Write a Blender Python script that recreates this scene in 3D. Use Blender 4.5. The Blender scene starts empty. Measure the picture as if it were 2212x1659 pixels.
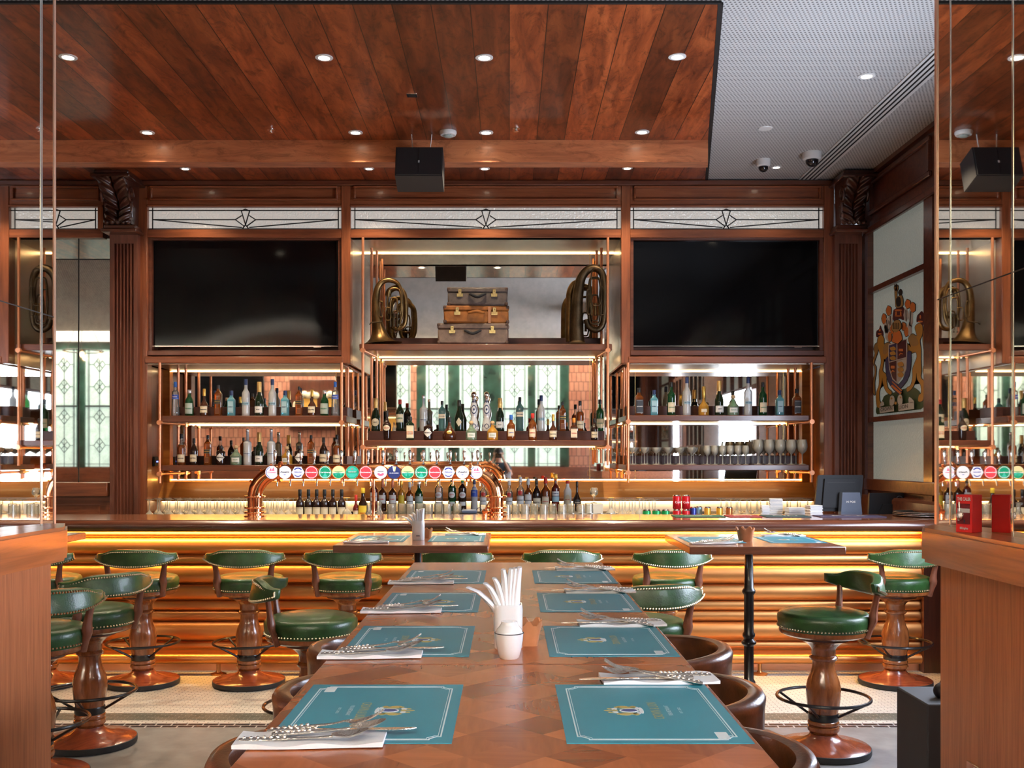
import bpy, math, random
from math import sin, cos, pi, radians, sqrt, atan2
from mathutils import Matrix, Vector
R = random.Random(7)
sc = bpy.context.scene
COL = sc.collection
# ------------------------------------------------------------------ camera, world, exposure
F, PX, PY, H = 2212.0, 1100.0, 985.0, 1.54          # focal length and vanishing point in picture pixels, eye height
cam = bpy.data.objects.new('camera', bpy.data.cameras.new('camera')); COL.objects.link(cam)
cam.location = (0, 0, H); cam.rotation_euler = (pi / 2, 0, 0)
cam.data.lens = 36; cam.data.sensor_width = 36; cam.data.sensor_fit = 'HORIZONTAL'
cam.data.shift_x = (1106 - PX) / 2212; cam.data.shift_y = (PY - 829.5) / 2212
cam.data.clip_start = .05; cam.data.clip_end = 100
sc.camera = cam
w = bpy.data.worlds.new('world'); sc.world = w; w.use_nodes = True
w.node_tree.nodes['Background'].inputs[0].default_value = (.75, .85, 1, 1)
w.node_tree.nodes['Background'].inputs[1].default_value = .5
sc.view_settings.view_transform = 'Standard'; sc.view_settings.look = 'None'
sc.view_settings.gamma = 1; sc.view_settings.use_curve_mapping = False
sc.view_settings.exposure = 1.08
try:
    sc.cycles.use_denoising = True
    sc.cycles.max_bounces = 10; sc.cycles.diffuse_bounces = 4; sc.cycles.glossy_bounces = 5
    sc.cycles.transmission_bounces = 4; sc.cycles.transparent_max_bounces = 20
    sc.cycles.caustics_reflective = False; sc.cycles.caustics_refractive = False
    sc.cycles.sample_clamp_indirect = 6; sc.cycles.sample_clamp_direct = 0
    sc.cycles.blur_glossy = .5
except Exception: pass

def light(name, kind, loc, power, col=(1, 1, 1), rot=(0, 0, 0), size=None, size_y=None, spot=None, blend=.6, radius=.03):
    d = bpy.data.lights.new(name, kind); d.energy = power; d.color = col
    if kind == 'AREA':
        d.shape = 'RECTANGLE'; d.size = size; d.size_y = size_y
    if kind == 'SPOT': d.spot_size = spot; d.spot_blend = blend; d.shadow_soft_size = radius
    if kind == 'POINT': d.shadow_soft_size = radius
    o = bpy.data.objects.new(name, d); o.location = loc; o.rotation_euler = rot; COL.objects.link(o)
    return o
# daylight through the side windows on the right; cove uplights over the back of the room; ceiling panels behind the camera
light('daylight', 'AREA', (3.13, 5.55, 1.7), 95, (.72, .82, 1), (radians(90), 0, radians(90)), 2.0, 1.45)
light('daylight', 'AREA', (3.13, .15, 1.7), 90, (.78, .84, 1), (radians(90), 0, radians(90)), 1.4, 1.45)
light('cove_uplight', 'AREA', (-4.4, -4.1, 4.5), 1900, (1, .90, .76), (radians(180), 0, 0), 14, .25)

def X(px, Y): return (px - PX) * Y / F
def Z(py, Y): return H + (PY - py) * Y / F

# ------------------------------------------------------------------ materials
def new(name):
    m = bpy.data.materials.new(name); m.use_nodes = True
    nt = m.node_tree; b = nt.nodes['Principled BSDF']
    return m, nt, b
def ln(nt, a, b): nt.links.new(a, b)
def nd(nt, t, **kw):
    n = nt.nodes.new(t)
    for k, v in kw.items():
        if k[0] == 'i' and k[1:].isdigit(): n.inputs[int(k[1:])].default_value = v
        else: setattr(n, k, v)
    return n
def C4(c): return (c[0], c[1], c[2], 1)
def plain(name, col, rough=.5, metal=0, spec=.5, emit=None, es=0, coat=0, bump=0, bscale=200, var=0):
    m, nt, b = new(name)
    b.inputs['Base Color'].default_value = C4(col); b.inputs['Roughness'].default_value = rough
    b.inputs['Metallic'].default_value = metal; b.inputs['Specular IOR Level'].default_value = spec
    b.inputs['Coat Weight'].default_value = coat; b.inputs['Coat Roughness'].default_value = .08
    if emit: b.inputs['Emission Color'].default_value = C4(emit); b.inputs['Emission Strength'].default_value = es
    if bump or var:
        tc = nd(nt, 'ShaderNodeTexCoord'); n = nd(nt, 'ShaderNodeTexNoise'); n.inputs['Scale'].default_value = bscale; n.inputs['Detail'].default_value = 4
        ln(nt, tc.outputs['Object'], n.inputs['Vector'])
        if bump:
            bp = nd(nt, 'ShaderNodeBump'); bp.inputs['Strength'].default_value = bump; bp.inputs['Distance'].default_value = .01
            ln(nt, n.outputs['Fac'], bp.inputs['Height']); ln(nt, bp.outputs['Normal'], b.inputs['Normal'])
        if var:
            n2 = nd(nt, 'ShaderNodeTexNoise'); n2.inputs['Scale'].default_value = bscale * .12; n2.inputs['Detail'].default_value = 5
            ln(nt, tc.outputs['Object'], n2.inputs['Vector'])
            rp = nd(nt, 'ShaderNodeValToRGB'); e = rp.color_ramp.elements
            e[0].position = .3; e[1].position = .7
            e[0].color = C4([c * (1 - var) for c in col]); e[1].color = C4([min(1, c * (1 + var)) for c in col])
            ln(nt, n2.outputs['Fac'], rp.inputs['Fac']); ln(nt, rp.outputs['Color'], b.inputs['Base Color'])
    return m
def wood(name, dark, mid, light_, axis='z', rough=.35, scale=1.0, coat=.25, spec=.5, stretch=14, plank=None, knots=0):
    m, nt, b = new(name)
    tc = nd(nt, 'ShaderNodeTexCoord'); mp = nd(nt, 'ShaderNodeMapping')
    s = {'x': (1, stretch, stretch), 'y': (stretch, 1, stretch), 'z': (stretch, stretch, 1)}[axis]
    mp.inputs['Scale'].default_value = [k * scale for k in s]
    ln(nt, tc.outputs['Object'], mp.inputs['Vector'])
    n1 = nd(nt, 'ShaderNodeTexNoise'); n1.inputs['Scale'].default_value = 1.6; n1.inputs['Detail'].default_value = 7; n1.inputs['Roughness'].default_value = .65; n1.inputs['Distortion'].default_value = .6
    ln(nt, mp.outputs['Vector'], n1.inputs['Vector'])
    rp = nd(nt, 'ShaderNodeValToRGB'); e = rp.color_ramp.elements
    e[0].position = .28; e[0].color = C4(dark); e[1].position = .74; e[1].color = C4(light_)
    k = e.new(.5); k.color = C4(mid)
    ln(nt, n1.outputs['Fac'], rp.inputs['Fac'])
    out = rp.outputs['Color']
    if plank:
        ax, wd = plank
        sx = nd(nt, 'ShaderNodeSeparateXYZ'); ln(nt, tc.outputs['Object'], sx.inputs[0])
        dv = nd(nt, 'ShaderNodeMath', operation='DIVIDE'); ln(nt, sx.outputs['XYZ'.index(ax)], dv.inputs[0]); dv.inputs[1].default_value = wd
        fl = nd(nt, 'ShaderNodeMath', operation='FLOOR'); ln(nt, dv.outputs[0], fl.inputs[0])
        wn = nd(nt, 'ShaderNodeTexWhiteNoise', noise_dimensions='1D'); ln(nt, fl.outputs[0], wn.inputs['W'])
        # per-plank offset of the grain
        ad = nd(nt, 'ShaderNodeVectorMath', operation='MULTIPLY_ADD'); ln(nt, wn.outputs['Color'], ad.inputs[0]); ad.inputs[1].default_value = (9, 9, 9); ln(nt, mp.outputs['Vector'], ad.inputs[2])
        ln(nt, ad.outputs[0], n1.inputs['Vector'])
        mr = nd(nt, 'ShaderNodeMapRange'); ln(nt, wn.outputs['Value'], mr.inputs['Value']); mr.inputs['To Min'].default_value = .5; mr.inputs['To Max'].default_value = 1.35
        mx = nd(nt, 'ShaderNodeMix', data_type='RGBA', blend_type='MULTIPLY'); mx.inputs['Factor'].default_value = 1
        ln(nt, out, mx.inputs['A']); cb = nd(nt, 'ShaderNodeCombineXYZ')
        for i in range(3): ln(nt, mr.outputs[0], cb.inputs[i])
        ln(nt, cb.outputs[0], mx.inputs['B']); out = mx.outputs['Result']
        fr = nd(nt, 'ShaderNodeMath', operation='FRACT'); ln(nt, dv.outputs[0], fr.inputs[0])
        pp = nd(nt, 'ShaderNodeMath', operation='PINGPONG'); ln(nt, fr.outputs[0], pp.inputs[0]); pp.inputs[1].default_value = .5
        lt = nd(nt, 'ShaderNodeMath', operation='LESS_THAN'); ln(nt, pp.outputs[0], lt.inputs[0]); lt.inputs[1].default_value = .012
        m2 = nd(nt, 'ShaderNodeMix', data_type='RGBA'); ln(nt, lt.outputs[0], m2.inputs['Factor']); ln(nt, out, m2.inputs['A']); m2.inputs['B'].default_value = (.012, .004, .002, 1)
        out = m2.outputs['Result']
    if knots:
        mk = nd(nt, 'ShaderNodeMapping'); mk.inputs['Scale'].default_value = {'y': (7, 3, 3), 'x': (2.5, 8, 8), 'z': (8, 8, 3)}[axis]
        ln(nt, tc.outputs['Object'], mk.inputs['Vector'])
        nk = nd(nt, 'ShaderNodeTexNoise'); nk.inputs['Scale'].default_value = 1.5; nk.inputs['Detail'].default_value = 8; nk.inputs['Roughness'].default_value = .75; nk.inputs['Distortion'].default_value = 1.5
        ln(nt, mk.outputs['Vector'], nk.inputs['Vector'])
        rk = nd(nt, 'ShaderNodeValToRGB'); rk.color_ramp.elements[0].position = .36; rk.color_ramp.elements[0].color = (.35, .3, .28, 1); rk.color_ramp.elements[1].position = .5; rk.color_ramp.elements[1].color = (1, 1, 1, 1)
        ln(nt, nk.outputs['Fac'], rk.inputs['Fac'])
        m3 = nd(nt, 'ShaderNodeMix', data_type='RGBA', blend_type='MULTIPLY'); m3.inputs['Factor'].default_value = knots
        ln(nt, out, m3.inputs['A']); ln(nt, rk.outputs['Color'], m3.inputs['B']); out = m3.outputs['Result']
    ln(nt, out, b.inputs['Base Color'])
    b.inputs['Roughness'].default_value = rough; b.inputs['Coat Weight'].default_value = coat; b.inputs['Coat Roughness'].default_value = .12
    b.inputs['Specular IOR Level'].default_value = spec
    bp = nd(nt, 'ShaderNodeBump'); bp.inputs['Strength'].default_value = .12; bp.inputs['Distance'].default_value = .004
    ln(nt, n1.outputs['Fac'], bp.inputs['Height']); ln(nt, bp.outputs['Normal'], b.inputs['Normal'])
    return m
def glass(name, tint=(1, 1, 1), body=0.0, bodycol=(1, 1, 1), rough=.03):
    """thin glass: clear tint, a little body colour (contents; painted backlight in empty glasses) and a gloss on top"""
    m = bpy.data.materials.new(name); m.use_nodes = True; nt = m.node_tree; nt.nodes.clear()
    o = nd(nt, 'ShaderNodeOutputMaterial'); t = nd(nt, 'ShaderNodeBsdfTransparent'); t.inputs[0].default_value = C4(tint)
    g = nd(nt, 'ShaderNodeBsdfGlossy'); g.inputs['Roughness'].default_value = rough; g.inputs[0].default_value = (1, 1, 1, 1)
    d = nd(nt, 'ShaderNodeBsdfDiffuse'); d.inputs[0].default_value = C4(bodycol)
    m1 = nd(nt, 'ShaderNodeMixShader'); m1.inputs[0].default_value = body; ln(nt, t.outputs[0], m1.inputs[1]); ln(nt, d.outputs[0], m1.inputs[2])
    fr = nd(nt, 'ShaderNodeFresnel'); fr.inputs[0].default_value = 1.5
    m2 = nd(nt, 'ShaderNodeMixShader'); ln(nt, fr.outputs[0], m2.inputs[0]); ln(nt, m1.outputs[0], m2.inputs[1]); ln(nt, g.outputs[0], m2.inputs[2])
    ln(nt, m2.outputs[0], o.inputs[0]); return m
def emitm(name, col, s):
    m = bpy.data.materials.new(name); m.use_nodes = True; nt = m.node_tree; nt.nodes.clear()
    o = nd(nt, 'ShaderNodeOutputMaterial'); e = nd(nt, 'ShaderNodeEmission'); e.inputs[0].default_value = C4(col); e.inputs[1].default_value = s
    ln(nt, e.outputs[0], o.inputs[0]); return m
def mirror(name, col, rough=.015, mottle=.0):
    m, nt, b = new(name); b.inputs['Metallic'].default_value = 1; b.inputs['Base Color'].default_value = C4(col); b.inputs['Roughness'].default_value = rough
    if mottle:
        tc = nd(nt, 'ShaderNodeTexCoord'); n = nd(nt, 'ShaderNodeTexNoise'); n.inputs['Scale'].default_value = 14; n.inputs['Detail'].default_value = 8; n.inputs['Roughness'].default_value = .7
        ln(nt, tc.outputs['Object'], n.inputs['Vector'])
        rp = nd(nt, 'ShaderNodeValToRGB'); rp.color_ramp.elements[0].position = .36; rp.color_ramp.elements[0].color = C4([c * (1 - mottle) for c in col]); rp.color_ramp.elements[1].position = .6; rp.color_ramp.elements[1].color = C4(col)
        ln(nt, n.outputs['Fac'], rp.inputs['Fac']); ln(nt, rp.outputs['Color'], b.inputs['Base Color'])
    return m
M = {}
RW = ((.13, .034, .012), (.26, .075, .026), (.38, .12, .045))
M['wood'] = wood('mahogany_upright', *RW, axis='z')
M['woodx'] = wood('mahogany_level', *RW, axis='x')
M['woody'] = wood('mahogany_deep', *RW, axis='y')
M['wood_dark'] = wood('mahogany_dark', (.03, .009, .006), (.058, .017, .010), (.095, .028, .016), axis='z', rough=.28, coat=.5)
M['wood_mid'] = wood('mahogany_mid', (.065, .018, .009), (.125, .036, .016), (.18, .056, .026), axis='x', rough=.32, coat=.4)
M['wood_amber_glow'] = wood('glow_tinted_ledge_wood', (.36, .12, .02), (.50, .19, .03), (.60, .26, .05), axis='x', rough=.4, stretch=8)  # golden tone puts the amber strip's glow into the wood colour
M['wood_pier'] = wood('sapele_upright', (.30, .095, .036), (.48, .16, .062), (.60, .22, .092), axis='z', rough=.42, scale=1.6, stretch=26, coat=.15)
M['wood_cap'] = wood('sapele_cap', (.26, .075, .026), (.42, .125, .042), (.54, .18, .066), axis='y', rough=.38, scale=1.4, stretch=18)
M['ceil_wood'] = wood('stained_ceiling_planks', (.08, .014, .004), (.29, .060, .015), (.52, .13, .035), axis='y', rough=.42, scale=1.0, stretch=7, plank=('X', .215), knots=.85, coat=.35)
M['beam_wood'] = wood('stained_beam', (.32, .10, .04), (.55, .19, .075), (.66, .26, .11), axis='x', rough=.42, scale=1.2, stretch=8, knots=.6, coat=.1)
M['stool_wood'] = wood('turned_stool_wood', (.14, .040, .012), (.27, .085, .024), (.38, .135, .042), axis='z', rough=.22, scale=4, stretch=5, coat=.7)
M['stool_base'] = wood('red_stool_base', (.15, .028, .012), (.27, .055, .02), (.36, .085, .03), axis='x', rough=.25, scale=3, stretch=5, coat=.6)
M['table_edge'] = wood('table_edge_wood', (.13, .042, .018), (.22, .072, .032), (.29, .105, .048), axis='x', rough=.38, scale=2)
M['copper_roll'] = plain('satin_copper', (.58, .27, .095), .40, 1)
M['copper'] = plain('bright_copper', (.93, .42, .20), .09, 1)
M['copper_pipe'] = plain('painted_copper_pipe', (.78, .33, .17), .3, .7)
M['copper_shade'] = plain('copper_edge', (.85, .42, .25), .3, .6)
M['satin'] = plain('satin_bronze_lining', (.52, .46, .38), .30, .9, var=.12, bscale=20)
M['steel'] = plain('polished_steel', (.86, .84, .8), .12, 1)
M['chrome'] = plain('chrome', (.9, .9, .9), .05, 1)
M['silver_orn'] = plain('ornate_silver', (.80, .74, .66), .16, 1, bump=.35, bscale=260)
M['iron'] = plain('black_iron', (.012, .011, .012), .32, .3, coat=.3)
M['black'] = plain('black_plastic', (.009, .010, .013), .5, spec=.35)
M['black_mat'] = plain('black_cabinet', (.014, .015, .018), .65, bump=.1, bscale=500)
M['bluegrey'] = plain('blue_grey_plastic', (.09, .12, .19), .4)
M['rubber'] = plain('black_rubber', (.012, .012, .014), .6)
M['white'] = plain('white_plastic', (.78, .78, .76), .4)
M['ceramic'] = plain('white_ceramic', (.80, .81, .80), .12, coat=.6)
M['tile_white'] = plain('cream_splashback', (.80, .76, .66), .35)
M['paper'] = plain('white_napkin_paper', (.86, .87, .89), .8, bump=.15, bscale=60)
M['card'] = plain('white_card', (.8, .8, .8), .6)
M['kraft'] = plain('brown_kraft_paper', (.42, .16, .06), .6, var=.2, bscale=120)
M['ceil_dark'] = plain('shadow_gap_black', (.008, .007, .007), .7)
M['green'] = plain('green_leather', (.022, .075, .018), .36, bump=.12, bscale=140, var=.35, coat=.15)
M['nail'] = plain('brass_nail', (.85, .72, .48), .2, 1)
M['brown_leather'] = plain('brown_leather', (.105, .034, .013), .3, bump=.1, bscale=120, var=.45, coat=.35)
M['bronze'] = plain('aged_brass', (.19, .115, .045), .36, 1, bump=.15, bscale=90, var=.5)
M['bronze_dark'] = plain('dark_aged_brass', (.085, .058, .032), .42, 1, bump=.25, bscale=70, var=.5)
M['case_grey'] = plain('grey_brown_fibre', (.17, .115, .085), .6, bump=.2, bscale=200, var=.25)
M['case_dark'] = plain('charcoal_brown_fibre', (.10, .075, .062), .5, bump=.2, bscale=200, var=.3)
M['case_tan'] = plain('tan_leather', (.30, .105, .02), .4, bump=.12, bscale=120, var=.35)
M['brass'] = plain('brass', (.80, .58, .26), .22, 1)
M['mirror'] = mirror('pier_mirror', (.80, .77, .72))
M['antique'] = mirror('antique_mirror', (.88, .86, .80), .02, .14)
M['antique_hi'] = mirror('bay_mirror', (.78, .77, .73), .02, .18)
M['clear'] = glass('clear_glass', (.95, .96, .95), .16, (.95, .93, .85))  # pale cream body paints the LED backlight into empty glasses
M['clear2'] = glass('thin_clear_glass', (.93, .93, .90), .22, (1, .94, .78))  # warmer cream body, again the backlight put into the colour
M['green_tile'] = plain('dark_green_marble', (.018, .05, .038), .2, coat=.4, bscale=30, var=.6)
M['black_line'] = plain('lead_line', (.012, .012, .014), .5)
M['red'] = plain('red_card', (.62, .012, .010), .45)
M['led'] = emitm('warm_led', (1, .66, .32), 5.5)
M['led_amber'] = emitm('amber_led', (1, .42, .07), 16)
M['lamp'] = emitm('lamp_disc', (1, .84, .62), 14)
M['bulb'] = emitm('bulb_filament', (1, .66, .34), 9)
M['cove'] = emitm('cove_light', (1, .68, .24), .9)

def pebble(name, col, rough=.22, scale=55, bump=.6, metal=.35, emit=0, ecol=(1, 1, 1)):
    m, nt, b = new(name)
    b.inputs['Base Color'].default_value = C4(col); b.inputs['Roughness'].default_value = rough; b.inputs['Metallic'].default_value = metal
    tc = nd(nt, 'ShaderNodeTexCoord'); v = nd(nt, 'ShaderNodeTexVoronoi', feature='SMOOTH_F1'); v.inputs['Scale'].default_value = scale
    n = nd(nt, 'ShaderNodeTexNoise'); n.inputs['Scale'].default_value = scale * 1.3
    ln(nt, tc.outputs['Object'], n.inputs['Vector']); ln(nt, tc.outputs['Object'], v.inputs['Vector'])
    a = nd(nt, 'ShaderNodeMath', operation='ADD'); ln(nt, v.outputs['Distance'], a.inputs[0]); ln(nt, n.outputs['Fac'], a.inputs[1])
    bp = nd(nt, 'ShaderNodeBump'); bp.inputs['Strength'].default_value = bump; bp.inputs['Distance'].default_value = .01
    ln(nt, a.outputs[0], bp.inputs['Height']); ln(nt, bp.outputs['Normal'], b.inputs['Normal'])
    if emit: b.inputs['Emission Color'].default_value = C4(ecol); b.inputs['Emission Strength'].default_value = emit
    return m
M['pebble'] = pebble('pebbled_pane', (.56, .55, .52), emit=.16, ecol=(1, .95, .88))
M['pebble_grey'] = pebble('pebbled_mural_glass', (.42, .44, .40), rough=.3, scale=70, bump=.5, metal=.2, emit=.06, ecol=(.9, 1, .9))
M['window_pane'] = pebble('leaded_window_glass', (.4, .5, .45), rough=.4, scale=60, bump=.3, metal=0, emit=.46, ecol=(.74, 1, .90))
M['side_pane'] = pebble('side_window_glass', (.6, .55, .6), rough=.4, scale=60, bump=.1, metal=0, emit=.7, ecol=(.92, .86, 1))

def perforated():
    m, nt, b = new('perforated_white_ceiling')
    tc = nd(nt, 'ShaderNodeTexCoord'); mp = nd(nt, 'ShaderNodeMapping'); mp.inputs['Scale'].default_value = (40, 40, 1); ln(nt, tc.outputs['Object'], mp.inputs['Vector'])
    s = nd(nt, 'ShaderNodeSeparateXYZ'); ln(nt, mp.outputs['Vector'], s.inputs[0])
    fy = nd(nt, 'ShaderNodeMath', operation='FLOOR'); ln(nt, s.outputs[1], fy.inputs[0])
    md = nd(nt, 'ShaderNodeMath', operation='FLOORED_MODULO'); ln(nt, fy.outputs[0], md.inputs[0]); md.inputs[1].default_value = 2
    sh = nd(nt, 'ShaderNodeMath', operation='MULTIPLY_ADD'); ln(nt, md.outputs[0], sh.inputs[0]); sh.inputs[1].default_value = .5; ln(nt, s.outputs[0], sh.inputs[2])
    fx = nd(nt, 'ShaderNodeMath', operation='FRACT'); ln(nt, sh.outputs[0], fx.inputs[0])
    fz = nd(nt, 'ShaderNodeMath', operation='FRACT'); ln(nt, s.outputs[1], fz.inputs[0])
    c = nd(nt, 'ShaderNodeCombineXYZ'); ln(nt, fx.outputs[0], c.inputs[0]); ln(nt, fz.outputs[0], c.inputs[1])
    d = nd(nt, 'ShaderNodeVectorMath', operation='DISTANCE'); ln(nt, c.outputs[0], d.inputs[0]); d.inputs[1].default_value = (.5, .5, 0)
    lt = nd(nt, 'ShaderNodeMath', operation='LESS_THAN'); ln(nt, d.outputs['Value'], lt.inputs[0]); lt.inputs[1].default_value = .26
    mx = nd(nt, 'ShaderNodeMix', data_type='RGBA'); ln(nt, lt.outputs[0], mx.inputs['Factor']); mx.inputs['A'].default_value = (.56, .555, .545, 1); mx.inputs['B'].default_value = (.13, .125, .12, 1)
    ln(nt, mx.outputs['Result'], b.inputs['Base Color']); b.inputs['Roughness'].default_value = .7
    return m
M['perf'] = perforated()
def brick(name, c1, c2, mortar, scale, bw, bh, ms=.02, rough=.4, rot=0, offset=.5, bump=.2, seed=0):
    m, nt, b = new(name)
    tc = nd(nt, 'ShaderNodeTexCoord'); mp = nd(nt, 'ShaderNodeMapping'); mp.inputs['Rotation'].default_value = (0, 0, rot) if not isinstance(rot, tuple) else rot
    ln(nt, tc.outputs['Object'], mp.inputs['Vector'])
    k = nd(nt, 'ShaderNodeTexBrick'); k.offset = offset; ln(nt, mp.outputs['Vector'], k.inputs['Vector'])
    k.inputs['Color1'].default_value = C4(c1); k.inputs['Color2'].default_value = C4(c2); k.inputs['Mortar'].default_value = C4(mortar)
    k.inputs['Scale'].default_value = scale; k.inputs['Brick Width'].default_value = bw; k.inputs['Row Height'].default_value = bh; k.inputs['Mortar Size'].default_value = ms
    ln(nt, k.outputs['Color'], b.inputs['Base Color']); b.inputs['Roughness'].default_value = rough
    bp = nd(nt, 'ShaderNodeBump'); bp.invert = True; bp.inputs['Strength'].default_value = bump; bp.inputs['Distance'].default_value = .003
    ln(nt, k.outputs['Fac'], bp.inputs['Height']); ln(nt, bp.outputs['Normal'], b.inputs['Normal'])
    return m
M['mosaic'] = brick('white_mosaic_floor', (.66, .62, .55), (.56, .53, .48), (.12, .11, .10), 1, .06, .026, .0022, .3, rot=radians(0))
M['mosaic_dark'] = brick('dark_mosaic_band', (.03, .05, .035), (.10, .11, .09), (.32, .31, .28), 1, .06, .026, .002, .3)
M['mosaic_line'] = brick('black_mosaic_line', (.015, .015, .018), (.03, .03, .035), (.45, .44, .42), 1, .09, .045, .004, .3)
M['concrete'] = plain('grey_concrete', (.21, .20, .19), .5, bump=.05, bscale=60, var=.22)
M['clay'] = brick('clay_wall_tiles', (.36, .14, .09), (.46, .22, .15), (.10, .05, .035), 1, .11, .22, .008, .35, rot=(pi / 2, 0, 0))
def parquet():
    m, nt, b = new('parquet_tabletop')
    tc = nd(nt, 'ShaderNodeTexCoord'); mp = nd(nt, 'ShaderNodeMapping'); mp.inputs['Rotation'].default_value = (0, 0, radians(45)); mp.inputs['Scale'].default_value = (1 / .088,) * 3
    ln(nt, tc.outputs['Object'], mp.inputs['Vector'])
    ck = nd(nt, 'ShaderNodeTexChecker'); ck.inputs['Scale'].default_value = 1; ln(nt, mp.outputs['Vector'], ck.inputs['Vector'])
    fl = nd(nt, 'ShaderNodeVectorMath', operation='FLOOR'); ln(nt, mp.outputs['Vector'], fl.inputs[0])
    wn = nd(nt, 'ShaderNodeTexWhiteNoise', noise_dimensions='2D'); ln(nt, fl.outputs[0], wn.inputs['Vector'])
    def grain(s):
        q = nd(nt, 'ShaderNodeMapping'); q.inputs['Rotation'].default_value = (0, 0, radians(45)); q.inputs['Scale'].default_value = s; ln(nt, tc.outputs['Object'], q.inputs['Vector'])
        n = nd(nt, 'ShaderNodeTexNoise'); n.inputs['Scale'].default_value = 1.5; n.inputs['Detail'].default_value = 6; ln(nt, q.outputs['Vector'], n.inputs['Vector']); return n
    g1, g2 = grain((60, 6, 1)), grain((6, 60, 1))
    gm = nd(nt, 'ShaderNodeMix', data_type='FLOAT'); ln(nt, ck.outputs['Fac'], gm.inputs['Factor']); ln(nt, g1.outputs['Fac'], gm.inputs['A']); ln(nt, g2.outputs['Fac'], gm.inputs['B'])
    t = nd(nt, 'ShaderNodeMath', operation='MULTIPLY_ADD'); gs = nd(nt, 'ShaderNodeMath', operation='MULTIPLY'); ln(nt, gm.outputs['Result'], gs.inputs[0]); gs.inputs[1].default_value = .35; ln(nt, wn.outputs['Value'], t.inputs[0]); t.inputs[1].default_value = .60; ln(nt, gs.outputs[0], t.inputs[2])
    rp = nd(nt, 'ShaderNodeValToRGB'); e = rp.color_ramp.elements; e[0].position = .12; e[0].color = (.15, .036, .013, 1); e[1].position = .80; e[1].color = (.42, .125, .042, 1)
    ln(nt, t.outputs[0], rp.inputs['Fac']); ln(nt, rp.outputs['Color'], b.inputs['Base Color'])
    b.inputs['Roughness'].default_value = .27; b.inputs['Specular IOR Level'].default_value = .42; b.inputs['Coat Weight'].default_value = .08; b.inputs['Coat Roughness'].default_value = .2
    return m
M['parquet'] = parquet()

M['led_bar'] = emitm('amber_bar_led', (1, .50, .12), 56)
M['wood_or'] = wood('side_panel_wood', (.15, .052, .022), (.25, .092, .036), (.34, .14, .06), axis='z', rough=.3, coat=.35)
M['wood_pl'] = wood('pilaster_wood', (.09, .028, .016), (.18, .06, .034), (.27, .095, .055), axis='z', rough=.4, coat=.15)
M['wood_riser'] = wood('dark_riser', (.035, .010, .007), (.065, .018, .012), (.09, .028, .018), axis='x', rough=.5, coat=.05)
M['wood_nose'] = wood('nosing_wood', (.05, .014, .008), (.10, .03, .015), (.15, .05, .026), axis='x', rough=.25, coat=.6, scale=.7)
M['counter_top'] = wood('counter_top_wood', (.14, .05, .026), (.24, .09, .045), (.33, .14, .075), axis='x', rough=.16, coat=.7, scale=.7)
M['tv'] = plain('black_screen', (.003, .003, .0035), .08, 0, .18)
M['blue_led'] = emitm('blue_digits', (.15, .2, 1), 2.0)
M['copper_edge'] = plain('peach_bevelled_glass', (.95, .62, .45), .25, .6)
M['bevel'] = plain('bevelled_glass_edge', (.80, .86, .80), .15, .8)

M['brown_lab'] = plain('brown_lab', (.16, .05, .02), .5)
M['gold_foil'] = plain('gold_foil', (.80, .52, .18), .35, .7, bump=.3, bscale=200)
M['dark_foil'] = plain('dark_foil', (.06, .06, .05), .4, .4)
M['foil_copper'] = plain('foil_copper', (.55, .20, .12), .35, .5)
M['b_blue2'] = glass('bottle_bluegreen', (.20, .35, .36), .55, (.08, .17, .17), .05)
M['stool_post'] = wood('stool_post_wood', (.14, .045, .024), (.22, .075, .04), (.30, .11, .06), axis='z', rough=.4, scale=4, stretch=5, coat=.2)
M['table_top2'] = wood('high_table_top', (.16, .055, .028), (.26, .095, .05), (.34, .14, .075), axis='x', rough=.22, scale=1.5, coat=.4)
M['teal'] = plain('teal_card', (.025, .20, .28), .42, var=.06, bscale=40)
M['print_white'] = plain('white_print', (.72, .78, .80), .5)
M['print_gold'] = plain('gold_print', (.45, .36, .12), .45)
M['print_blue'] = plain('blue_print', (.05, .07, .22), .5)
M['can_red'] = plain('can_red', (.60, .012, .02), .3, .4); M['can_green'] = plain('can_green', (.01, .30, .08), .3, .4); M['can_blue'] = plain('can_blue', (.03, .05, .30), .3, .5); M['can_cyan'] = plain('can_silver_blue', (.25, .45, .65), .3, .6)
M['can_gold'] = plain('can_gold', (.75, .42, .05), .3, .6); M['can_copper'] = plain('can_copper', (.45, .14, .04), .3, .6)
M['case_cap'] = plain('case_corner_leather', (.07, .035, .022), .5); M['case_cap2'] = plain('worn_leather_band', (.45, .20, .09), .5); M['mat_green'] = plain('bar_mat_green', (.01, .09, .05), .6); M['mat_red'] = plain('bar_mat_red', (.25, .02, .03), .6); M['mat_teal'] = plain('bar_mat_teal', (.02, .06, .07), .6); M['mat_black'] = plain('bar_mat_black', (.05, .04, .10), .5)
M['black_mesh'] = plain('speaker_mesh', (.008, .009, .011), .7, bump=.2, bscale=900); M['black_gloss'] = plain('smoked_dome', (.01, .01, .012), .06, coat=.5)
M['red_dark'] = plain('dark_window_red', (.12, .01, .012), .2)
M['skin'] = plain('skin', (.55, .30, .21), .5); M['shirt'] = plain('dark_shirt', (.03, .05, .065), .8); M['trousers'] = plain('dark_trousers', (.03, .03, .035), .8); M['hair'] = plain('dark_hair', (.015, .012, .010), .6); M['eye'] = plain('eye', (.03, .02, .02), .2); M['lips'] = plain('lips', (.40, .14, .12), .5)
M['clear3'] = glass('stemware_glass', (.90, .90, .86), .32, (1, .95, .80))  # strongest cream body: backlit brightness painted into the stemware
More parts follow.
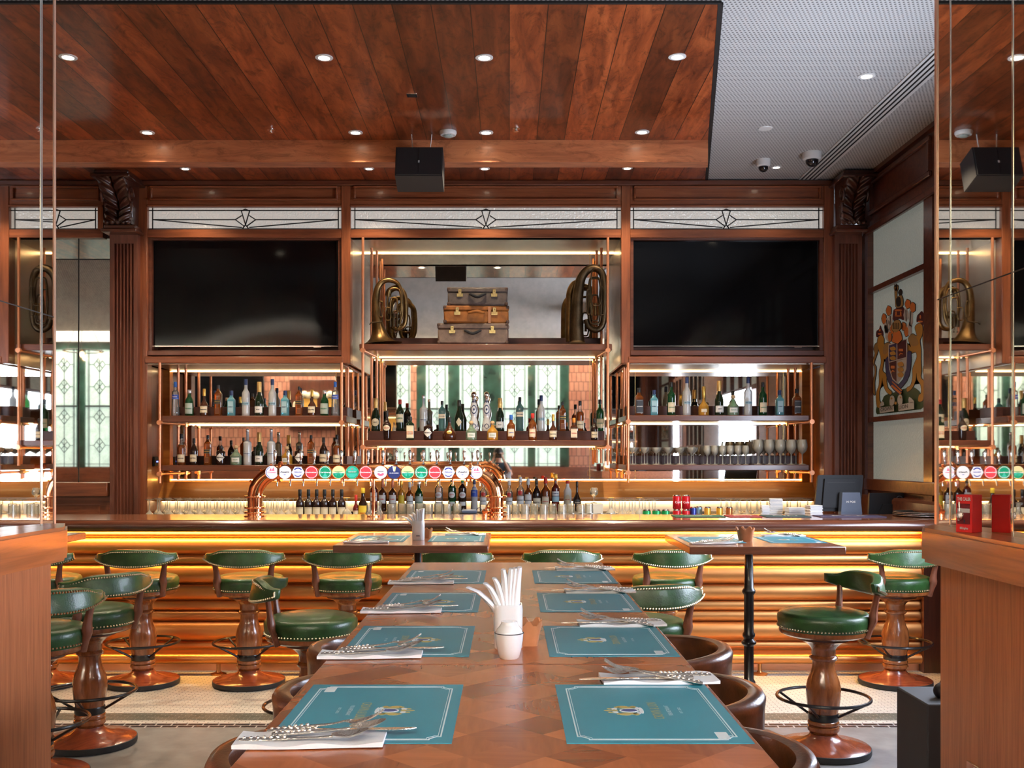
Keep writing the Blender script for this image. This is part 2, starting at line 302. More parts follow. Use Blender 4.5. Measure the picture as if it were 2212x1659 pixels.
# ------------------------------------------------------------------ mesh building
class MB:
    def __init__(s): s.v = []; s.f = []; s.m = []; s.T = None
    def put(s, vs, fs, mi=0):
        n = len(s.v)
        if s.T is not None: vs = [tuple(s.T @ Vector(p)) for p in vs]
        s.v += [tuple(p) for p in vs]; s.f += [tuple(i + n for i in f) for f in fs]
        s.m += mi if isinstance(mi, list) else [mi] * len(fs)
        return s
    def box(s, x0, x1, y0, y1, z0, z1, mi=0, b=0):
        c = ((x0 + x1) / 2, (y0 + y1) / 2, (z0 + z1) / 2); h = (abs(x1 - x0) / 2, abs(y1 - y0) / 2, abs(z1 - z0) / 2)
        b = min(b, *(k * .45 for k in h)) if b else 0
        S = (-1, 1)
        if not b:
            vs = [(c[0] + i * h[0], c[1] + j * h[1], c[2] + k * h[2]) for i in S for j in S for k in S]
            return s.put(vs, [(0, 1, 3, 2), (4, 6, 7, 5), (0, 4, 5, 1), (2, 3, 7, 6), (0, 2, 6, 4), (1, 5, 7, 3)], mi)
        vs = []; ix = {}
        for i in S:
            for j in S:
                for k in S:
                    g = (i, j, k)
                    for a in range(3):
                        p = [c[t] + g[t] * (h[t] - (0 if t == a else b)) for t in range(3)]
                        ix[(g, a)] = len(vs); vs.append(tuple(p))
        fs = []
        for a in range(3):
            u, v = [t for t in range(3) if t != a]
            for sg in S:
                q = []
                for (p, r) in ((-1, -1), (1, -1), (1, 1), (-1, 1)):
                    g = [0, 0, 0]; g[a] = sg; g[u] = p; g[v] = r; q.append(ix[(tuple(g), a)])
                fs.append(q)
            for su in S:
                for sv in S:
                    g0 = [0, 0, 0]; g1 = [0, 0, 0]; g0[a] = -1; g1[a] = 1
                    for g in (g0, g1): g[u] = su; g[v] = sv
                    fs.append([ix[(tuple(g0), u)], ix[(tuple(g1), u)], ix[(tuple(g1), v)], ix[(tuple(g0), v)]])
        for i in S:
            for j in S:
                for k in S: fs.append([ix[((i, j, k), a)] for a in range(3)])
        out = []
        for f in fs:
            P = [Vector(vs[i]) for i in f]; n = (P[1] - P[0]).cross(P[2] - P[0]); m_ = sum(P, Vector()) / len(P) - Vector(c)
            out.append(f if n.dot(m_) > 0 else f[::-1])
        return s.put(vs, out, mi)
    def lathe(s, pr, n=20, c=(0, 0, 0), mi=0, sq=0, sx=1, sy=1):
        """pr: (r, z) or (r, z, material of the band below it)"""
        vs = []; rings = []
        for p in pr:
            r, z = p[0], p[1]
            if r < 1e-6: rings.append([len(vs)]); vs.append((c[0], c[1], c[2] + z)); continue
            rg = []
            for i in range(n):
                a = 2 * pi * (i + .5) / n; ca, sa = cos(a), sin(a)
                k = 1 if not sq else 1 / (abs(ca) ** sq + abs(sa) ** sq) ** (1 / sq)
                rg.append(len(vs)); vs.append((c[0] + r * k * ca * sx, c[1] + r * k * sa * sy, c[2] + z))
            rings.append(rg)
        fs = []; ms = []
        for q in range(len(pr) - 1):
            A, B = rings[q], rings[q + 1]; m = pr[q + 1][2] if len(pr[q + 1]) > 2 else mi
            for i in range(n):
                j = (i + 1) % n
                if len(A) == 1 and len(B) == 1: continue
                if len(A) == 1: fs.append((A[0], B[j], B[i])) ; ms.append(m)
                elif len(B) == 1: fs.append((A[i], A[j], B[0])); ms.append(m)
                else: fs.append((A[i], A[j], B[j], B[i])); ms.append(m)
        return s.put(vs, fs, ms)
    def tube(s, pts, r=.01, n=8, mi=0, closed=False, caps=True, flat=1):
        P = [Vector(p) for p in pts]; L = len(P); rr = r if isinstance(r, (list, tuple)) else [r] * L
        vs = []; fs = []; T = []
        for i in range(L):
            a = P[(i - 1) % L] if closed or i > 0 else P[i]; b = P[(i + 1) % L] if closed or i < L - 1 else P[i]
            T.append((b - a).normalized() if (b - a).length > 1e-9 else Vector((0, 0, 1)))
        up = Vector((0, 0, 1)) if abs(T[0].z) < .9 else Vector((0, 1, 0))
        N = (up - T[0] * up.dot(T[0])).normalized()
        for i in range(L):
            N = (N - T[i] * N.dot(T[i])); N = N.normalized() if N.length > 1e-6 else T[i].orthogonal().normalized()
            Bn = T[i].cross(N)
            for k in range(n):
                a = 2 * pi * k / n; vs.append(tuple(P[i] + (N * cos(a) * flat + Bn * sin(a)) * rr[i]))
        for i in range(L if closed else L - 1):
            j = (i + 1) % L
            for k in range(n):
                l = (k + 1) % n; fs.append((i * n + k, i * n + l, j * n + l, j * n + k))
        if caps and not closed: fs.append(tuple(range(n))[::-1]); fs.append(tuple((L - 1) * n + k for k in range(n)))
        return s.put(vs, fs, mi)
    def prism(s, poly, d0, d1, ax='y', mi=0, mi_side=None):
        """extrude a 2D outline along an axis; ax y: (x,z), ax x: (y,z), ax z: (x,y)"""
        f = {'y': lambda u, v, d: (u, d, v), 'x': lambda u, v, d: (d, u, v), 'z': lambda u, v, d: (u, v, d)}[ax]
        n = len(poly); vs = [f(u, v, d0) for u, v in poly] + [f(u, v, d1) for u, v in poly]
        fs = [tuple(range(n))[::-1], tuple(range(n, 2 * n))] + [(i, (i + 1) % n, n + (i + 1) % n, n + i) for i in range(n)]
        return s.put(vs, fs, [mi, mi] + [mi if mi_side is None else mi_side] * n)
    def grid(s, fn, nu, nv, mi=0, cu=False):
        vs = [fn(i / (nu if cu else nu - 1), j / (nv - 1)) for j in range(nv) for i in range(nu)]
        fs = [(j * nu + i, j * nu + (i + 1) % nu, (j + 1) * nu + (i + 1) % nu, (j + 1) * nu + i) for j in range(nv - 1) for i in range(nu if cu else nu - 1)]
        return s.put(vs, fs, mi)
    def ball(s, c, r, mi=0, n=8, m=5, sz=1):
        return s.lathe([(r * sin(pi * k / m), -r * cos(pi * k / m) * sz) for k in range(m + 1)], n, c, mi)
    def mesh(s, name, mats, sharp=38):
        me = bpy.data.meshes.new(name); me.from_pydata(s.v, [], s.f)
        for m in mats: me.materials.append(M[m] if isinstance(m, str) else m)
        me.polygons.foreach_set('material_index', s.m); me.polygons.foreach_set('use_smooth', [True] * len(s.f))
        me.update(); me.set_sharp_from_angle(angle=radians(sharp)); return me
    def obj(s, name, mats, parent=None, sharp=38, loc=None, rz=None):
        o = bpy.data.objects.new(name, s.mesh(name, mats if isinstance(mats, (list, tuple)) else [mats], sharp)); COL.objects.link(o)
        if parent is not None: o.parent = parent
        if loc: o.location = loc
        if rz is not None: o.rotation_euler.z = rz
        return o
def tag(o, label=None, cat=None, group=None, kind=None):
    if label: o['label'] = label
    if cat: o['category'] = cat
    if group: o['group'] = group
    if kind: o['kind'] = kind
    return o
def struct(o, label=None): return tag(o, label, kind='structure')
def thing(name, label, cat, loc=(0, 0, 0), rz=0, group=None):
    o = bpy.data.objects.new(name, None); COL.objects.link(o); o.location = loc; o.rotation_euler = (0, 0, rz); o.empty_display_size = .1
    return tag(o, label, cat, group)
def plab(o, l): o['label'] = l; return o
def kids(o): return [c for c in ALLK.get(o.name, [])]
ALLK = {}
def dup(root, loc, rz=0, label=None, group=None, sc_=None):
    r = root.copy(); COL.objects.link(r); r.location = loc; r.rotation_euler = (0, 0, rz)
    if sc_: r.scale = sc_
    if label: r['label'] = label
    if group: r['group'] = group
    def rec(a, b):
        for ch in list(a.children):
            c = ch.copy(); COL.objects.link(c); c.parent = b; rec(ch, c)
    rec(root, r); return r
def xf(loc=(0, 0, 0), rz=0, rx=0, ry=0, s=1):
    return Matrix.Translation(loc) @ Matrix.Rotation(rz, 4, 'Z') @ Matrix.Rotation(ry, 4, 'Y') @ Matrix.Rotation(rx, 4, 'X') @ Matrix.Scale(s, 4)
def spl(pts, n=6, closed=False):
    P = [Vector(p) for p in pts]; out = []; L = len(P)
    for i in range(L if closed else L - 1):
        p0 = P[(i - 1) % L] if closed or i > 0 else P[i]; p1 = P[i]; p2 = P[(i + 1) % L]; p3 = P[(i + 2) % L] if closed or i < L - 2 else p2
        for k in range(n):
            t = k / n; out.append(.5 * ((2 * p1) + (p2 - p0) * t + (2 * p0 - 5 * p1 + 4 * p2 - p3) * t * t + (3 * p1 - p0 - 3 * p2 + p3) * t ** 3))
    if not closed: out.append(P[-1])
    return out
_tx = {}
def text2d(s, size=1.0, bold=0.0, spacing=1.0, res=3):
    """triangulated lettering, centred, as (verts2d, faces)"""
    k = (s, size, bold, spacing)
    if k in _tx: return _tx[k]
    c = bpy.data.curves.new('lettering', 'FONT'); c.body = s; c.size = size; c.align_x = 'CENTER'; c.align_y = 'CENTER'; c.offset = bold; c.space_character = spacing; c.resolution_u = res
    o = bpy.data.objects.new('lettering', c); COL.objects.link(o)
    dg = bpy.context.evaluated_depsgraph_get(); me = bpy.data.meshes.new_from_object(o.evaluated_get(dg))
    vs = [(v.co.x, v.co.y) for v in me.vertices]; fs = [tuple(p.vertices) for p in me.polygons]
    bpy.data.objects.remove(o); bpy.data.curves.remove(c); bpy.data.meshes.remove(me)
    _tx[k] = (vs, fs); return vs, fs
def put_text(b, s, size, fn, mi=0, bold=0, spacing=1.0, width=None):
    vs, fs = text2d(s, size, bold, spacing)
    if not vs: return
    k = 1
    if width:
        w_ = max(v[0] for v in vs) - min(v[0] for v in vs); k = width / w_ if w_ > 0 else 1
    b.put([fn(u * k, v) for u, v in vs], fs, mi)

# ------------------------------------------------------------------ room shell
YW = 9.2            # face of the back bar joinery
YM = 9.9            # mirrors at the back of the shelves
CZ = 4.035          # ceiling
CW = CZ - .008      # white ceiling face
XR = 3.2            # right wall
b = MB(); b.box(-12, XR + .1, -4.7, 5.80, -.1, 0, 0); b.box(-12, XR + .1, 5.80, 5.90, -.1, 0, 2); b.box(-12, XR + .1, 5.90, 5.965, -.1, 0, 1)
b.box(-12, XR + .1, 5.965, 6.13, -.1, 0, 3); b.box(-12, XR + .1, 6.13, 10.2, -.1, 0, 1)
struct(b.obj('floor', ['concrete', 'mosaic', 'mosaic_line', 'mosaic_dark']))
b = MB(); b.box(-12, XR + .1, -1.9, 10.2, CW, CW + .1, 0); b.box(-12, XR + .1, -2.0, -1.9, CW + .1, 5.1, 0)
struct(b.obj('ceiling', ['perf']), 'white perforated ceiling')
b = MB(); b.box(-12, XR + .1, -4.7, -1.9, 5.0, 5.1, 0); struct(b.obj('ceiling', ['white']))
# stained plank ceiling over the bar, its right edge running slightly askew
def xe(y): return 1.15 + (y - 5.65) * (.61 / 3.55)
b = MB(); b.prism([(-12, 5.61), (xe(5.61), 5.61), (xe(9.2), 9.2), (-12, 9.2)], CZ - .02, CW - .0005, 'z', 0)
struct(b.obj('ceiling', ['ceil_wood']), 'red-brown stained plank ceiling above the bar')
b = MB(); b.prism([(-12, 8.02), (xe(8.02), 8.02), (xe(8.17), 8.17), (-12, 8.17)], 3.842, CZ - .0201, 'z', 0)
struct(b.obj('trim_1', ['beam_wood']), 'stained timber downstand beam across the ceiling')
b = MB(); b.prism([(-12, 5.59), (xe(5.59) + .02, 5.59), (xe(5.61) + .02, 5.61), (-12, 5.61)], CZ - .022, CW - .0005, 'z')
b.prism([(xe(5.61), 5.61), (xe(5.61) + .03, 5.61), (xe(9.2) + .025, 9.19), (xe(9.2), 9.19)], CZ - .022, CW - .0005, 'z')
struct(b.obj('trim_2', ['ceil_dark']), 'black edge strip around the plank ceiling')
# walls
b = MB(); b.box(-12, XR + .2, 10.1, 10.2, 0, 4.1, 0); struct(b.obj('wall_back', ['wood_dark']))
b = MB(); b.box(-12.1, -12, -4.7, 10.2, 0, 5.1, 0); struct(b.obj('wall_left', ['clay']))
WXS = [(-1.98, -1.45), (-1.18, -.62), (-.19, .44), (.62, 1.2), (-11.2, -10.5), (-10.3, -9.72), (-9.53, -8.9), (-8.7, -8.1)]
b = MB(); edges = sorted(WXS); x = -12
def matx(x0, x1): return 0 if (-2.2 <= (x0 + x1) / 2 <= 1.45 or (x0 + x1) / 2 < -8) else 1
for (a0, a1) in edges + [(XR + .1, XR + .1)]:
    segs = [(x, a0)]
    if x < -8 < a0: segs = [(x, -8.0), (-8.0, -2.2), (-2.2, a0)]
    if x < 1.5 < a0: segs = [(x, 1.42), (1.42, a0)]
    for (p, q) in segs:
        if q > p: b.box(p, q, -4.6, -4.5, 0, 5.0, matx(p, q))
    if a1 > a0: b.box(a0, a1, -4.6, -4.5, 0, 1.3, 2); b.box(a0, a1, -4.6, -4.5, 3.93, 5.0, 0)
    x = a1
b.box(-12, XR, -4.5, -4.47, 0, 1.28, 2)
struct(b.obj('wall_front', ['green_tile', 'clay', 'wood_mid']))
b = MB(); b.box(-12, XR, -4.5, -4.42, 4.1, 4.45, 1); b.box(-12, XR, -4.5, -4.44, 4.45, 4.8, 0); struct(b.obj('trim_3', ['cove', 'white']), 'glowing cove along the wall top')
def lead_window(i, x0, x1):
    b = MB(); b.box(x0, x1, -4.56, -4.54, 1.3, 3.93); o = b.obj(f'window_{i}', ['window_pane']); struct(o)
    l = MB(); y0, y1 = -4.54, -4.53; xm = (x0 + x1) / 2; t = .008
    def bar(p, q, r, s_): 
        d = Vector((r - p, s_ - q)); n = Vector((-d.y, d.x)).normalized() * t / 2 * 1.5
        l.prism([(p + n.x, q + n.y), (r + n.x, s_ + n.y), (r - n.x, s_ - n.y), (p - n.x, q - n.y)], y0, y1, 'y')
    l.box(x0, x1, y0, -4.50, 2.64, 2.68)
    for (z0, z1) in ((1.3, 2.64), (2.68, 3.93)):
        for dx in (.06, .085): bar(x0 + dx, z0, x0 + dx, z1); bar(x1 - dx, z0, x1 - dx, z1)
    for zc in (1.78, 2.42, 3.1, 3.6):
        d = .13; bar(xm - d, zc, xm, zc + d * 1.3); bar(xm, zc + d * 1.3, xm + d, zc); bar(xm + d, zc, xm, zc - d * 1.3); bar(xm, zc - d * 1.3, xm - d, zc)
        bar(x0 + .085, zc, xm - d, zc); bar(xm + d, zc, x1 - .085, zc); bar(xm - d / 2, zc - d * .65, xm + d / 2, zc + d * .65); bar(xm - d / 2, zc + d * .65, xm + d / 2, zc - d * .65)
    bar(xm, 1.3, xm, 3.93); bar(x0, 1.36, x1, 1.36)
    l.obj('lead_lines', ['black_line'], o)
for i, (x0, x1) in enumerate(WXS): lead_window(i + 1, x0, x1)
# right wall: oak framing, pebbled panes, two bright side windows
b = MB()
def rw(y0, y1, z0, z1, mi=0, x0=XR, x1=XR + .1): b.box(x0, x1, y0, y1, z0, z1, mi)
rw(-4.7, 9.3, 0, .9, 0); rw(-4.7, 9.3, 3.55, 5.1, 0)
openings = [(-2.6, -1.1, .9, 3.55), (-.6, .9, .9, 3.55), (1.3, 2.9, .9, 3.55), (4.5, 6.6, .9, 3.55), (7.84, 9.12, 1.33, 3.55)]
y = -4.7
for (y0, y1, z0, z1) in openings:
    rw(y, y0, .9, 3.55, 0)
    if z0 > .9: rw(y0, y1, .9, z0, 0)
    y = y1
rw(y, 9.3, .9, 3.55, 0)
struct(b.obj('wall_right', ['wood_mid']))
def side_window(i, y0, y1, lit):
    b = MB(); z1 = 2.45
    b.box(XR + .04, XR + .06, y0, y1, .9, z1, 0); b.box(XR + .04, XR + .06, y0, y1, z1, 3.55, 1)
    o = b.obj(f'window_{i}', ['side_pane' if lit else 'pebble_grey', 'pebble_grey']); struct(o)
    f = MB(); n = 4
    for k in range(n + 1):
        yy = y0 + (y1 - y0) * k / n; f.box(XR - .01, XR + .05, yy - .03, yy + .03, .9, 3.55)
    for zz in (.93, 1.7, z1, 3.0, 3.52): f.box(XR - .005, XR + .045, y0, y1, zz - .03, zz + .03)
    f.obj('window_frame', ['wood_mid'], o)
for i, (y0, y1, lit) in enumerate([(-2.6, -1.1, 0), (-.6, .9, 1), (1.3, 2.9, 0), (4.5, 6.6, 1)]): side_window(20 + i, y0, y1, lit)
# frieze panels on the right wall
b = MB()
for (y0, y1) in ((5.0, 6.35), (6.5, 7.55), (7.75, 9.05)):
    b.box(XR - .03, XR, y0, y1, 3.66, 3.70, 0, .008); b.box(XR - .03, XR, y0, y1, 3.93, 3.97, 0, .008)
    b.box(XR - .03, XR, y0, y0 + .04, 3.70, 3.93, 0); b.box(XR - .03, XR, y1 - .04, y1, 3.70, 3.93, 0)
b.box(XR - .05, XR, 4, 9.1, 3.99, CZ + .01, 0)
b.box(XR - .04, XR, 4, 9.1, 3.50, 3.56, 0, .01)
struct(b.obj('trim_4', ['wood_mid']), 'raised frieze moulding on the right wall')
# ------------------------------------------------------------------ back bar joinery
def fx(px): return X(px, YW)
def fz(py): return Z(py, YW)
BB = thing('back_bar', 'tall mahogany back bar joinery with mirrored alcoves and moulded frieze', 'back bar', (0, YW, 0))
def J(b, name, mats, par=None, label=None, sharp=38):
    b.T = None; o = b.obj(name, mats, par if par is not None else BB, sharp)
    if par is None: o.location = (0, -YW, 0)
    if label: o['label'] = label
    return o
# posts and rails, drawn at the joinery face
posts = [(298, 318), (737, 757), (1342, 1362), (1780, 1802)]
b = MB()
for i, (p, q) in enumerate(posts):
    lo = 785 if i in (1, 2) else 1130
    b = MB(); b.box(fx(p), fx(q), YW, YW + .12, fz(lo), CZ - .021, 0, .004); J(b, 'post', ['wood'])
for (p, q) in ((318, 737), (757, 1342), (1362, 1780), (-60, 222)):
    b = MB()
    b.box(fx(p), fx(q), YW + .01, YW + .1, fz(447), CZ - .021, 0)                      # frieze board
    for (y0, y1) in ((403, 407), (430, 434)): b.box(fx(p) + .03, fx(q) - .03, YW - .03, YW + .01, fz(y1), fz(y0), 0, .008)
    for (x0, x1) in ((fx(p) + .03, fx(p) + .048), (fx(q) - .048, fx(q) - .03)): b.box(x0, x1, YW - .018, YW + .01, fz(431), fz(406), 0, .006)
    b.box(fx(p), fx(q), YW - .012, YW + .01, fz(447), fz(443), 0, .004)
    J(b, 'frieze_panel', ['woodx'])
    b = MB(); b.box(fx(p), fx(q), YW + .005, YW + .1, fz(513), fz(495), 0, .003); J(b, 'rail', ['woodx'])
b = MB(); b.box(fx(-60), fx(1880), YW - .03, YW + .1, CZ - .07, CZ - .0211, 0, .008); J(b, 'cornice', ['wood_mid'])
# pebbled transom panes with leaded art deco fan
def transom(p, q, ribbon=True):
    b = MB(); b.box(fx(p), fx(q), YW + .05, YW + .06, fz(495), fz(447)); o = J(b, 'transom_pane', ['pebble'], label='silvery pebbled glass transom')
    l = MB(); y0, y1 = YW + .042, YW + .05; t = .0085
    def bar(a, c, a2, c2):
        u, v, u2, v2 = fx(a), fz(c), fx(a2), fz(c2); d = Vector((u2 - u, v2 - v)); n = Vector((-d.y, d.x)).normalized() * t / 2
        l.prism([(u + n.x, v + n.y), (u2 + n.x, v2 + n.y), (u2 - n.x, v2 - n.y), (u - n.x, v - n.y)], y0, y1, 'y')
    for yy in (452, 492): bar(p, yy, q, yy)
    for xx in (p + 8, q - 8): bar(xx, 447, xx, 495)
    m = (p + q) / 2
    bar(p + 8, 472, m - 22, 472); bar(m + 22, 472, q - 8, 472); bar(p + 8, 472, m - 8, 489); bar(q - 8, 472, m + 8, 489)
    for sg in (-1, 1):
        bar(m + 22 * sg, 472, m + 3 * sg, 486); bar(m + 22 * sg, 472, m + 8 * sg, 463); bar(m, 449, m + 9 * sg, 453); bar(m + 9 * sg, 453, m, 483); bar(m, 483, m + 6 * sg, 491); bar(m + 3 * sg, 486, m + 6 * sg, 491)
    l.obj('lead_lines', ['black_line'], o)
for p, q in ((318, 737), (757, 1342), (1362, 1780), (22, 210)): transom(p, q)
b = MB(); b.box(fx(210), fx(222), YW + .01, YW + .1, fz(495), fz(447)); J(b, 'stile', ['wood'])
b = MB(); b.box(fx(-60), fx(22), YW + .01, YW + .1, fz(495), fz(447)); J(b, 'stile', ['wood'])
# television recesses
for (p, q) in ((318, 737), (1362, 1780)):
    b = MB(); x0, x1 = fx(p), fx(q)
    b.box(x0, x1, YW + .2, YW + .22, fz(785), fz(513), 0)
    b.box(x0, x0 + .03, YW + .03, YW + .2, fz(757), fz(513), 0); b.box(x1 - .03, x1, YW + .03, YW + .2, fz(757), fz(513), 0)
    b.box(x0 + .03, x1 - .03, YW + .03, YW + .2, fz(517), fz(513), 0)
    b.box(x0, x1, YW, YW + .2, fz(768), fz(757), 0, .004); J(b, 'television_recess', ['wood_mid'])
    b = MB(); b.box(x0 - .02, x1 + .02, YW - .01, YM, fz(785), fz(770), 0, .005); J(b, 'rail', ['woodx'])
    b = MB(); b.box(x0, x1, YW + .01, YM, fz(785) - .008, fz(785), 0); J(b, 'soffit_lining', ['satin'], label='brushed metal lining')
# centre alcove lining and lower alcove side panels
b = MB(); x0, x1 = fx(757), fx(1342)
b.box(x0 - .02, x0, YW + .12, YM, fz(785), fz(513), 0); b.box(x1, x1 + .02, YW + .12, YM, fz(785), fz(513), 0)
b.box(x0, x1, YW + .02, YM, fz(513), fz(513) + .02, 0); J(b, 'alcove_lining', ['satin'], label='brushed metal alcove lining')
b = MB(); xl, xr = fx(300), fx(1800)
b.box(xl - .03, xl, YW + .1, 9.95, .9, fz(785), 0); J(b, 'side_panel', ['wood_or'])
b = MB(); b.box(xr, xr + .03, YW + .1, 9.95, .9, fz(785), 0); J(b, 'side_panel', ['wood_or'])
for px in (353, 1746):          # corner uprights beside the mirror
    b = MB(); xx = X(px, 9.85); b.box(xx - .06, xx + .06, 9.85, 9.95, 1.1, fz(785), 0); J(b, 'upright', ['wood_amber_glow'])
# mirrors
b = MB(); b.box(xl, xr, YM + .001, YM + .01, 1.29, 3.52, 0); J(b, 'mirror_pane', ['antique'], label='foxed antique mirror')
b = MB()
for px in (404, 726, 821, 1274, 1372, 1692): b.box(X(px, YM) - .003, X(px, YM) + .003, YM - .003, YM + .001, 1.30, 2.5, 0)
for px in (821, 1274): b.box(X(px, YM) - .003, X(px, YM) + .003, YM - .003, YM + .001, 2.5, 3.5, 0)
J(b, 'mirror_seam', ['brass'])
# LED strips
def led(x0, x1, y, z, name='led_strip', par=None, m='led', h=.007, d=.010):
    b = MB(); b.box(x0, x1, y - d, y, z - h, z, 0); return J(b, name, [m], par, 'glowing warm light strip')
led(fx(757), fx(1342), YM - .01, fz(513) - .0, m='led')
led(fx(300), fx(735), YM - .01, fz(785) - .012); led(fx(1364), fx(1800), YM - .01, fz(785) - .012)
# amber ledge and white splashback, back counter
ZL = Z(1040, 9.7)
ZL = Z(1040, 9.86); b = MB(); b.prism([(9.70, Z(1075, 9.7)), (9.86, ZL), (YM, ZL), (YM, Z(1075, 9.7))], xl, xr, 'x'); J(b, 'ledge', ['wood_amber_glow'], label='amber lit timber ledge')
b = MB(); b.box(xl, xr, 9.70, 9.72, .9, Z(1075, 9.7), 0); J(b, 'splashback', ['tile_white'], label='cream splashback')
led(xl + .05, xr - .05, YM - .004, ZL + .022, m='led_amber', h=.012, d=.012)
b = MB(); b.box(xl, xr, 9.63, 9.70, Z(1075, 9.7) - .03, Z(1075, 9.7) - .004, 0); J(b, 'light_pelmet', ['wood_amber_glow'])
led(xl + .05, xr - .05, 9.695, Z(1075, 9.7) - .032, m='led', h=.008, d=.03)
# left bay: mirror over panelled dado
b = MB(); b.box(X(-100, YW), fx(237), YW + .05, YW + .06, fz(1042), fz(513), 0); J(b, 'mirror_pane', ['antique_hi'], label='tall bay mirror')
b = MB(); b.box(fx(165) - .004, fx(165) + .004, YW + .045, YW + .05, fz(1042), fz(513)); b.box(X(-100, YW), fx(237), YW + .045, YW + .05, fz(559), fz(557)); J(b, 'mirror_seam', ['black_line'])
b = MB(); b.box(X(-100, YW), fx(237), YW, YW + .1, .3, fz(1072), 0); b.box(X(-100, YW), fx(237), YW - .06, YW + .1, fz(1072), fz(1042), 0, .006)
for (a, c) in ((60, 217),):
    b.box(fx(a), fx(c), YW - .015, YW, fz(1094), fz(1090)); b.box(fx(c) - .02, fx(c), YW - .015, YW, .95, fz(1094))
J(b, 'dado_panel', ['woodx'])
b = MB(); b.box(-12, X(-60, YW), YW, YW + .1, 0, CZ, 0); J(b, 'wall_panel', ['wood_mid'])
# fluted pilasters with carved corbels
def pilaster(p, q, cp, cq, label):
    x0, x1 = X(p, 9.14), X(q, 9.14); t = thing('pilaster', label, 'pilaster', ((x0 + x1) / 2, 9.14, 0), group='fluted pilasters')
    hw = (x1 - x0) / 2; n = 6; zt = Z(507, 9.14) 
    pts = [(-hw, .1), (-hw, 0)]
    m0 = .035; fw = (2 * hw - 2 * m0) / n
    for i in range(n):
        a = -hw + m0 + i * fw
        for k in range(7):
            th = pi * k / 6; pts.append((a + fw * (.12 + .38 * (1 - cos(th))), .020 * sin(th)))
    pts += [(hw, 0), (hw, .1)]
    b = MB(); b.prism(pts, .4, zt - .08, 'z'); b.box(-hw, hw, 0, .1, zt - .08, zt, 0); b.obj('fluted_shaft', ['wood_pl'], t)
    b = MB(); b.box(-hw - .03, hw + .03, -.13, .1, zt, zt + .03, 0, .008); b.box(-hw - .015, hw + .015, -.10, .1, zt + .03, zt + .07, 0, .015); b.obj('capital_ledge', ['wood_mid'], t)
    cw = (X(cq, 9.0) - X(cp, 9.0)) / 2 * .80; zb, z1 = zt + .07, CZ - .09
    def prof(v): return -.13 - .02 * cos(v * pi * 2.2) - .16 * max(0, (v - .42)) ** 1.2 * 1.9
    def fn(u, v):
        s_ = (u - .5) * 2; a = abs(s_); d = prof(v)
        rid = .013 * sin((v * 34 - a * 7)) * (1 - a * .3) * (.3 + min(1, 6 * a)) 
        d += -.035 * (1 - (a * 1.8 - .9) ** 2) - rid + (.0 if a > .07 else .028 * (1 - a / .07))
        if a > .93: d = .02 + (1 - a) / .07 * (d - .02)
        return (s_ * cw * (1 + .10 * v), d, zb + v * (z1 - zb))
    b = MB(); b.grid(fn, 41, 70); 
    for k in range(5): b.ball((-cw * .8 + k * cw * .4, -.15, zb + .012), .026, 0, 8, 5)
    for sx in (-1, 1):      # side scrolls
        pts = []
        for k in range(26):
            a = k * .42; r = .085 - .003 * k; pts.append((sx * cw * 1.0, -.16 + r * cos(a) * .8, z1 - .12 + r * sin(a)))
        b.tube(pts, .012, 6); b.tube(spl([(sx * cw * .96, -.10, z1 - .2), (sx * cw * .92, -.13, (zb + z1) / 2), (sx * cw * .9, -.10, zb + .06)], 5), .016, 6)
    b.obj('carved_corbel', ['wood_dark'], t, 60)
    b = MB(); b.box(-cw - .05, cw + .05, -.33, .1, z1, z1 + .03, 0, .01); b.box(-cw - .03, cw + .03, -.30, .1, z1 + .03, CZ - .021, 0, .01); b.obj('abacus', ['wood_dark'], t)
pilaster(237, 298, 222, 296, 'fluted mahogany pilaster beside the bay mirror')
pilaster(1803, 1862, 1803, 1868, 'fluted mahogany pilaster beside the coat of arms window')

# ------------------------------------------------------------------ televisions
def tv(p, q, label):
    y = YW + .075; x0, x1, z0, z1 = X(p, y), X(q, y), Z(749, y), Z(517, y)
    t = thing('television', label, 'television', ((x0 + x1) / 2, y, z0), group='wall televisions')
    w_, h_ = (x1 - x0) / 2, z1 - z0
    b = MB(); b.box(-w_, w_, .002, .05, 0, h_, 0, .004); b.obj('casing', ['black'], t)
    def fn(u, v): return (-w_ + .012 + u * (2 * w_ - .024), -.002 + .0035 * sin(u * 5 + 1) * sin(v * 3), .014 + v * (h_ - .024))
    b = MB(); b.grid(fn, 40, 24); b.obj('screen', ['tv'], t, 80)
    b = MB(); b.box(-w_, w_, -.004, .004, 0, .010, 0); b.box(w_ - .22, w_ - .15, -.005, 0, -.008, 0, 0); plab(b.obj('bottom_trim', ['steel'], t), 'silver lower trim')
tv(327, 730, 'large black television over the shelves with the champagne bottles and beer pipe')
tv(1365, 1768, 'large black television over the stemmed glasses shelf')

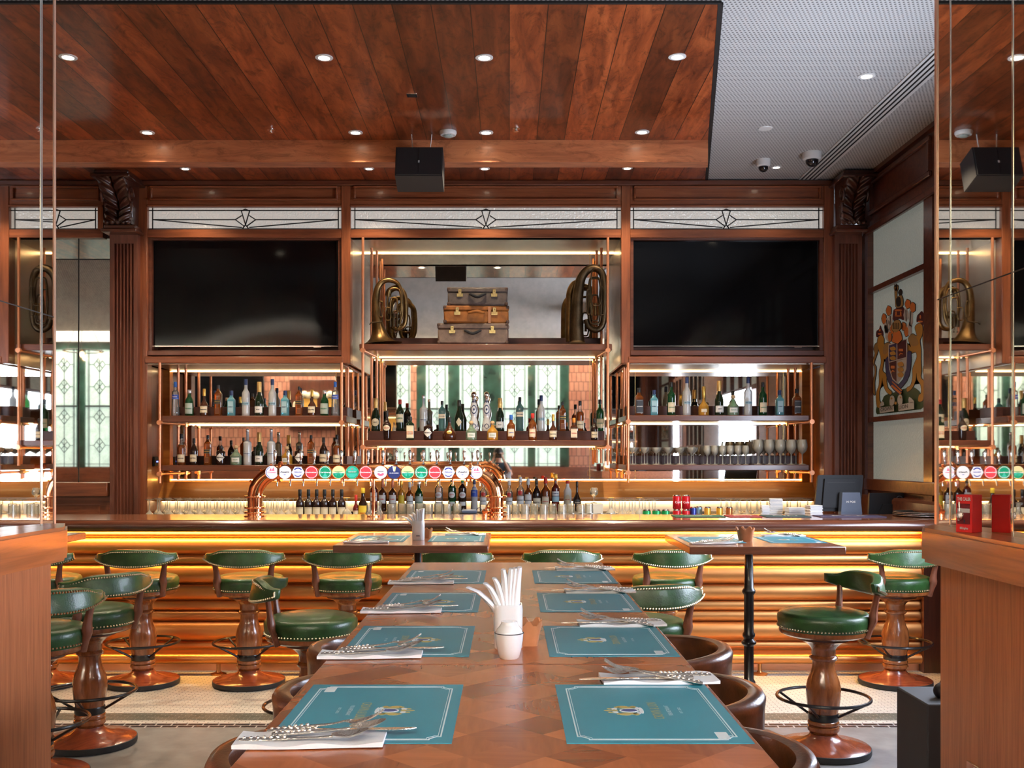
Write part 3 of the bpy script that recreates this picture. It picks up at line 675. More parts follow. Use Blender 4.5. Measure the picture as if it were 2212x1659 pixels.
# ------------------------------------------------------------------ hanging shelves on copper pipe frames
def shelf_unit(label, p0, p1, boards, ztop, zbot, arms, pp, yf=9.12, loc=None):
    t = thing('hanging_shelf', label, 'shelf', (0, 9.4, 0), group='copper pipe shelves')
    def A(b, name, m, lab=None, par=None):
        o = b.obj(name, m, par or t)
        if par is None: o.location = (0, -9.4, 0)
        if lab: o['label'] = lab
        return o
    for (ty, by, ry, *q) in boards:
        yr = q[0] if q else 9.45; zt, zb, zr = Z(ty, 9.15), Z(by, 9.15), Z(ry, yr)
        x0, x1 = X(p0, 9.15), X(p1, 9.15)
        b = MB(); b.box(x0, x1, 9.15, 9.78, zb, zt, 0, .004); A(b, 'shelf_board', ['wood_mid'])
        b = MB(); b.box(x0 + .04, x1 - .04, yr, 9.78, zt, zr, 0, .003); A(b, 'riser', ['wood_riser'])
        b = MB(); b.box(x0 + .02, x1 - .02, 9.775, 9.79, zb - .008, zb - .001, 0); A(b, 'led_strip', ['led'], 'glowing warm strip under the shelf')
    for side, px in (('l', pp[0]), ('r', pp[1])):
        xx = X(px, yf); ins = .055 if side == 'l' else -.055
        b = MB(); b.tube([(xx, yf, zbot), (xx, yf, ztop)], .0125, 10); A(b, 'copper_pipe', ['copper_pipe'])
        for yy, dx in ((9.58, ins * .3), (9.70, ins * .9)):
            b = MB(); b.tube([(xx + dx, yy, zbot + .02), (xx + dx, yy, ztop)], .0125, 10); A(b, 'copper_pipe', ['copper_pipe'])
        for az in arms:
            zz = Z(az, yf)
            b = MB(); b.tube([(xx, yf, zz), (xx + ins * .9, 9.80, zz)], .012, 10); b.lathe([(0, -.0), (.0225, 0), (.0225, .03), (0, .03)], 14, (0, 0, 0), 0); 
            b2 = MB(); b2.tube([(xx, yf, zz), (xx + ins * .9, 9.80, zz)], .012, 10)
            b2.T = Matrix.Translation((xx, yf - .022, zz)) @ Matrix.Rotation(-pi / 2, 4, 'X'); b2.lathe([(0, 0), (.022, 0), (.022, .045), (0, .045)], 14); b2.T = None
            A(b2, 'support_arm', ['copper_pipe'])
            for yy, dx in ((9.58, ins * .3), (9.70, ins * .9)):
                b = MB(); b.T = Matrix.Translation((xx + dx, yy, zz)); b.lathe([(0, -.02), (.019, -.02), (.019, .02), (0, .02)], 12); b.T = None; A(b, 'coupling', ['brass'])
    return t
shelf_unit('left copper pipe shelf of spirits under the television beside the switches', 347, 748, [(898, 912, 879), (1005, 1017, 985)], Z(785, YW), Z(1044, 9.12), (913, 1024), (345, 738))
shelf_unit('middle copper pipe shelf with suitcases and brass horns', 776, 1322, [(743, 757, 730, 9.66), (951, 963, 931)], Z(513, 9.12), Z(1006, 9.12), (757, 966), (784, 1313))
shelf_unit('right copper pipe shelf of bottles above stemmed glasses', 1352, 1752, [(897, 909, 877), (1004, 1016, 984)], Z(785, YW), Z(1042, 9.12), (911, 1021), (1357, 1753))
# switches and controllers on the left return panel
def plate(name, label, y, zc, w_, h_, mat, kind='switch', mk=None):
    t = thing(name, label, kind, (fx(300), y, zc), rz=pi / 2)
    b = MB(); b.box(-w_ / 2, w_ / 2, -.022, 0, -h_ / 2, h_ / 2, 0, .004); b.obj('face_plate', [mat], t)
    if mk: mk(t)
def rocker(t): b = MB(); b.box(-.012, .012, -.03, -.022, -.018, .018, 0, .003); b.obj('rocker', ['white'], t)
def disp(t):
    b = MB()
    for k in range(4): b.box(-.026 + k * .014, -.018 + k * .014, -.0235, -.022, -.008, .006, 0)
    plab(b.obj('display', ['blue_led'], t), 'blue lit digits')
plate('switch', 'upper white switch on the left return panel', 9.36, Z(921, 9.36), .085, .085, 'white', mk=rocker)
plate('switch', 'lower white switch on the left return panel', 9.36, Z(942, 9.36), .085, .085, 'white', mk=rocker)
plate('blank_plate', 'pale blank plate beneath the white switches', 9.36, Z(972, 9.36), .13, .095, 'steel', 'wall plate')
plate('controller', 'upper black controller with blue digits by the wall edge', 9.36, Z(997, 9.36), .13, .095, 'black', 'controller', disp)
plate('controller', 'black controller with blue digits nearer the copper pipe', 9.62, Z(997, 9.62), .13, .09, 'black', 'controller', disp)
plate('controller', 'lower black controller with blue digits', 9.36, Z(1023, 9.36), .13, .095, 'black', 'controller', disp)

# ------------------------------------------------------------------ bar counter
YB = 7.33
BC = thing('bar_counter', 'long bar counter with rolled copper front and round mahogany nosing', 'bar counter', (0, 7.5, 0))
def BA(b, name, m, lab=None, sharp=38):
    o = b.obj(name, m, BC, sharp); o.location = (0, -7.5, 0)
    if lab: o['label'] = lab
    return o
x0, x1 = -6.5, 3.0
b = MB(); b.box(x0, XR, 7.22, 7.92, 1.05, 1.09, 0, .004); BA(b, 'countertop', ['counter_top'])
pts = [(7.32, 1.088), (7.22, 1.09)]
for k in range(11): a = pi / 2 + pi * .95 * k / 10; pts.append((7.21 + .052 * cos(a) , 1.048 + .042 * sin(a)))
pts += [(7.245, 1.004)]
pts[0] = (7.245, 1.088)
b = MB(); b.prism(pts, x0, XR, 'x'); BA(b, 'nosing', ['wood_nose'])
zs = [1.0, .956, .837, .764, .626, .507, .434, .358, .217, .147]
pr = [(7.40, 1.0)]
for i in range(len(zs) - 1):
    za, zb = zs[i], zs[i + 1]; h = za - zb; dp = min(.055, h * .42)
    for k in range(9):
        a = pi * k / 8; pr.append((YB + .012 - dp * sin(a) ** .8, (za + zb) / 2 + h / 2 * cos(a) * .985))
pr += [(YB + .012, .06), (7.40, .06)]
b = MB(); b.prism(pr, x0, x1 - .06, 'x'); BA(b, 'rolled_front', ['copper_roll'], 'horizontal satin copper rolls', 50)
b = MB(); b.box(x0, x1, 7.35, 7.40, 0, .147, 0); BA(b, 'plinth', ['copper_shade'])
b = MB(); b.box(x1 - .06, XR, 7.26, 7.4, 0, 1.0, 0); b.box(x0, XR, 7.4, 7.44, 0, 1.05, 0); BA(b, 'end_panel', ['wood_dark'])
b = MB(); b.box(x0, x1 - .06, 7.262, 7.30, 1.040, 1.048, 0); BA(b, 'led_strip', ['led_bar'], 'amber light strip under the nosing')
b = MB(); b.box(x0, XR, 7.90, 8.42, .96, 1.0, 0, .004); b.box(x0, XR, 7.88, 7.90, .96, 1.05, 0); BA(b, 'service_ledge', ['steel'], 'steel service ledge')
b = MB(); b.tube([(x0, 7.22, .11), (x1 - .1, 7.22, .11)], .036, 14); fr = BA(b, 'foot_rail', ['copper_roll'])
for px in (472, 1641, 1212, 60):
    b = MB(); xx = X(px, 7.22); b.lathe([(0, 0), (.055, 0), (.055, .008), (.02, .018), (.014, .03), (.014, .08)], 16, (xx, 7.22, 0)); o = b.obj('rail_foot', ['copper_roll'], fr)
b = MB(); b.box(xl, xr, 8.95, 9.70, .88, .93, 0, .004); b.box(xl, xr, 8.98, 9.7, 0, .88, 1); b.box(xl, xr, 9.42, 9.70, .93, 1.03, 0, .003)
t = b.obj('back_counter', ['steel', 'wood_mid']); tag(t, 'low steel back counter under the mirrors holding bottles and glasses', 'counter')

# ------------------------------------------------------------------ mirrored piers
def pier(xm, x_out, yf, yn, zc, zl, side, label):
    """xm: plane of the mirror; side -1 left, +1 right"""
    t = thing('mirrored_pier', label, 'pier', (xm, (yf + yn) / 2, 0)); L = (-xm, -(yf + yn) / 2, 0)
    def A(b, n, m, lab=None):
        o = b.obj(n, m, t); o.location = L
        if lab: o['label'] = lab
    a, c = sorted((xm, x_out))
    b = MB(); b.box(min(xm + side * .01, x_out), max(xm + side * .01, x_out), yn, yf - .01, 0, zl, 0); A(b, 'base_panel', ['wood_pier'])
    e = xm - side * .11
    b = MB(); b.prism([(x_out, yn), (e, yn), (e, yf - .17), (xm - side * .03, yf + .025), (x_out, yf + .025)], zl, zc, 'z'); b.prism([(x_out - side * .002, yn - .004), (e - side * .008, yn - .004), (e - side * .008, yf - .165), (xm - side * .035, yf + .033), (x_out - side * .002, yf + .033)], zl + .012, zc - .012, 'z'); A(b, 'cap', ['wood_cap'])
    b = MB(); b.box(min(xm + side * .012, x_out), max(xm + side * .012, x_out), yn, yf - .012, zc, CW - .001, 0); A(b, 'core', ['wood_dark'])
    b = MB(); b.box(min(xm, xm + side * .012), max(xm, xm + side * .012), yn, yf - .012, zc, CW - .0005, 0)
    b.box(a + (.012 if side > 0 else 0), c - (.012 if side < 0 else 0), yf - .012, yf, zc, CW - .0005, 0); A(b, 'mirror_pane', ['mirror'])
    return t, A
t, A = pier(-1.745, -2.7, 3.93, 1.7, 1.28, 1.155, -1, 'wooden pier with mirror glass at the left frame edge')
b = MB(); b.box(-1.752, -1.742, 3.922, 3.936, 1.28, CW - .0005, 0); A(b, 'edge_trim', ['copper_edge'], 'peach bevelled mirror edge')
b = MB(); ys = 1.745 * F / 1010; b.box(-1.746, -1.7435, ys - .012, ys + .006, 1.28, CW - .0005, 0); A(b, 'bevel_strip', ['bevel'])
b = MB(); b.box(-1.746, -1.7442, 1.7, 3.93, 2.07, 2.074, 0); A(b, 'mirror_seam', ['black_line'])
t, A = pier(1.5, 2.6, 3.595, 1.7, 1.30, 1.185, 1, 'wooden pier with mirror glass carrying the red box')
b = MB(); b.box(1.496, 1.507, 3.585, 3.603, 1.30, CW - .0005, 0); A(b, 'edge_trim', ['copper_edge'], 'peach bevelled mirror edge')
for px in (2053, 2188):
    ys = 1.5 * F / (px - PX); b = MB(); b.box(1.4985, 1.501, ys - .004, ys + .005, 1.30, CW - .0005, 0); A(b, 'bevel_strip', ['bevel'])
b = MB(); b.box(1.4992, 1.501, 1.7, 3.59, 2.085, 2.089, 0); A(b, 'mirror_seam', ['black_line'])
# ------------------------------------------------------------------ green leather bar stools
def make_stool(label):
    t = thing('bar_stool', label, 'bar stool', group='green leather swivel stools')
    b = MB(); b.lathe([(0, .004, 1), (.238, .004, 1), (.240, .010, 1), (.240, .034, 1), (.236, .036, 1), (.232, .040, 0), (.16, .052, 0), (.10, .070, 0), (.075, .088, 0), (.07, .10, 0), (0, .10, 0)], 40)
    b.obj('base', ['stool_base', 'rubber'], t)
    b = MB(); b.lathe([(0, .095), (.062, .095), (.066, .105), (.080, .115), (.083, .127), (.080, .138), (.072, .142), (.079, .148), (.081, .158), (.076, .168), (.068, .172), (.070, .19), (.070, .20), (.082, .245), (.088, .30), (.088, .335), (.080, .375), (.066, .41), (.058, .44), (.056, .465), (.058, .478), (.068, .482), (.073, .492), (.068, .502), (.060, .506), (.062, .512), (.061, .535), (.066, .545), (.072, .553), (.095, .572), (.118, .583), (.134, .588), (.134, .592), (0, .592)], 32)
    b.obj('turned_column', ['stool_wood'], t)
    b = MB(); b.lathe([(.070, .168), (.076, .168), (.078, .174), (.078, .200), (.076, .206), (.070, .206)], 28); b.obj('collar', ['iron'], t)
    b = MB(); b.lathe([(0, .592), (.136, .592), (.138, .612), (0, .612)], 28); b.obj('swivel_plate', ['wood_dark'], t)
    b = MB(); ring = [(.235 * cos(a), .235 * sin(a), .285) for a in [2 * pi * k / 40 for k in range(40)]]; b.tube(ring, .0085, 8, closed=True); fr = b.obj('foot_ring', ['iron'], t)
    for k in range(4):
        a = pi / 4 + k * pi / 2; b = MB(); b.tube([(.232 * cos(a), .232 * sin(a), .282), (.076 * cos(a), .076 * sin(a), .19)], .007, 6); b.obj('strut', ['iron'], fr)
    b = MB(); b.lathe([(0, .612), (.205, .612), (.222, .622), (.226, .634), (.224, .645), (0, .645)], 40); b.obj('seat_frame', ['stool_wood'], t)
    b = MB(); b.lathe([(0, .643), (.224, .643), (.230, .655), (.234, .69), (.233, .712), (.222, .728), (.200, .735), (.194, .733), (.17, .742), (.10, .75), (0, .753)], 44); c = b.obj('seat_cushion', ['green'], t, 60)
    b = MB()
    for k in range(84): a = 2 * pi * k / 84; b.ball((.2315 * cos(a), .2315 * sin(a), .657), .0056, 0, 6, 4)
    b.obj('nail_trim', ['nail'], c)
    # back pad: arc about the seat, facing +y, back at -y
    y0, RR, TH = .03, .30, radians(56)
    def edge(u):   # u -1..1 : bottom and top height of the pad
        a = abs(u); zt = .932 - .028 * (1 / (1 + math.exp(-(a - .62) * 14))) - .004 * a; zb = .812 + .045 * a ** 2.2; return zb, zt
    def pad(u, v):
        s_ = (u - .5) * 2; th = s_ * TH; zb, zt = edge(s_)
        tt = .5 + .5 * cos(pi * min(1, max(0, abs(s_) - .93) / .07)) ; th_ = .026 * (.35 + .65 * tt)
        a = 2 * pi * v; ca, sa = cos(a), sin(a); e = .3
        dr = th_ * math.copysign(abs(ca) ** e, ca); dz = (zt - zb) / 2 * math.copysign(abs(sa) ** .55, sa)
        r = RR + dr - .012 * (dz / .06); zc = (zt + zb) / 2 + dz
        return (r * sin(th), y0 - r * cos(th), zc)
    b = MB(); n_u, n_v = 41, 22
    vs = [pad(i / (n_u - 1), j / n_v) for i in range(n_u) for j in range(n_v)]
    fs = [(i * n_v + j, i * n_v + (j + 1) % n_v, (i + 1) * n_v + (j + 1) % n_v, (i + 1) * n_v + j) for i in range(n_u - 1) for j in range(n_v)]
    fs += [tuple(range(n_v)), tuple((n_u - 1) * n_v + j for j in range(n_v))]
    b.put(vs, fs); p = b.obj('backrest', ['green'], t, 60)
    b = MB()
    def nail(s_, z, r): th = s_ * TH; b.ball((r * sin(th), y0 - r * cos(th), z), .0062, 0, 6, 4)
    for k in range(45):
        s_ = (k / 44 - .5) * 1.9; zb, zt = edge(s_); nail(s_, zb + .012, RR + .033); nail(s_, zt - .014, RR + .016)
    for sg in (-1, 1):
        zb, zt = edge(.95)
        for k in range(1, 7): nail(sg * .955, zb + .01 + (zt - zb - .024) * k / 7, RR + .022)
    b.obj('nail_trim', ['nail'], p)
    for sg in (-1, 1):
        pts = []
        for (z, r, th) in ((.615, .232, 44), (.66, .246, 43), (.70, .262, 42), (.73, .262, 41), (.79, .272, 41), (.85, .285, 42)):
            a = radians(th) * sg; pts.append((r * sin(a), y0 * .5 - r * cos(a), z))
        b = MB(); P = spl(pts, 3); b.tube(P, [.021 - .004 * (i / len(P)) + .007 * math.exp(-((i / len(P)) - .5) ** 2 * 40) for i in range(len(P))], 8, flat=.8)
        b.obj('back_post', ['stool_post'], t, 50)
    return t
GY = 6.91
row = [(98, 0, 'partly hidden by the left pier'), (309, 6, 'nearest the fluted pilaster end of the bar'), (538, 4, 'under the left beer tap column'), (750, -2, 'with its top hidden by the left high table'), (982, 0, 'seen behind the black table leg, only its back showing'), (1211, 0, 'beyond the far end of the long table'), (1441, 3, 'beside the left edge of the right high table'), (1934, 4, 'at the far right end of the bar')]
proto = None
for px, a, d in row:
    lab = 'green stool pushed toward the bar, ' + d; loc = (X(px, GY), GY, 0)
    if proto is None: proto = make_stool(lab); proto.location = loc; proto.rotation_euler.z = radians(a); 
    else: dup(proto, loc, radians(a), lab)
# stools at the high tables: angle turns the backrest (normally at -y)
for (x, y, bd, d) in ((-2.24, 5.47, -38, 'green stool by the left pier with its whole turned column in view'), (-2.245, 4.86, -48, 'green stool half hidden by the left pier, nearest of the three there'),
                      (-1.0, 5.17, 188, 'green stool turned sideways at the left high table, wide seat and side-on back'), (.645, 5.08, -72, 'green stool showing nailed back beside the far right table corner'),
                      (1.635, 5.33, 11, 'large green stool turned sideways in front of the right high table')):
    dup(proto, (x, y, 0), radians(bd + 90), d)

# ------------------------------------------------------------------ brown leather barrel chairs
def make_barrel(label):
    """faces +y"""
    t = thing('barrel_chair', label, 'chair', group='brown leather barrel chairs at the long table')
    TH = radians(128)
    def prof(s_):      # radius, rim height, thickness along the shell
        a = abs(s_); return .285 + .01 * a, .805 - .035 * a ** 2 - .02 * max(0, a - .75) / .25, .026
    n_u = 49; ring = []
    sec = [(-1, 0), (-1, .5), (-1, .86), (-1.15, .95), (-.9, 1.0), (0, 1.015), (.9, 1.0), (1.25, .95), (1.1, .86), (1, .5), (.8, 0)]
    vs = []
    for i in range(n_u):
        s_ = (i / (n_u - 1) - .5) * 2; th = s_ * TH; r0, zt, th_ = prof(s_); zb = .47
        k = 1 if abs(s_) < .95 else .55 + .45 * (1 - abs(s_)) / .05
        for (dx, dz) in sec:
            r = r0 + dx * th_ * k; y_off = 0
            if abs(s_) > .70: y_off = .06 * (abs(s_) - .70) / .30
            vs.append((r * sin(th), -r * cos(th) + y_off, zb + (zt - zb) * dz))
    m = len(sec); fs = [(i * m + j, i * m + (j + 1) % m, (i + 1) * m + (j + 1) % m, (i + 1) * m + j) for i in range(n_u - 1) for j in range(m)]
    fs += [tuple(range(m)), tuple((n_u - 1) * m + j for j in range(m))]
    b = MB(); b.put(vs, fs); b.obj('barrel_back', ['brown_leather'], t, 50)
    b = MB(); b.lathe([(0, .46), (.25, .46), (.262, .48), (.262, .56), (.25, .585), (.2, .60), (0, .605)], 32); b.obj('seat_cushion', ['brown_leather'], t, 50)
    for sx in (-1, 1):
        for sy in (-1, 1):
            b = MB(); b.tube([(sx * .22, sy * .22, 0), (sx * .17, sy * .17, .47)], [.016, .022], 8); b.obj('leg', ['wood_dark'], t)
    b = MB(); ring = [(.2 * cos(a), .2 * sin(a), .2) for a in [2 * pi * k / 24 for k in range(24)]]; b.tube(ring, .008, 6, closed=True); b.obj('foot_rail', ['brass'], t)
    return t
pb = None
for sx, side in ((-1, 'left'), (1, 'right')):
    for i, (yy, xx) in enumerate(((2.56, .43 if sx < 0 else .445), (3.26, .43 if sx < 0 else .49), (3.98, .465 if sx < 0 else .545))):
        lab = f"brown leather barrel chair on the {side} side of the long table, {('nearest the frame bottom', 'middle of three', 'farthest toward the bar')[i]}"
        rz = -pi / 2 if sx < 0 else pi / 2
        if pb is None: pb = make_barrel(lab); pb.location = (sx * xx, yy, 0); pb.rotation_euler.z = rz
        else: dup(pb, (sx * xx, yy, 0), rz, lab)

# ------------------------------------------------------------------ tables
TT = 1.08
def make_table(x0, x1, y0, y1, label, th=.04, mat='table_top2', legs=None):
    cx, cy = (x0 + x1) / 2, (y0 + y1) / 2; t = thing('high_table', label, 'table', (cx, cy, 0))
    hx, hy = (x1 - x0) / 2, (y1 - y0) / 2
    b = MB(); b.box(-hx, hx, -hy, hy, TT - th, TT, 1, .004)
    ntop = [i for i, f in enumerate(b.f) if all(abs(b.v[k][2] - TT) < 1e-6 for k in f)]
    for i in ntop: b.m[i] = 0
    b.obj('tabletop', [mat, 'table_edge'], t)
    for (lx, ly) in (legs or ((0, 0),)):
        b = MB(); pr = [(0, 0), (.17, 0), (.17, .012), (.15, .022), (.06, .05), (.035, .08), (.030, .12)]
        for zc, r in ((.16, .05), (.30, .036), (.52, .040), (.56, .034), (.80, .036)):
            pr += [(.026, zc - .02), (r, zc - .006), (r, zc + .006), (.026, zc + .02)]
        pr += [(.022, 1.0), (.05, TT - th - .01), (.05, TT - th), (0, TT - th)]
        b.lathe(pr, 20, (lx, ly, 0)); b.obj('cast_leg', ['iron'], t)
    return t
make_table(-.415, .402, 2.262, 4.43, 'long parquet table down the middle, far section', mat='parquet', legs=((0, -.7), (0, .7)))
make_table(-.415, .402, .75, 2.258, 'long parquet table down the middle, near section at the bottom edge', mat='parquet', legs=((0, .3),))
make_table(-.908, -.108, 5.27, 6.15, 'square high table with one black leg left of the long table')
make_table(.915, 1.708, 5.19, 6.02, 'square high table with one black leg right of the long table')
make_table(-3.35, -2.55, 5.35, 6.17, 'high table corner showing past the left pier')

# ------------------------------------------------------------------ place mats
def make_mat(label):
    """reads from -y: .42 wide along x, .30 deep"""
    t = thing('placemat', label, 'placemat', group='teal crest placemats')
    b = MB(); b.box(-.21, .21, -.15, .15, .0003, .0013, 0); b.obj('mat_sheet', ['teal'], t)
    b = MB(); z0, z1 = .0013, .00165
    def frame(ix, iy, w_, n):
        o = [(-ix + n, -iy), (ix - n, -iy), (ix - n, -iy + n * .35), (ix - n * .35, -iy + n), (ix, -iy + n), (ix, iy - n), (ix - n * .35, iy - n), (ix - n, iy - n * .35), (ix - n, iy), (-ix + n, iy), (-ix + n, iy - n * .35), (-ix + n * .35, iy - n), (-ix, iy - n), (-ix, -iy + n), (-ix + n * .35, -iy + n), (-ix + n, -iy + n * .35)]
        for k in range(16):
            p, q = Vector(o[k]), Vector(o[(k + 1) % 16]); d = (q - p).normalized(); n_ = Vector((-d.y, d.x)) * w_ / 2; p = p - d * w_ / 2; q = q + d * w_ / 2
            b.prism([tuple(p + n_), tuple(q + n_), tuple(q - n_), tuple(p - n_)], z0, z1, 'z')
    frame(.190, .130, .0024, .018); frame(.1855, .1255, .001, .018)
    b.obj('printed_border', ['print_white'], t)
    b = MB(); put_text(b, 'CROWN & LION', .026, lambda u, v: (u, v - .022, z1), 0, width=.118); b.obj('gold_lettering', ['print_gold'], t)
    b = MB(); put_text(b, 'PUB & RESTAURANT', .011, lambda u, v: (u, v - .045, z1), 0, width=.07); put_text(b, 'EST. 2022', .007, lambda u, v: (u, v - .066, z1), 0, width=.04); b.obj('white_lettering', ['print_white'], t)
    b = MB(); cy = .03
    def disc(x, y, rx, ry, m, z=z1): b.prism([(x + rx * cos(2 * pi * k / 10), y + ry * sin(2 * pi * k / 10)) for k in range(10)], z0, z, 'z', m)
    disc(0, cy - .004, .013, .018, 1, z1 + .0002); disc(0, cy - .004, .010, .015, 2, z1 + .0003)
    for sg in (-1, 1):
        for (x, y, rx, ry, m) in ((.022, .0, .007, .016, 0), (.026, -.014, .008, .006, 0), (.024, .016, .005, .005, 0), (.012, .022, .006, .006, 1), (.017, -.02, .008, .004, 1), (.013, .03, .004, .005, 0), (.031, .006, .003, .010, 0)): disc(sg * x, cy + y, rx, ry, m)
    disc(0, cy + .022, .007, .006, 0); disc(0, cy + .034, .004, .008, 0); disc(0, cy - .026, .022, .004, 1)
    b.obj('crest', ['print_gold', 'print_white', 'print_blue'], t)
    b = MB(); b.box(-.185, -.145, -.118, -.098, z0, z1, 0); plab(b.obj('sticker', ['print_white'], t), 'white corner label')
    return t
# ------------------------------------------------------------------ cutlery on folded napkins
def napkin(par, loc, rz, label):
    def fn(u, v): return ((u - .5) * .235, (v - .5) * .085 * (1 + .08 * sin(u * 5)), .0035 + .0025 * sin(u * 14 + v * 3) * (1 if v < .1 or v > .9 else .3) + .003)
    b = MB(); b.grid(fn, 24, 8); n = len(b.v); b.v += [(x, y, .0005) for x, y, z in b.v[:n]]
    b.f += [tuple(i + n for i in f)[::-1] for f in b.f[:]]; b.m = [0] * len(b.f)
    idx = [i for i in range(24)] + [j * 24 + 23 for j in range(1, 8)] + [7 * 24 + i for i in range(22, -1, -1)] + [j * 24 for j in range(6, 0, -1)]
    for k in range(len(idx)): a, c = idx[k], idx[(k + 1) % len(idx)]; b.f.append((a, a + n, c + n, c)); b.m.append(0)
    o = b.obj('napkin', ['paper'], None, 50); tag(o, label, 'napkin', 'folded paper napkins'); o.location = loc; o.rotation_euler.z = rz; return o
def handle(b, x0, x1, z):
    P = [(x0 + (x1 - x0) * k / 10, 0, z) for k in range(11)]; b.tube(P, [.0065, .0085, .0075, .006, .0055, .006, .0055, .0045, .004, .0035, .003], 8, flat=.55)
    for k in range(7): b.ball((x0 + .008 + k * (x1 - x0) * .09, .0, z + .003), .0035, 0, 6, 4)
def mk_fork():
    b = MB(); handle(b, -.10, .015, .004); b.tube([(.015, 0, .004), (.035, 0, .006), (.045, 0, .005)], [.003, .0035, .006], 8, flat=.5)
    b.tube(spl([(.044, 0, .005), (.052, 0, .003), (.062, 0, .004)], 3), [.009, .011, .0115, .012, .012, .012, .0115], 8, flat=.2)
    for k in range(4): y = -.0095 + k * .0063; b.tube(spl([(.060, y, .0035), (.08, y, .007), (.10, y * .95, .015)], 4), .0018, 5)
    return b
def mk_spoon(s=1.0):
    b = MB(); handle(b, -.10 * s, .02, .004); b.tube([(.02, 0, .004), (.05, 0, .005)], [.003, .004], 8, flat=.5)
    def fn(u, v):
        a = u * 2 * pi; r = v; return (.078 + .030 * r * cos(a), .019 * r * sin(a), .002 + .007 * r * r + (.006 * r if cos(a) > 0 else 0) * cos(a))
    b.grid(fn, 20, 6, cu=True); return b
def mk_knife():
    b = MB(); handle(b, -.11, .0, .004); b.prism([(0, -.004), (.05, -.006), (.09, -.0085), (.112, -.004), (.122, .003), (.12, .005), (.05, .005), (0, .004)], .0035, .0052, 'z'); return b
CUT = {'fork': mk_fork().mesh('fork', [M['silver_orn']], 50), 'spoon': mk_spoon().mesh('spoon', [M['silver_orn']], 50), 'teaspoon': mk_spoon(.75).mesh('teaspoon', [M['silver_orn']], 50), 'knife': mk_knife().mesh('knife', [M['silver_orn']], 50)}
def cutlery(cx, cy, rz, where):
    """handles toward local -x"""
    napkin(None, (cx, cy, TT + .0015), rz, 'white folded napkin under cutlery ' + where)
    B = Matrix.Translation((cx, cy, TT)) @ Matrix.Rotation(rz, 4, 'Z')
    for (k, dx, dy, dz, a, tilt) in (('knife', .045, .030, .0085, 1, 0), ('spoon', -.012, -.020, .0085, -5, -3), ('teaspoon', .012, .006, .0125, 4, -3), ('fork', .018, .030, .0165, -12, -9)):
        o = bpy.data.objects.new(k, CUT[k]); COL.objects.link(o)
        o.matrix_world = B @ Matrix.Translation((dx, dy, dz)) @ Matrix.Rotation(radians(a), 4, 'Z') @ Matrix.Rotation(radians(tilt), 4, 'Y')
        tag(o, f'ornate silver {k} {where}', 'cutlery', f'{k}s laid on napkins')
pm = None
ords = ['nearest the camera', 'second from the camera', 'third from the camera', 'farthest from the camera']
def place_mat(x, y, rz, label):
    global pm
    if pm is None: pm = make_mat(label); pm.location = (x, y, TT); pm.rotation_euler.z = rz
    else: dup(pm, (x, y, TT), rz, label)
for i, yc in enumerate((1.845, 2.555, 3.225, 3.90)):
    place_mat(-.242, yc, -pi / 2, f'teal placemat on the left side of the long table, {ords[i]}')
    place_mat(.242, yc, pi / 2, f'teal placemat on the right side of the long table, {ords[i]}')
    cutlery(-.318, yc - .20, radians(2), f'at the left seat {ords[i]}')
    cutlery(.305, yc + .235 if i else yc + .25, pi + radians(3), f'at the right seat {ords[i]}')
for (tx, ty, nm) in ((-.908, 5.27, 'left'), (.915, 5.19, 'right')):
    yc = ty + .42
    place_mat(tx + .19, yc, -pi / 2, f'placemat on the {nm} high table, its left half'); place_mat(tx + .62, yc, pi / 2, f'placemat on the {nm} high table, its right half')
    cutlery(tx + .15, yc - .26, radians(2), f'on the left half of the {nm} high table'); cutlery(tx + .655, yc + .255, pi, f'on the right half of the {nm} high table')
# ------------------------------------------------------------------ table centre pieces
def holder(x, y, label, nlab, clab=None, rz=0):
    t = thing('napkin_holder', label, 'napkin holder', (x, y, TT), rz)
    b = MB(); h = .105
    b.lathe([(0, 0), (.040, 0), (.043, .004), (.044, h - .01), (.042, h), (.038, h), (.038, .01), (0, .01)], 24, sq=5, sx=.78, sy=.78); b.obj('ceramic_box', ['ceramic'], t)
    b = MB(); b.box(-.010, .010, -.0375, -.034, .022, .026, 0); b.obj('slot', ['black'], t)
    return t
def napfan(x, y, z, label, rz=0, h=.15):
    t = thing('napkin_bundle', label, 'napkins', (x, y, z), rz, None)
    for k, (dx, lean, hh) in enumerate(((-.028, -.55, .8), (-.018, -.30, .86), (-.010, -.18, .93), (-.003, -.06, 1.05), (.006, .03, 1.06), (.014, .06, 1.07), (.023, .08, 1.08))):
        def fn(u, v, lean=lean, dx=dx, hh=hh):
            w_ = .0115 * (1 - .3 * v ** 4) * (.6 + .4 * sin(pi * min(1, v * .8 + .1))); c = dx * .8 + lean * h * .75 * max(0, (v - .5) / .5) ** 1.3; a = 2 * pi * u
            return (c + w_ * cos(a), .026 * sin(a) * (1 - .2 * v), v * h * hh - (.008 if v > .99 else 0))
        b = MB(); b.grid(fn, 12, 9, cu=True); b.f.append(tuple(8 * 12 + i for i in range(12))); b.m.append(0); b.obj('napkin_fold', ['paper'], t, 60)
    return t
holder(-.002, 2.46, 'white ceramic napkin holder behind the cup on the long table', '')
napfan(-.004, 2.46, TT + .012, 'fan of white napkins standing in the long table holder', 0, .175)
holder(X(904, 5.62), 5.62, 'white ceramic napkin holder on the left high table', '')
napfan(X(904, 5.62), 5.62, TT + .012, 'white napkins standing in the left high table holder', 0, .155)
t = thing('sugar_pot', 'small white lidded pot with dark rim at the table centre', 'pot', (X(1100, 2.33), 2.33, TT))
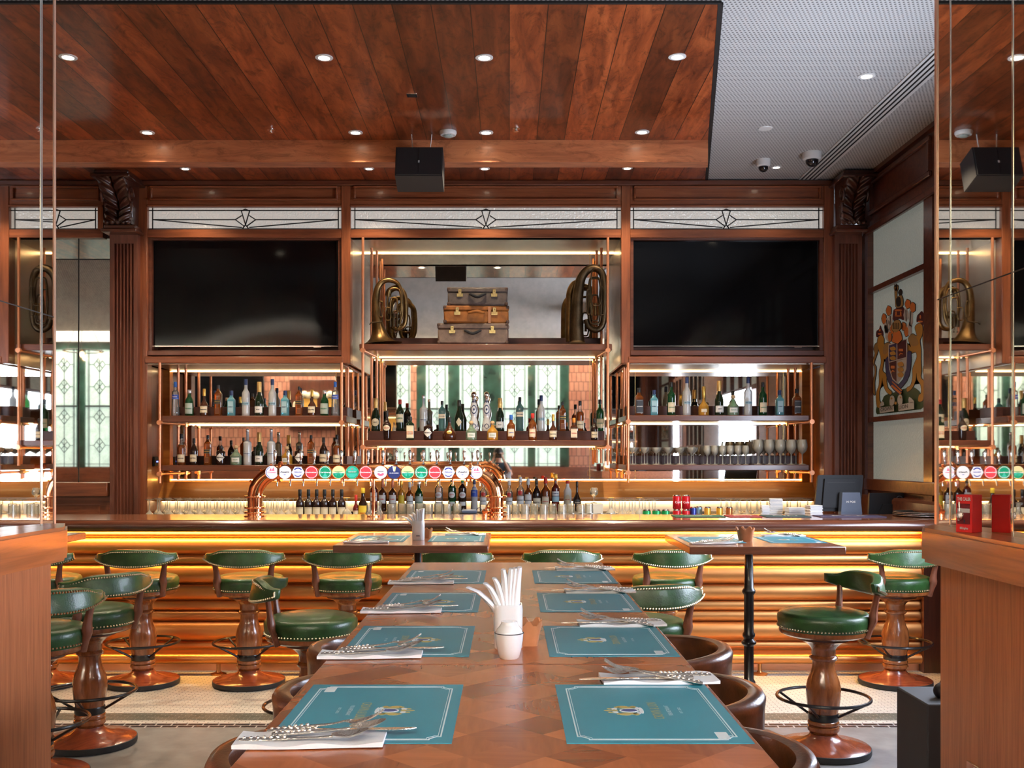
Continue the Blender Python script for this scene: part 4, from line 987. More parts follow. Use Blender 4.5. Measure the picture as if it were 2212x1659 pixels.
b = MB(); b.lathe([(0, 0), (.020, 0), (.0235, .004), (.0275, .02), (.031, .04), (.0325, .058), (.030, .058), (.030, .05), (0, .05)], 32); b.obj('pot_body', ['ceramic'], t)
b = MB(); b.tube([(.0325 * cos(2 * pi * k / 32), .0325 * sin(2 * pi * k / 32), .058) for k in range(32)], .0011, 6, closed=True); plab(b.obj('rim_line', ['black_line'], t), 'dark glazed rim')
b = MB(); b.lathe([(.031, .058), (.0285, .066), (.022, .074), (.0185, .080), (.0185, .084), (.012, .084), (0, .082)], 32); b.obj('lid', ['ceramic'], t)
def basket(x, y, s, label):
    t = thing('condiment_basket', label, 'basket', (x, y, TT)); n = 32
    b = MB(); vs = []
    for (r, z, w_) in ((.030 * s, .0, 0), (.036 * s, .035 * s, 0), (.042 * s, .062 * s, 1), (.038 * s, .060 * s, 1), (.032 * s, .03 * s, 0), (.027 * s, .004, 0)):
        for k in range(n):
            a = 2 * pi * k / n; rr = r * (1 / (abs(cos(a)) ** 5 + abs(sin(a)) ** 5) ** .2); vs.append((rr * cos(a), rr * sin(a), z + (.006 * s * (1 if k % 4 < 2 else -1) if w_ else 0)))
    fs = [(q * n + k, q * n + (k + 1) % n, (q + 1) * n + (k + 1) % n, (q + 1) * n + k) for q in range(5) for k in range(n)] + [tuple(range(n))[::-1], tuple(5 * n + k for k in range(n))]
    b.put(vs, fs); b.obj('basket_body', ['kraft'], t, 30)
    b = MB()
    for k in range(4): b.box(-.02 * s + k * .011 * s, -.012 * s + k * .011 * s, -.02 * s, .02 * s, .006, .04 * s, 0, .001)
    b.obj('sachets', ['card'], t)
basket(X(1127, 2.47) + .012, 2.50, .9, 'brown crimped paper basket tucked behind the napkin holder')
basket(X(1610, 5.55), 5.55, 1.1, 'brown crimped paper basket on the right high table')
basket(X(921, 5.74), 5.76, .8, 'brown paper basket behind the left high table holder')
# ------------------------------------------------------------------ bottles
G = {}
def bg(n, tint, body, bc): M['b_' + n] = glass('bottle_' + n, tint, body, bc, .05); return 'b_' + n
bg('clear', (.93, .95, .95), .10, (.85, .88, .9)); bg('frost', (.6, .62, .64), .78, (.58, .60, .61)); bg('green', (.02, .22, .07), .40, (.008, .10, .03))
bg('dkgreen', (.01, .04, .015), .80, (.010, .022, .010)); bg('blue', (.22, .60, .70), .55, (.16, .46, .56)); bg('amber', (.55, .17, .03), .50, (.26, .07, .012))
bg('dark', (.05, .015, .008), .85, (.022, .009, .006)); bg('gold', (.95, .60, .14), .45, (.70, .36, .05)); bg('palegreen', (.60, .80, .62), .30, (.40, .55, .40)); bg('brown', (.18, .05, .015), .75, (.07, .02, .007)); bg('red', (.35, .03, .02), .7, (.16, .018, .012))
for n, c, r, mt in (('gold_cap', (.72, .46, .10), .3, .8), ('blue_cap', (.02, .12, .48), .4, 0), ('black_cap', (.012, .012, .013), .4, 0), ('silver_cap', (.75, .75, .76), .25, .8), ('red_cap', (.55, .03, .02), .45, 0), ('orange_cap', (.75, .25, .03), .4, .2), ('navy_cap', (.02, .04, .13), .4, 0), ('cork', (.5, .34, .18), .7, 0),
                    ('cream_lab', (.72, .64, .46), .6, 0), ('white_lab', (.76, .76, .73), .6, 0), ('blue_lab', (.02, .07, .42), .5, 0), ('black_lab', (.02, .02, .022), .5, 0), ('yellow_lab', (.78, .55, .04), .55, 0), ('orange_lab', (.72, .20, .04), .5, 0), ('grey_lab', (.42, .50, .46), .55, 0), ('pale_blue', (.35, .55, .62), .5, 0), ('silver_lab', (.55, .60, .62), .4, .3), ('green_print', (.03, .22, .10), .5, 0)):
    M[n] = plain(n, c, r, mt)
def bottle_kind(H_, R_, zs, zn, rn, zc, glassm, cap, labels, fill=None, upper='b_clear', sq=0, base=1.0, waist=0, curve=1.0, sy=1, bulge=0, capr=None, stopper=False):
    """labels: (z0, z1, half angle deg, plate material, text, text colour, text height)"""
    n = 20
    def rad(z):
        if z <= zs:
            r = R_ * (base + (1 - base) * (z / zs)); 
            if waist: r *= 1 - waist * sin(pi * z / zs)
            if bulge: r *= 1 + bulge * sin(pi * z / zs)
            return r
        if z >= zn: return rn
        t = ((z - zs) / (zn - zs)) ** curve; return rn + (R_ - rn) * (.5 + .5 * cos(pi * t))
    b = MB(); zz = [.004] + [zs * k / 6 for k in range(1, 7)] + [zs + (zn - zs) * k / 7 for k in range(1, 8)] + [zc]
    pr = [(0, .0, 0), (rad(0) * .93, 0, 0)]
    for z in zz: pr.append((rad(z), z, 0 if fill is None or z <= fill else 1))
    b.lathe(pr, n, sq=sq, sy=sy); body = b.mesh('bottle_glass', [glassm, upper], 45)
    b = MB(); cr = capr or rn * 1.18
    if stopper: b.lathe([(rn * .8, zc - .004), (rn * .8, zc + .006), (cr, zc + .010), (cr * 1.05, (zc + H_) / 2 + .004), (cr * .7, H_ - .003), (0, H_)], 14)
    else: b.lathe([(rn * 1.04, zc - .004), (cr, zc), (cr * .98, H_ - .004), (cr * .85, H_), (0, H_)], 14)
    cp = b.mesh('cap', [cap], 45); labs = []
    for (z0, z1, ha, lm, txt, tc, th) in labels:
        b = MB(); A = radians(ha)
        def on(a, z, off):
            r = rad(z) + off; ca, sa = cos(a), sin(a); k = 1 if not sq else 1 / (abs(ca) ** sq + abs(sa) ** sq) ** (1 / sq)
            return (r * k * sa, -r * k * ca * sy, z)
        if isinstance(lm, tuple):   # shaped label: ('round'|'diamond', material)
            sh, lmat = lm; zc_, hz = (z0 + z1) / 2, (z1 - z0) / 2; N = 20 if sh == 'round' else 4
            if sh != 'round': N = 16
            def edge_(k):
                a = 2 * pi * k / N
                if sh == 'round': return cos(a), sin(a)
                d_ = abs(cos(a)) + abs(sin(a)); return cos(a) / d_, sin(a) / d_
            vs = [on(0, zc_, .0012)] + [on(A * q * edge_(k)[0], zc_ + hz * q * edge_(k)[1], .0012) for q in (.25, .5, .75, 1) for k in range(N)]
            b.put(vs, [(0, 1 + k, 1 + (k + 1) % N) for k in range(N)] + [(1 + q * N + k, 1 + q * N + (k + 1) % N, 1 + (q + 1) * N + (k + 1) % N, 1 + (q + 1) * N + k) for q in range(3) for k in range(N)], 0)
        else:
            lmat = lm; b.grid(lambda u, v: on((u - .5) * 2 * A, z0 + v * (z1 - z0), .001), 12, 4, 0)
            b.box(0, 0, 0, 0, 0, 0) if False else None
            b.grid(lambda u, v: on((u - .5) * 1.7 * A, z0 + .06 * (z1 - z0) + v * .0012, .0016), 8, 2, 1); b.grid(lambda u, v: on((u - .5) * 1.7 * A, z1 - .08 * (z1 - z0) + v * .0012, .0016), 8, 2, 1)
        if txt:
            zc_ = (z0 + z1) / 2; rr = rad(zc_); put_text(b, txt, th, lambda u, v: on(u / rr, zc_ + v, .0022), 1, bold=.0004, width=min(2 * A * rr * .82, len(txt) * th * .62))
        labs.append(b.mesh('label', [lmat, tc], 45))
    return body, cp, labs
L_ = 'white_lab'
KD = {
 'vodka_blue': ('clear vodka bottle with blue cap and blue label', bottle_kind(.305, .029, .215, .235, .012, .262, 'b_clear', 'blue_cap', [(.15, .19, 80, 'blue_lab', 'WYBOROWA', 'white_lab', .010)], base=1.25, capr=.014)),
 'gin_green': ('green gin bottle with grey label and silver cap', bottle_kind(.235, .036, .135, .185, .015, .205, 'b_green', 'silver_cap', [(.02, .115, 62, 'grey_lab', 'TANQUERAY', 'green_print', .012)], bulge=.06)),
 'cognac': ('dark cognac bottle with gold cap and cream label', bottle_kind(.245, .037, .09, .15, .012, .185, 'b_brown', 'gold_cap', [(.03, .09, 58, 'cream_lab', 'Hennessy', 'black_lab', .014)], capr=.0135)),
 'whisky_sq': ('square amber whisky bottle with slanted label and black cap', bottle_kind(.275, .031, .19, .235, .011, .245, 'b_amber', 'black_cap', [(.105, .145, 48, 'black_lab', 'JOHNNIE WALKER', 'gold_cap', .009), (.02, .075, 30, 'brown_lab', '', 'gold_cap', .01)], sq=6)),
 'gin_blue': ('pale blue gin bottle with dark cap', bottle_kind(.225, .033, .14, .175, .014, .185, 'b_blue', 'navy_cap', [(.03, .13, 34, 'pale_blue', 'BOMBAY', 'navy_cap', .010)], sq=7)),
 'vodka_frost': ('tall frosted vodka bottle with navy cap', bottle_kind(.335, .035, .20, .255, .015, .285, 'b_frost', 'navy_cap', [(.10, .125, 60, 'pale_blue', 'GREY GOOSE', 'navy_cap', .012)], capr=.0165)),
 'champagne': ('dark green champagne bottle with gold foil neck and white label', bottle_kind(.315, .040, .13, .245, .016, .19, 'b_dkgreen', 'gold_foil', [(.03, .09, 60, 'white_lab', 'MOET', 'black_lab', .013)], curve=.9, capr=.0205)),
 'bourbon': ('rounded amber bourbon bottle with black cap and cream label', bottle_kind(.28, .036, .16, .205, .013, .24, 'b_amber', 'black_cap', [(.025, .095, 58, 'cream_lab', 'BOURBON', 'black_lab', .012)], upper='b_clear', fill=.185)),
 'cognac_tall': ('dark brown spirit bottle with cream label', bottle_kind(.25, .036, .13, .20, .012, .21, 'b_dark', 'black_cap', [(.03, .10, 60, 'cream_lab', 'MARTELL', 'black_lab', .013)])),
 'apothecary': ('squat black apothecary gin bottle with white diamond label', bottle_kind(.18, .041, .125, .142, .014, .155, 'b_dark', 'black_cap', [(.03, .11, 62, ('diamond', 'white_lab'), "HENDRICK'S", 'black_lab', .012)])),
 'tequila': ('squat clear tequila bottle with ball stopper', bottle_kind(.17, .050, .07, .125, .015, .135, 'b_palegreen', 'cork', [(.025, .065, 40, 'white_lab', 'PATRON', 'green_print', .011)], stopper=True, capr=.019)),
 'tequila_gold': ('squat golden tequila bottle with ball stopper', bottle_kind(.17, .050, .07, .125, .015, .135, 'b_gold', 'cork', [(.025, .065, 40, 'white_lab', 'PATRON', 'green_print', .011)], stopper=True, capr=.019)),
 'vodka_tall': ('tall frosted vodka bottle with bare white neck', bottle_kind(.325, .036, .20, .23, .013, .30, 'b_frost', 'silver_cap', [(.085, .12, 55, 'silver_lab', 'Belvedere', 'navy_cap', .013)])),
 'liqueur': ('dark cream liqueur bottle with oval label', bottle_kind(.265, .038, .13, .19, .012, .215, 'b_dark', 'black_cap', [(.085, .135, 50, ('round', 'cream_lab'), 'BAILEYS', 'red_cap', .011)], base=.8)),
 'herbal': ('square green herbal liqueur bottle with orange label', bottle_kind(.21, .037, .14, .168, .015, .18, 'b_dkgreen', 'black_cap', [(.02, .13, 40, 'cream_lab', '', 'green_print', .01), (.05, .08, 38, 'orange_lab', 'LIQUEUR', 'white_lab', .009)], sq=7)),
 'flared': ('flared dark cognac decanter with gold emblem', bottle_kind(.205, .057, .07, .145, .014, .165, 'b_brown', 'black_cap', [(.055, .085, 24, ('round', 'gold_cap'), 'XO', 'black_lab', .014)], bulge=.1, curve=.7)),
 'scotch_blue': ('amber scotch bottle with blue cap and violet label', bottle_kind(.225, .038, .125, .17, .014, .185, 'b_amber', 'blue_cap', [(.035, .10, 40, 'cream_lab', 'CHIVAS', 'blue_lab', .012)], bulge=.08)),
 'scotch_red': ('amber scotch bottle with dark red cap', bottle_kind(.235, .037, .135, .18, .014, .195, 'b_amber', 'red_cap', [(.03, .10, 42, 'cream_lab', 'CHIVAS', 'red_cap', .012)], bulge=.06)),
 'orange': ('square orange liqueur bottle with pale label', bottle_kind(.205, .033, .12, .15, .013, .165, 'b_brown', 'orange_cap', [(.025, .105, 42, 'cream_lab', 'COINTREAU', 'red_cap', .011)], sq=7)),
 'whiskey_red': ('green whiskey bottle with cream label and red cap', bottle_kind(.29, .037, .18, .235, .014, .25, 'b_dkgreen', 'red_cap', [(.08, .155, 62, 'cream_lab', 'JAMESON', 'green_print', .013)], )),
 'whisky_blue': ('square blue-green whisky bottle with slanted label', bottle_kind(.285, .033, .195, .235, .012, .25, 'b_blue2', 'black_cap', [(.12, .16, 46, 'cream_lab', 'BLUE LABEL', 'navy_cap', .009)], sq=6)),
 'vintage': ('broad dark vintage champagne bottle with shield label', bottle_kind(.275, .043, .11, .225, .015, .225, 'b_dkgreen', 'dark_foil', [(.04, .12, 36, ('diamond', 'cream_lab'), '', 'black_lab', .01)], curve=.8)),
 'ceramic': ('white painted ceramic decanter with silver bell stopper', None),
 'single_malt': ('green single malt bottle with cream label', bottle_kind(.295, .036, .18, .225, .014, .255, 'b_green', 'black_cap', [(.03, .115, 55, 'cream_lab', 'GLENFIDDICH', 'green_print', .011)], fill=None)),
 'tennessee': ('square black-labelled whiskey bottle with black cap', bottle_kind(.245, .036, .155, .195, .014, .205, 'b_amber', 'black_cap', [(.02, .14, 43, 'black_lab', "JACK DANIEL'S", 'white_lab', .011)], sq=7)),
 'bell': ('golden flask-shaped tequila bottle with tall gold stopper', bottle_kind(.26, .048, .07, .135, .014, .16, 'b_gold', 'gold_cap', [(.03, .06, 30, 'cream_lab', '', 'black_lab', .01)], capr=.017)),
 'champ_round': ('dark champagne bottle with gold foil and round white label', bottle_kind(.30, .041, .12, .235, .016, .19, 'b_dkgreen', 'gold_foil', [(.045, .115, 52, ('round', 'cream_lab'), 'BRUT', 'black_lab', .012)], curve=.9, capr=.0205)),
 'wine': ('dark wine bottle with long cream label', bottle_kind(.305, .037, .19, .235, .014, .25, 'b_dark', 'black_cap', [(.04, .15, 58, 'cream_lab', '', 'black_lab', .01)])),
 'coffee': ('dark coffee liqueur bottle with yellow label', bottle_kind(.27, .039, .13, .215, .014, .235, 'b_dark', 'yellow_lab', [(.03, .14, 55, 'yellow_lab', 'KAHLUA', 'red_cap', .013)])),
 'bitter': ('dark red aperitif bottle with white label', bottle_kind(.31, .038, .20, .235, .014, .26, 'b_red', 'black_cap', [(.09, .17, 55, 'white_lab', 'APERITIF', 'red_cap', .012)])),
 'copper_neck': ('dark bottle with long copper foil neck', bottle_kind(.30, .038, .17, .215, .012, .225, 'b_brown', 'foil_copper', [(.07, .15, 55, 'white_lab', 'BUMBU', 'red_cap', .013)], capr=.014)),
 'yellow': ('golden rum bottle with yellow label and gold cap', bottle_kind(.29, .033, .17, .22, .012, .24, 'b_gold', 'gold_cap', [(.06, .15, 55, 'yellow_lab', '', 'black_lab', .012)])),
 'jim': ('amber bourbon bottle with white cap and white label', bottle_kind(.285, .036, .16, .205, .014, .235, 'b_amber', 'white_lab', [(.04, .145, 55, 'white_lab', 'JIM BEAM', 'black_lab', .013)])),
 'martini_clear': ('clear vermouth bottle with round emblem label', bottle_kind(.30, .039, .22, .265, .014, .28, 'b_clear', 'navy_cap', [(.125, .185, 48, ('round', 'white_lab'), 'MARTINI', 'red_cap', .009), (.05, .09, 45, 'white_lab', '', 'black_lab', .01)])),
 'martini_green': ('green vermouth bottle with round emblem label', bottle_kind(.30, .039, .22, .265, .014, .28, 'b_green', 'black_cap', [(.125, .185, 48, ('round', 'white_lab'), 'MARTINI', 'red_cap', .009), (.05, .09, 45, 'white_lab', '', 'black_lab', .01)])),
 'martini_dark': ('dark vermouth bottle with round emblem label', bottle_kind(.30, .039, .22, .265, .014, .28, 'b_dark', 'green_print', [(.125, .185, 48, ('round', 'white_lab'), 'MARTINI', 'red_cap', .009), (.05, .09, 45, 'white_lab', '', 'black_lab', .01)])),
 'blue_white': ('pale bottle with deep blue label', bottle_kind(.29, .032, .17, .23, .013, .25, 'b_frost', 'navy_cap', [(.13, .22, 70, 'blue_lab', 'VODKA', 'white_lab', .010)], curve=2)),
 'rum': ('clear rum bottle with white label and round emblem', bottle_kind(.31, .036, .19, .235, .014, .265, 'b_clear', 'white_lab', [(.06, .135, 58, 'white_lab', 'BACARDI', 'black_lab', .012), (.145, .185, 34, ('round', 'red_cap'), '', 'black_lab', .01)])),
 'coconut': ('opaque white coconut rum bottle with red cap', bottle_kind(.285, .037, .18, .23, .016, .255, 'white_lab', 'red_cap', [(.06, .15, 40, ('round', 'cream_lab'), 'MALIBU', 'red_cap', .012)], upper='white_lab')),
 'campari': ('dark red bottle with gold cap and pale label', bottle_kind(.33, .038, .20, .245, .015, .285, 'b_red', 'gold_cap', [(.08, .13, 58, 'pale_blue', '', 'black_lab', .01), (.135, .175, 55, 'white_lab', 'CAMPARI', 'navy_cap', .013)])),
 'curvy': ('slender-necked dark bottle with script label', bottle_kind(.28, .040, .10, .19, .011, .235, 'b_dark', 'black_cap', [(.05, .11, 48, ('round', 'black_lab'), 'Kraken', 'cream_lab', .013)], curve=.8)),
 'small_red': ('small red-capped sauce bottle', bottle_kind(.19, .024, .10, .14, .010, .155, 'b_red', 'red_cap', [(.03, .09, 60, 'cream_lab', '', 'red_cap', .01)])),
}
def _ceramic():
    b = MB(); b.lathe([(0, 0), (.040, 0), (.044, .01), (.045, .03), (.034, .095), (.024, .125), (.034, .165), (.036, .20), (.026, .245), (.017, .27), (.014, .285), (0, .285)], 24); body = b.mesh('bottle_glass', ['ceramic'], 60)
    b = MB(); b.lathe([(.015, .283), (.018, .288), (.015, .30), (.023, .312), (.026, .33), (.020, .348), (.006, .356), (0, .357)], 18); cp = b.mesh('cap', ['chrome'], 60)
    b = MB(); prof = [(0, .045), (.03, .045), (.095, .034), (.125, .024), (.165, .034), (.2, .036), (.245, .026), (.27, .017), (.285, .014)]
    def rad(z):
        for (a, ra), (c, rc) in zip(prof, prof[1:]):
            if a <= z <= c: return ra + (rc - ra) * (z - a) / (c - a)
        return .014
    def on(a, z): r = rad(z) + .0008; return (r * sin(a), -r * cos(a), z)
    def patch(a0, z0, ra, rz, n=10): b.put([on(a0, z0)] + [on(a0 + ra * cos(2 * pi * k / n), z0 + rz * sin(2 * pi * k / n)) for k in range(n)], [(0, 1 + k, 1 + (k + 1) % n) for k in range(n)], 0)
    def ringp(a0, z0, ra, rz, n=20, w_=.75): b.put([on(a0 + ra * s_ * cos(2 * pi * k / n), z0 + rz * s_ * sin(2 * pi * k / n)) for s_ in (1, w_) for k in range(n)], [(k, (k + 1) % n, n + (k + 1) % n, n + k) for k in range(n)], 0)
    ringp(0, .195, .75, .042); patch(0, .195, .22, .012); ringp(0, .045, .5, .022)
    for k in range(5): patch(-.6 + k * .3, .065 - .01 * abs(k - 2), .08, .004)
    for k in range(7): patch(-.9 + k * .3, .145, .09, .003)
    for a in (-1.0, 1.0): patch(a, .05, .16, .016); patch(a, .2, .1, .02)
    for k in range(8): patch(2 * pi * k / 8, .266, .3, .012)
    return body, cp, [b.mesh('label', ['navy_cap', 'navy_cap'], 60)]
KD['ceramic'] = (KD['ceramic'][0], _ceramic())
def place_bottle(kind, x, y, z, label, hgt=None, rz=0):
    d, (body, cp, labs) = KD[kind]; t = thing('bottle', label, 'bottle', (x, y, z), rz)
    if hgt:
        H0 = max(v.co.z for v in cp.vertices); k = hgt / H0; k2 = k ** .5; t.scale = (k2, k2, k)
    for n, me in [('glass_body', body), ('cap', cp)] + [('label', m) for m in labs]:
        o = bpy.data.objects.new(n, me); COL.objects.link(o); o.parent = t
    return t
ORD = ['first', 'second', 'third', 'fourth', 'fifth', 'sixth', 'seventh', 'eighth', 'ninth', 'tenth', 'eleventh', 'twelfth', 'thirteenth', 'fourteenth', 'fifteenth', 'sixteenth', 'seventeenth', 'eighteenth', 'nineteenth', 'twentieth']
SHORT = {}
def row_(items, Y, base_y, where, group, zbase=None, depth=True):
    for i, (kd, px, top) in enumerate(items):
        z = zbase if zbase is not None else Z(base_y, 9.15)
        hh = Z(top, Y) - z; d = KD[kd][0]
        same = [j for j in range(len(items)) if items[j][0] == kd]; words = d.split()
        if len(same) == 1: lab = d + ', ' + where
        else:
            lab = ' '.join(words[:6]) if len(words) > 7 else d
            lab = lab.rstrip(' with and') if lab.endswith((' with', ' and')) else lab
            lab += f", {ORD[i]} along the {where.replace('on the ', '').replace('in the ', '')}"
        w_ = lab.split()
        if len(w_) > 16: lab = ' '.join(d.split()[:16 - len(where.split())]) + ', ' + where
        tag(place_bottle(kd, X(px, Y), Y, z + .0005, lab, hh, radians(R.uniform(-6, 6))), group=group)
YF = 9.28
row_([('vodka_blue', 379, 825), ('gin_green', 409, 842), ('cognac', 441, 840), ('whisky_sq', 471.5, 832), ('gin_blue', 500, 844), ('vodka_frost', 531, 819), ('champagne', 560, 825), ('vodka_frost', 588.5, 819), ('gin_blue', 616, 844), ('whisky_sq', 646, 835), ('cognac', 674, 842), ('gin_green', 701, 843), ('vodka_blue', 724, 825)], YF, 898, 'on the upper left shelf', 'spirits on the upper left shelf')
row_([('bourbon', 392, 937), ('cognac_tall', 419, 947), ('whisky_sq', 449, 940), ('apothecary', 477, 963), ('tequila', 510, 962), ('vodka_tall', 534.6, 927), ('champagne', 560, 934), ('vodka_tall', 586, 927), ('tequila_gold', 620, 964), ('apothecary', 646, 963), ('whisky_sq', 672, 940), ('cognac_tall', 699, 945), ('bourbon', 728, 939)], YF, 1005, 'on the lower left shelf', 'spirits on the lower left shelf')
row_([('liqueur', 836, 887), ('herbal', 886, 900), ('apothecary', 925, 909), ('flared', 971, 901), ('tequila', 1018, 909), ('tequila_gold', 1064, 909), ('scotch_blue', 1104, 896), ('scotch_red', 1150.6, 893), ('cognac', 1195, 895), ('orange', 1240, 903), ('cognac_tall', 1284, 904)], YF, 951, 'on the middle shelf front row', 'front bottles on the middle shelf')
row_([('champ_round', 811.6, 860), ('whiskey_red', 864, 863), ('vodka_tall', 914.7, 854), ('whisky_blue', 955, 866), ('vintage', 992, 864.5), ('ceramic', 1023.5, 846), ('ceramic', 1051, 846), ('champagne', 1080, 860), ('whisky_blue', 1123, 858), ('vodka_frost', 1169, 854), ('whisky_sq', 1215, 868), ('bourbon', 1253, 866), ('single_malt', 1296, 863)], 9.56, 931, 'on the middle shelf raised rear row', 'rear bottles on the middle shelf', zbase=Z(931, 9.45))
row_([('tennessee', 1380, 838), ('gin_blue', 1413, 842.5), ('single_malt', 1450, 825.6), ('vodka_frost', 1483.6, 815), ('bell', 1520, 835), ('champagne', 1553.5, 823), ('tequila', 1583.7, 853), ('vodka_frost', 1616, 815), ('single_malt', 1647.6, 826), ('gin_blue', 1683.8, 843), ('tennessee', 1721, 840)], YF, 897, 'on the upper right shelf', 'spirits on the upper right shelf')
# back counter: wine at the front, spirits on the raised tier
row_([('wine', 648, 1057), ('wine', 666.5, 1057), ('wine', 684, 1057), ('wine', 701, 1057), ('wine', 719, 1057), ('wine', 738, 1057), ('small_red', 769, 1069), ('coffee', 784, 1054)], 9.12, 0, 'in the back counter row', 'wine row on the back counter', zbase=.93)
row_([('bitter', 807.5, 1031), ('copper_neck', 826.5, 1035), ('copper_neck', 848, 1035), ('yellow', 867, 1038), ('jim', 885, 1041), ('gin_green', 905, 1040), ('martini_clear', 948, 1037), ('martini_green', 976.5, 1036), ('martini_dark', 999, 1037), ('blue_white', 1024.5, 1036), ('rum', 1044, 1036), ('rum', 1100, 1038), ('rum', 1124, 1030), ('jim', 1141, 1034), ('cognac_tall', 1159, 1034), ('scotch_red', 1178.6, 1031), ('campari', 1200, 1024), ('coconut', 1226, 1037), ('curvy', 1246.5, 1040)], 9.53, 0, 'in the counter row beneath the mirrors', 'spirits on the raised tier under the mirrors', zbase=1.03)

# ------------------------------------------------------------------ glasses
def gl(name, pr, mat='clear3', n=20):
    b = MB(); b.lathe(pr, n); return b.mesh(name, [mat], 60)
GM = {
 'wine_glass': gl('wine_glass', [(0, 0), (.034, .001), (.033, .004), (.006, .010), (.004, .03), (.004, .085), (.010, .095), (.030, .115), (.038, .145), (.036, .175), (.030, .20), (.0288, .20), (.0345, .175), (.036, .145), (.028, .117), (0, .10)]),
 'big_wine_glass': gl('big_wine_glass', [(0, 0), (.036, .001), (.035, .004), (.006, .010), (.004, .03), (.004, .090), (.012, .10), (.038, .125), (.047, .16), (.043, .20), (.036, .225), (.0348, .225), (.0415, .20), (.045, .16), (.036, .127), (0, .105)]),
 'coupe_glass': gl('coupe_glass', [(0, 0), (.034, .001), (.033, .004), (.006, .010), (.004, .03), (.004, .095), (.012, .105), (.040, .125), (.048, .155), (.047, .155), (.038, .127), (0, .108)]),
 'tumbler': gl('tumbler', [(0, 0), (.031, 0), (.033, .006), (.039, .095), (.0375, .095), (.031, .012), (0, .012)], 'clear'),
 'highball': gl('highball', [(0, 0), (.029, 0), (.031, .006), (.034, .15), (.0325, .15), (.029, .012), (0, .012)], 'clear2'),
 'stemless_carafe': gl('carafe', [(0, 0), (.048, 0), (.052, .01), (.050, .05), (.022, .12), (.018, .16), (.026, .19), (.0245, .19), (.0165, .16), (.02, .12), (0, .01)], 'clear'),
 'snifter': gl('snifter', [(0, 0), (.030, .001), (.029, .004), (.005, .010), (.004, .05), (.012, .06), (.036, .085), (.037, .11), (.027, .14), (.0258, .14), (.0355, .11), (.034, .087), (0, .064)], 'clear2'),
}
def glassware(kind, x, y, z, label, group, flip=False, s=1, name=None):
    o = bpy.data.objects.new(name or kind, GM[kind]); COL.objects.link(o); hh = max(v.co.z for v in GM[kind].vertices) * s
    o.location = (x, y, z + (hh if flip else 0)); o.scale = (s, s, s)
    if flip: o.rotation_euler.x = pi
    return tag(o, label, 'glass', group)
ZS = Z(1004, 9.15) + .0005
gi = 0
RN = ['front row', 'second row', 'third row', 'rear row']
def grow(kind, rows, n, px0, dpx, Yp, z, desc, where, group, off=8, flip=False, s=1, name=None):
    for r_, yy in enumerate(rows):
        for k in range(n):
            glassware(kind, X(px0 + k * dpx + (r_ % 2) * off, Yp), yy, z, f"{desc}, {RN[r_] + ', ' if len(rows) > 1 else ''}{ORD[k]} from the left, {where}", group, flip=flip, s=s, name=name)
rows3 = (9.205, 9.308, 9.40)
grow('coupe_glass', rows3, 6, 1364, 25, 9.3, ZS, 'shallow coupe glass', 'on the glass shelf', 'coupe glasses on the lower right shelf', 9)
grow('wine_glass', rows3, 6, 1523, 16.5, 9.3, ZS, 'small wine glass', 'at the shelf middle', 'wine glasses on the lower right shelf', 6, s=.86)
grow('big_wine_glass', rows3, 5, 1632, 23.5, 9.3, ZS, 'large wine glass', 'at the shelf right', 'large wine glasses on the lower right shelf', 8)
grow('wine_glass', (9.02, 9.12, 9.22, 9.33), 14, 338, 21.5, 9.2, .931, 'upturned stemmed glass', 'left of the copper pipe', 'upturned glasses left of the copper beer pipe', 9, True, 1.15)
grow('wine_glass', (9.03, 9.14, 9.25), 5, 1318, 21.5, 9.2, .931, 'upturned stemmed glass', 'behind the soda cans', 'upturned glasses behind the cans', 9, True, 1.12)
grow('wine_glass', (9.03, 9.14, 9.25), 9, 1560, 21.5, 9.2, .931, 'upturned stemmed glass', 'behind the card stacks', 'upturned glasses behind the card stacks', 9, True, 1.14)
for k, px in enumerate((797, 819)): glassware('stemless_carafe', X(px, 8.1), 8.1, 1.0005, 'round clear water carafe, ' + ('left' if k == 0 else 'right') + ' of two before the wine row', 'clear carafes', name='carafe', s=.9)
for k in range(8): glassware('highball', X(846 + k * 20, 8.15), 8.13 + (k % 2) * .09, 1.0005, f'highball glass left of the black card machine, {ORD[k]} from the left', 'highball glasses left of the card machine', s=1.05)
for k in range(10): glassware('highball', X(1094 + k * 20, 8.15), 8.12 + (k % 2) * .09, 1.0005, f'upturned highball glass right of the copper beer pipe, {ORD[k]} from the left', 'highball glasses right of the copper beer pipe', flip=True, s=1.05)
for k in range(6): glassware('tumbler', X(1222 + k * 20.5, 8.0), 8.0, 1.0005, f'short tumbler in the small row by the snifter, {ORD[k]} from the left', 'short tumblers by the snifter', s=.95)
glassware('snifter', X(1283, 9.2), 9.2, 1.115, 'brandy snifter standing alone above the tumbler row', None)
b = MB(); b.box(X(1265, 9.2), X(1301, 9.2), 9.12, 9.28, .93, 1.115, 0, .004); tag(b.obj('glass_rack', ['tile_white']), 'cream rack block under the brandy snifter', 'rack')
for k, px in enumerate((1312, 1372, 745)): glassware('big_wine_glass', X(px, 8.6 if k < 2 else 8.2), 8.3, 1.0005, ['upturned wine glass right of the snifter', 'upturned wine glass nearest the green cans', 'upturned wine glass before the wine bottles'][k], None, flip=True, s=.9)
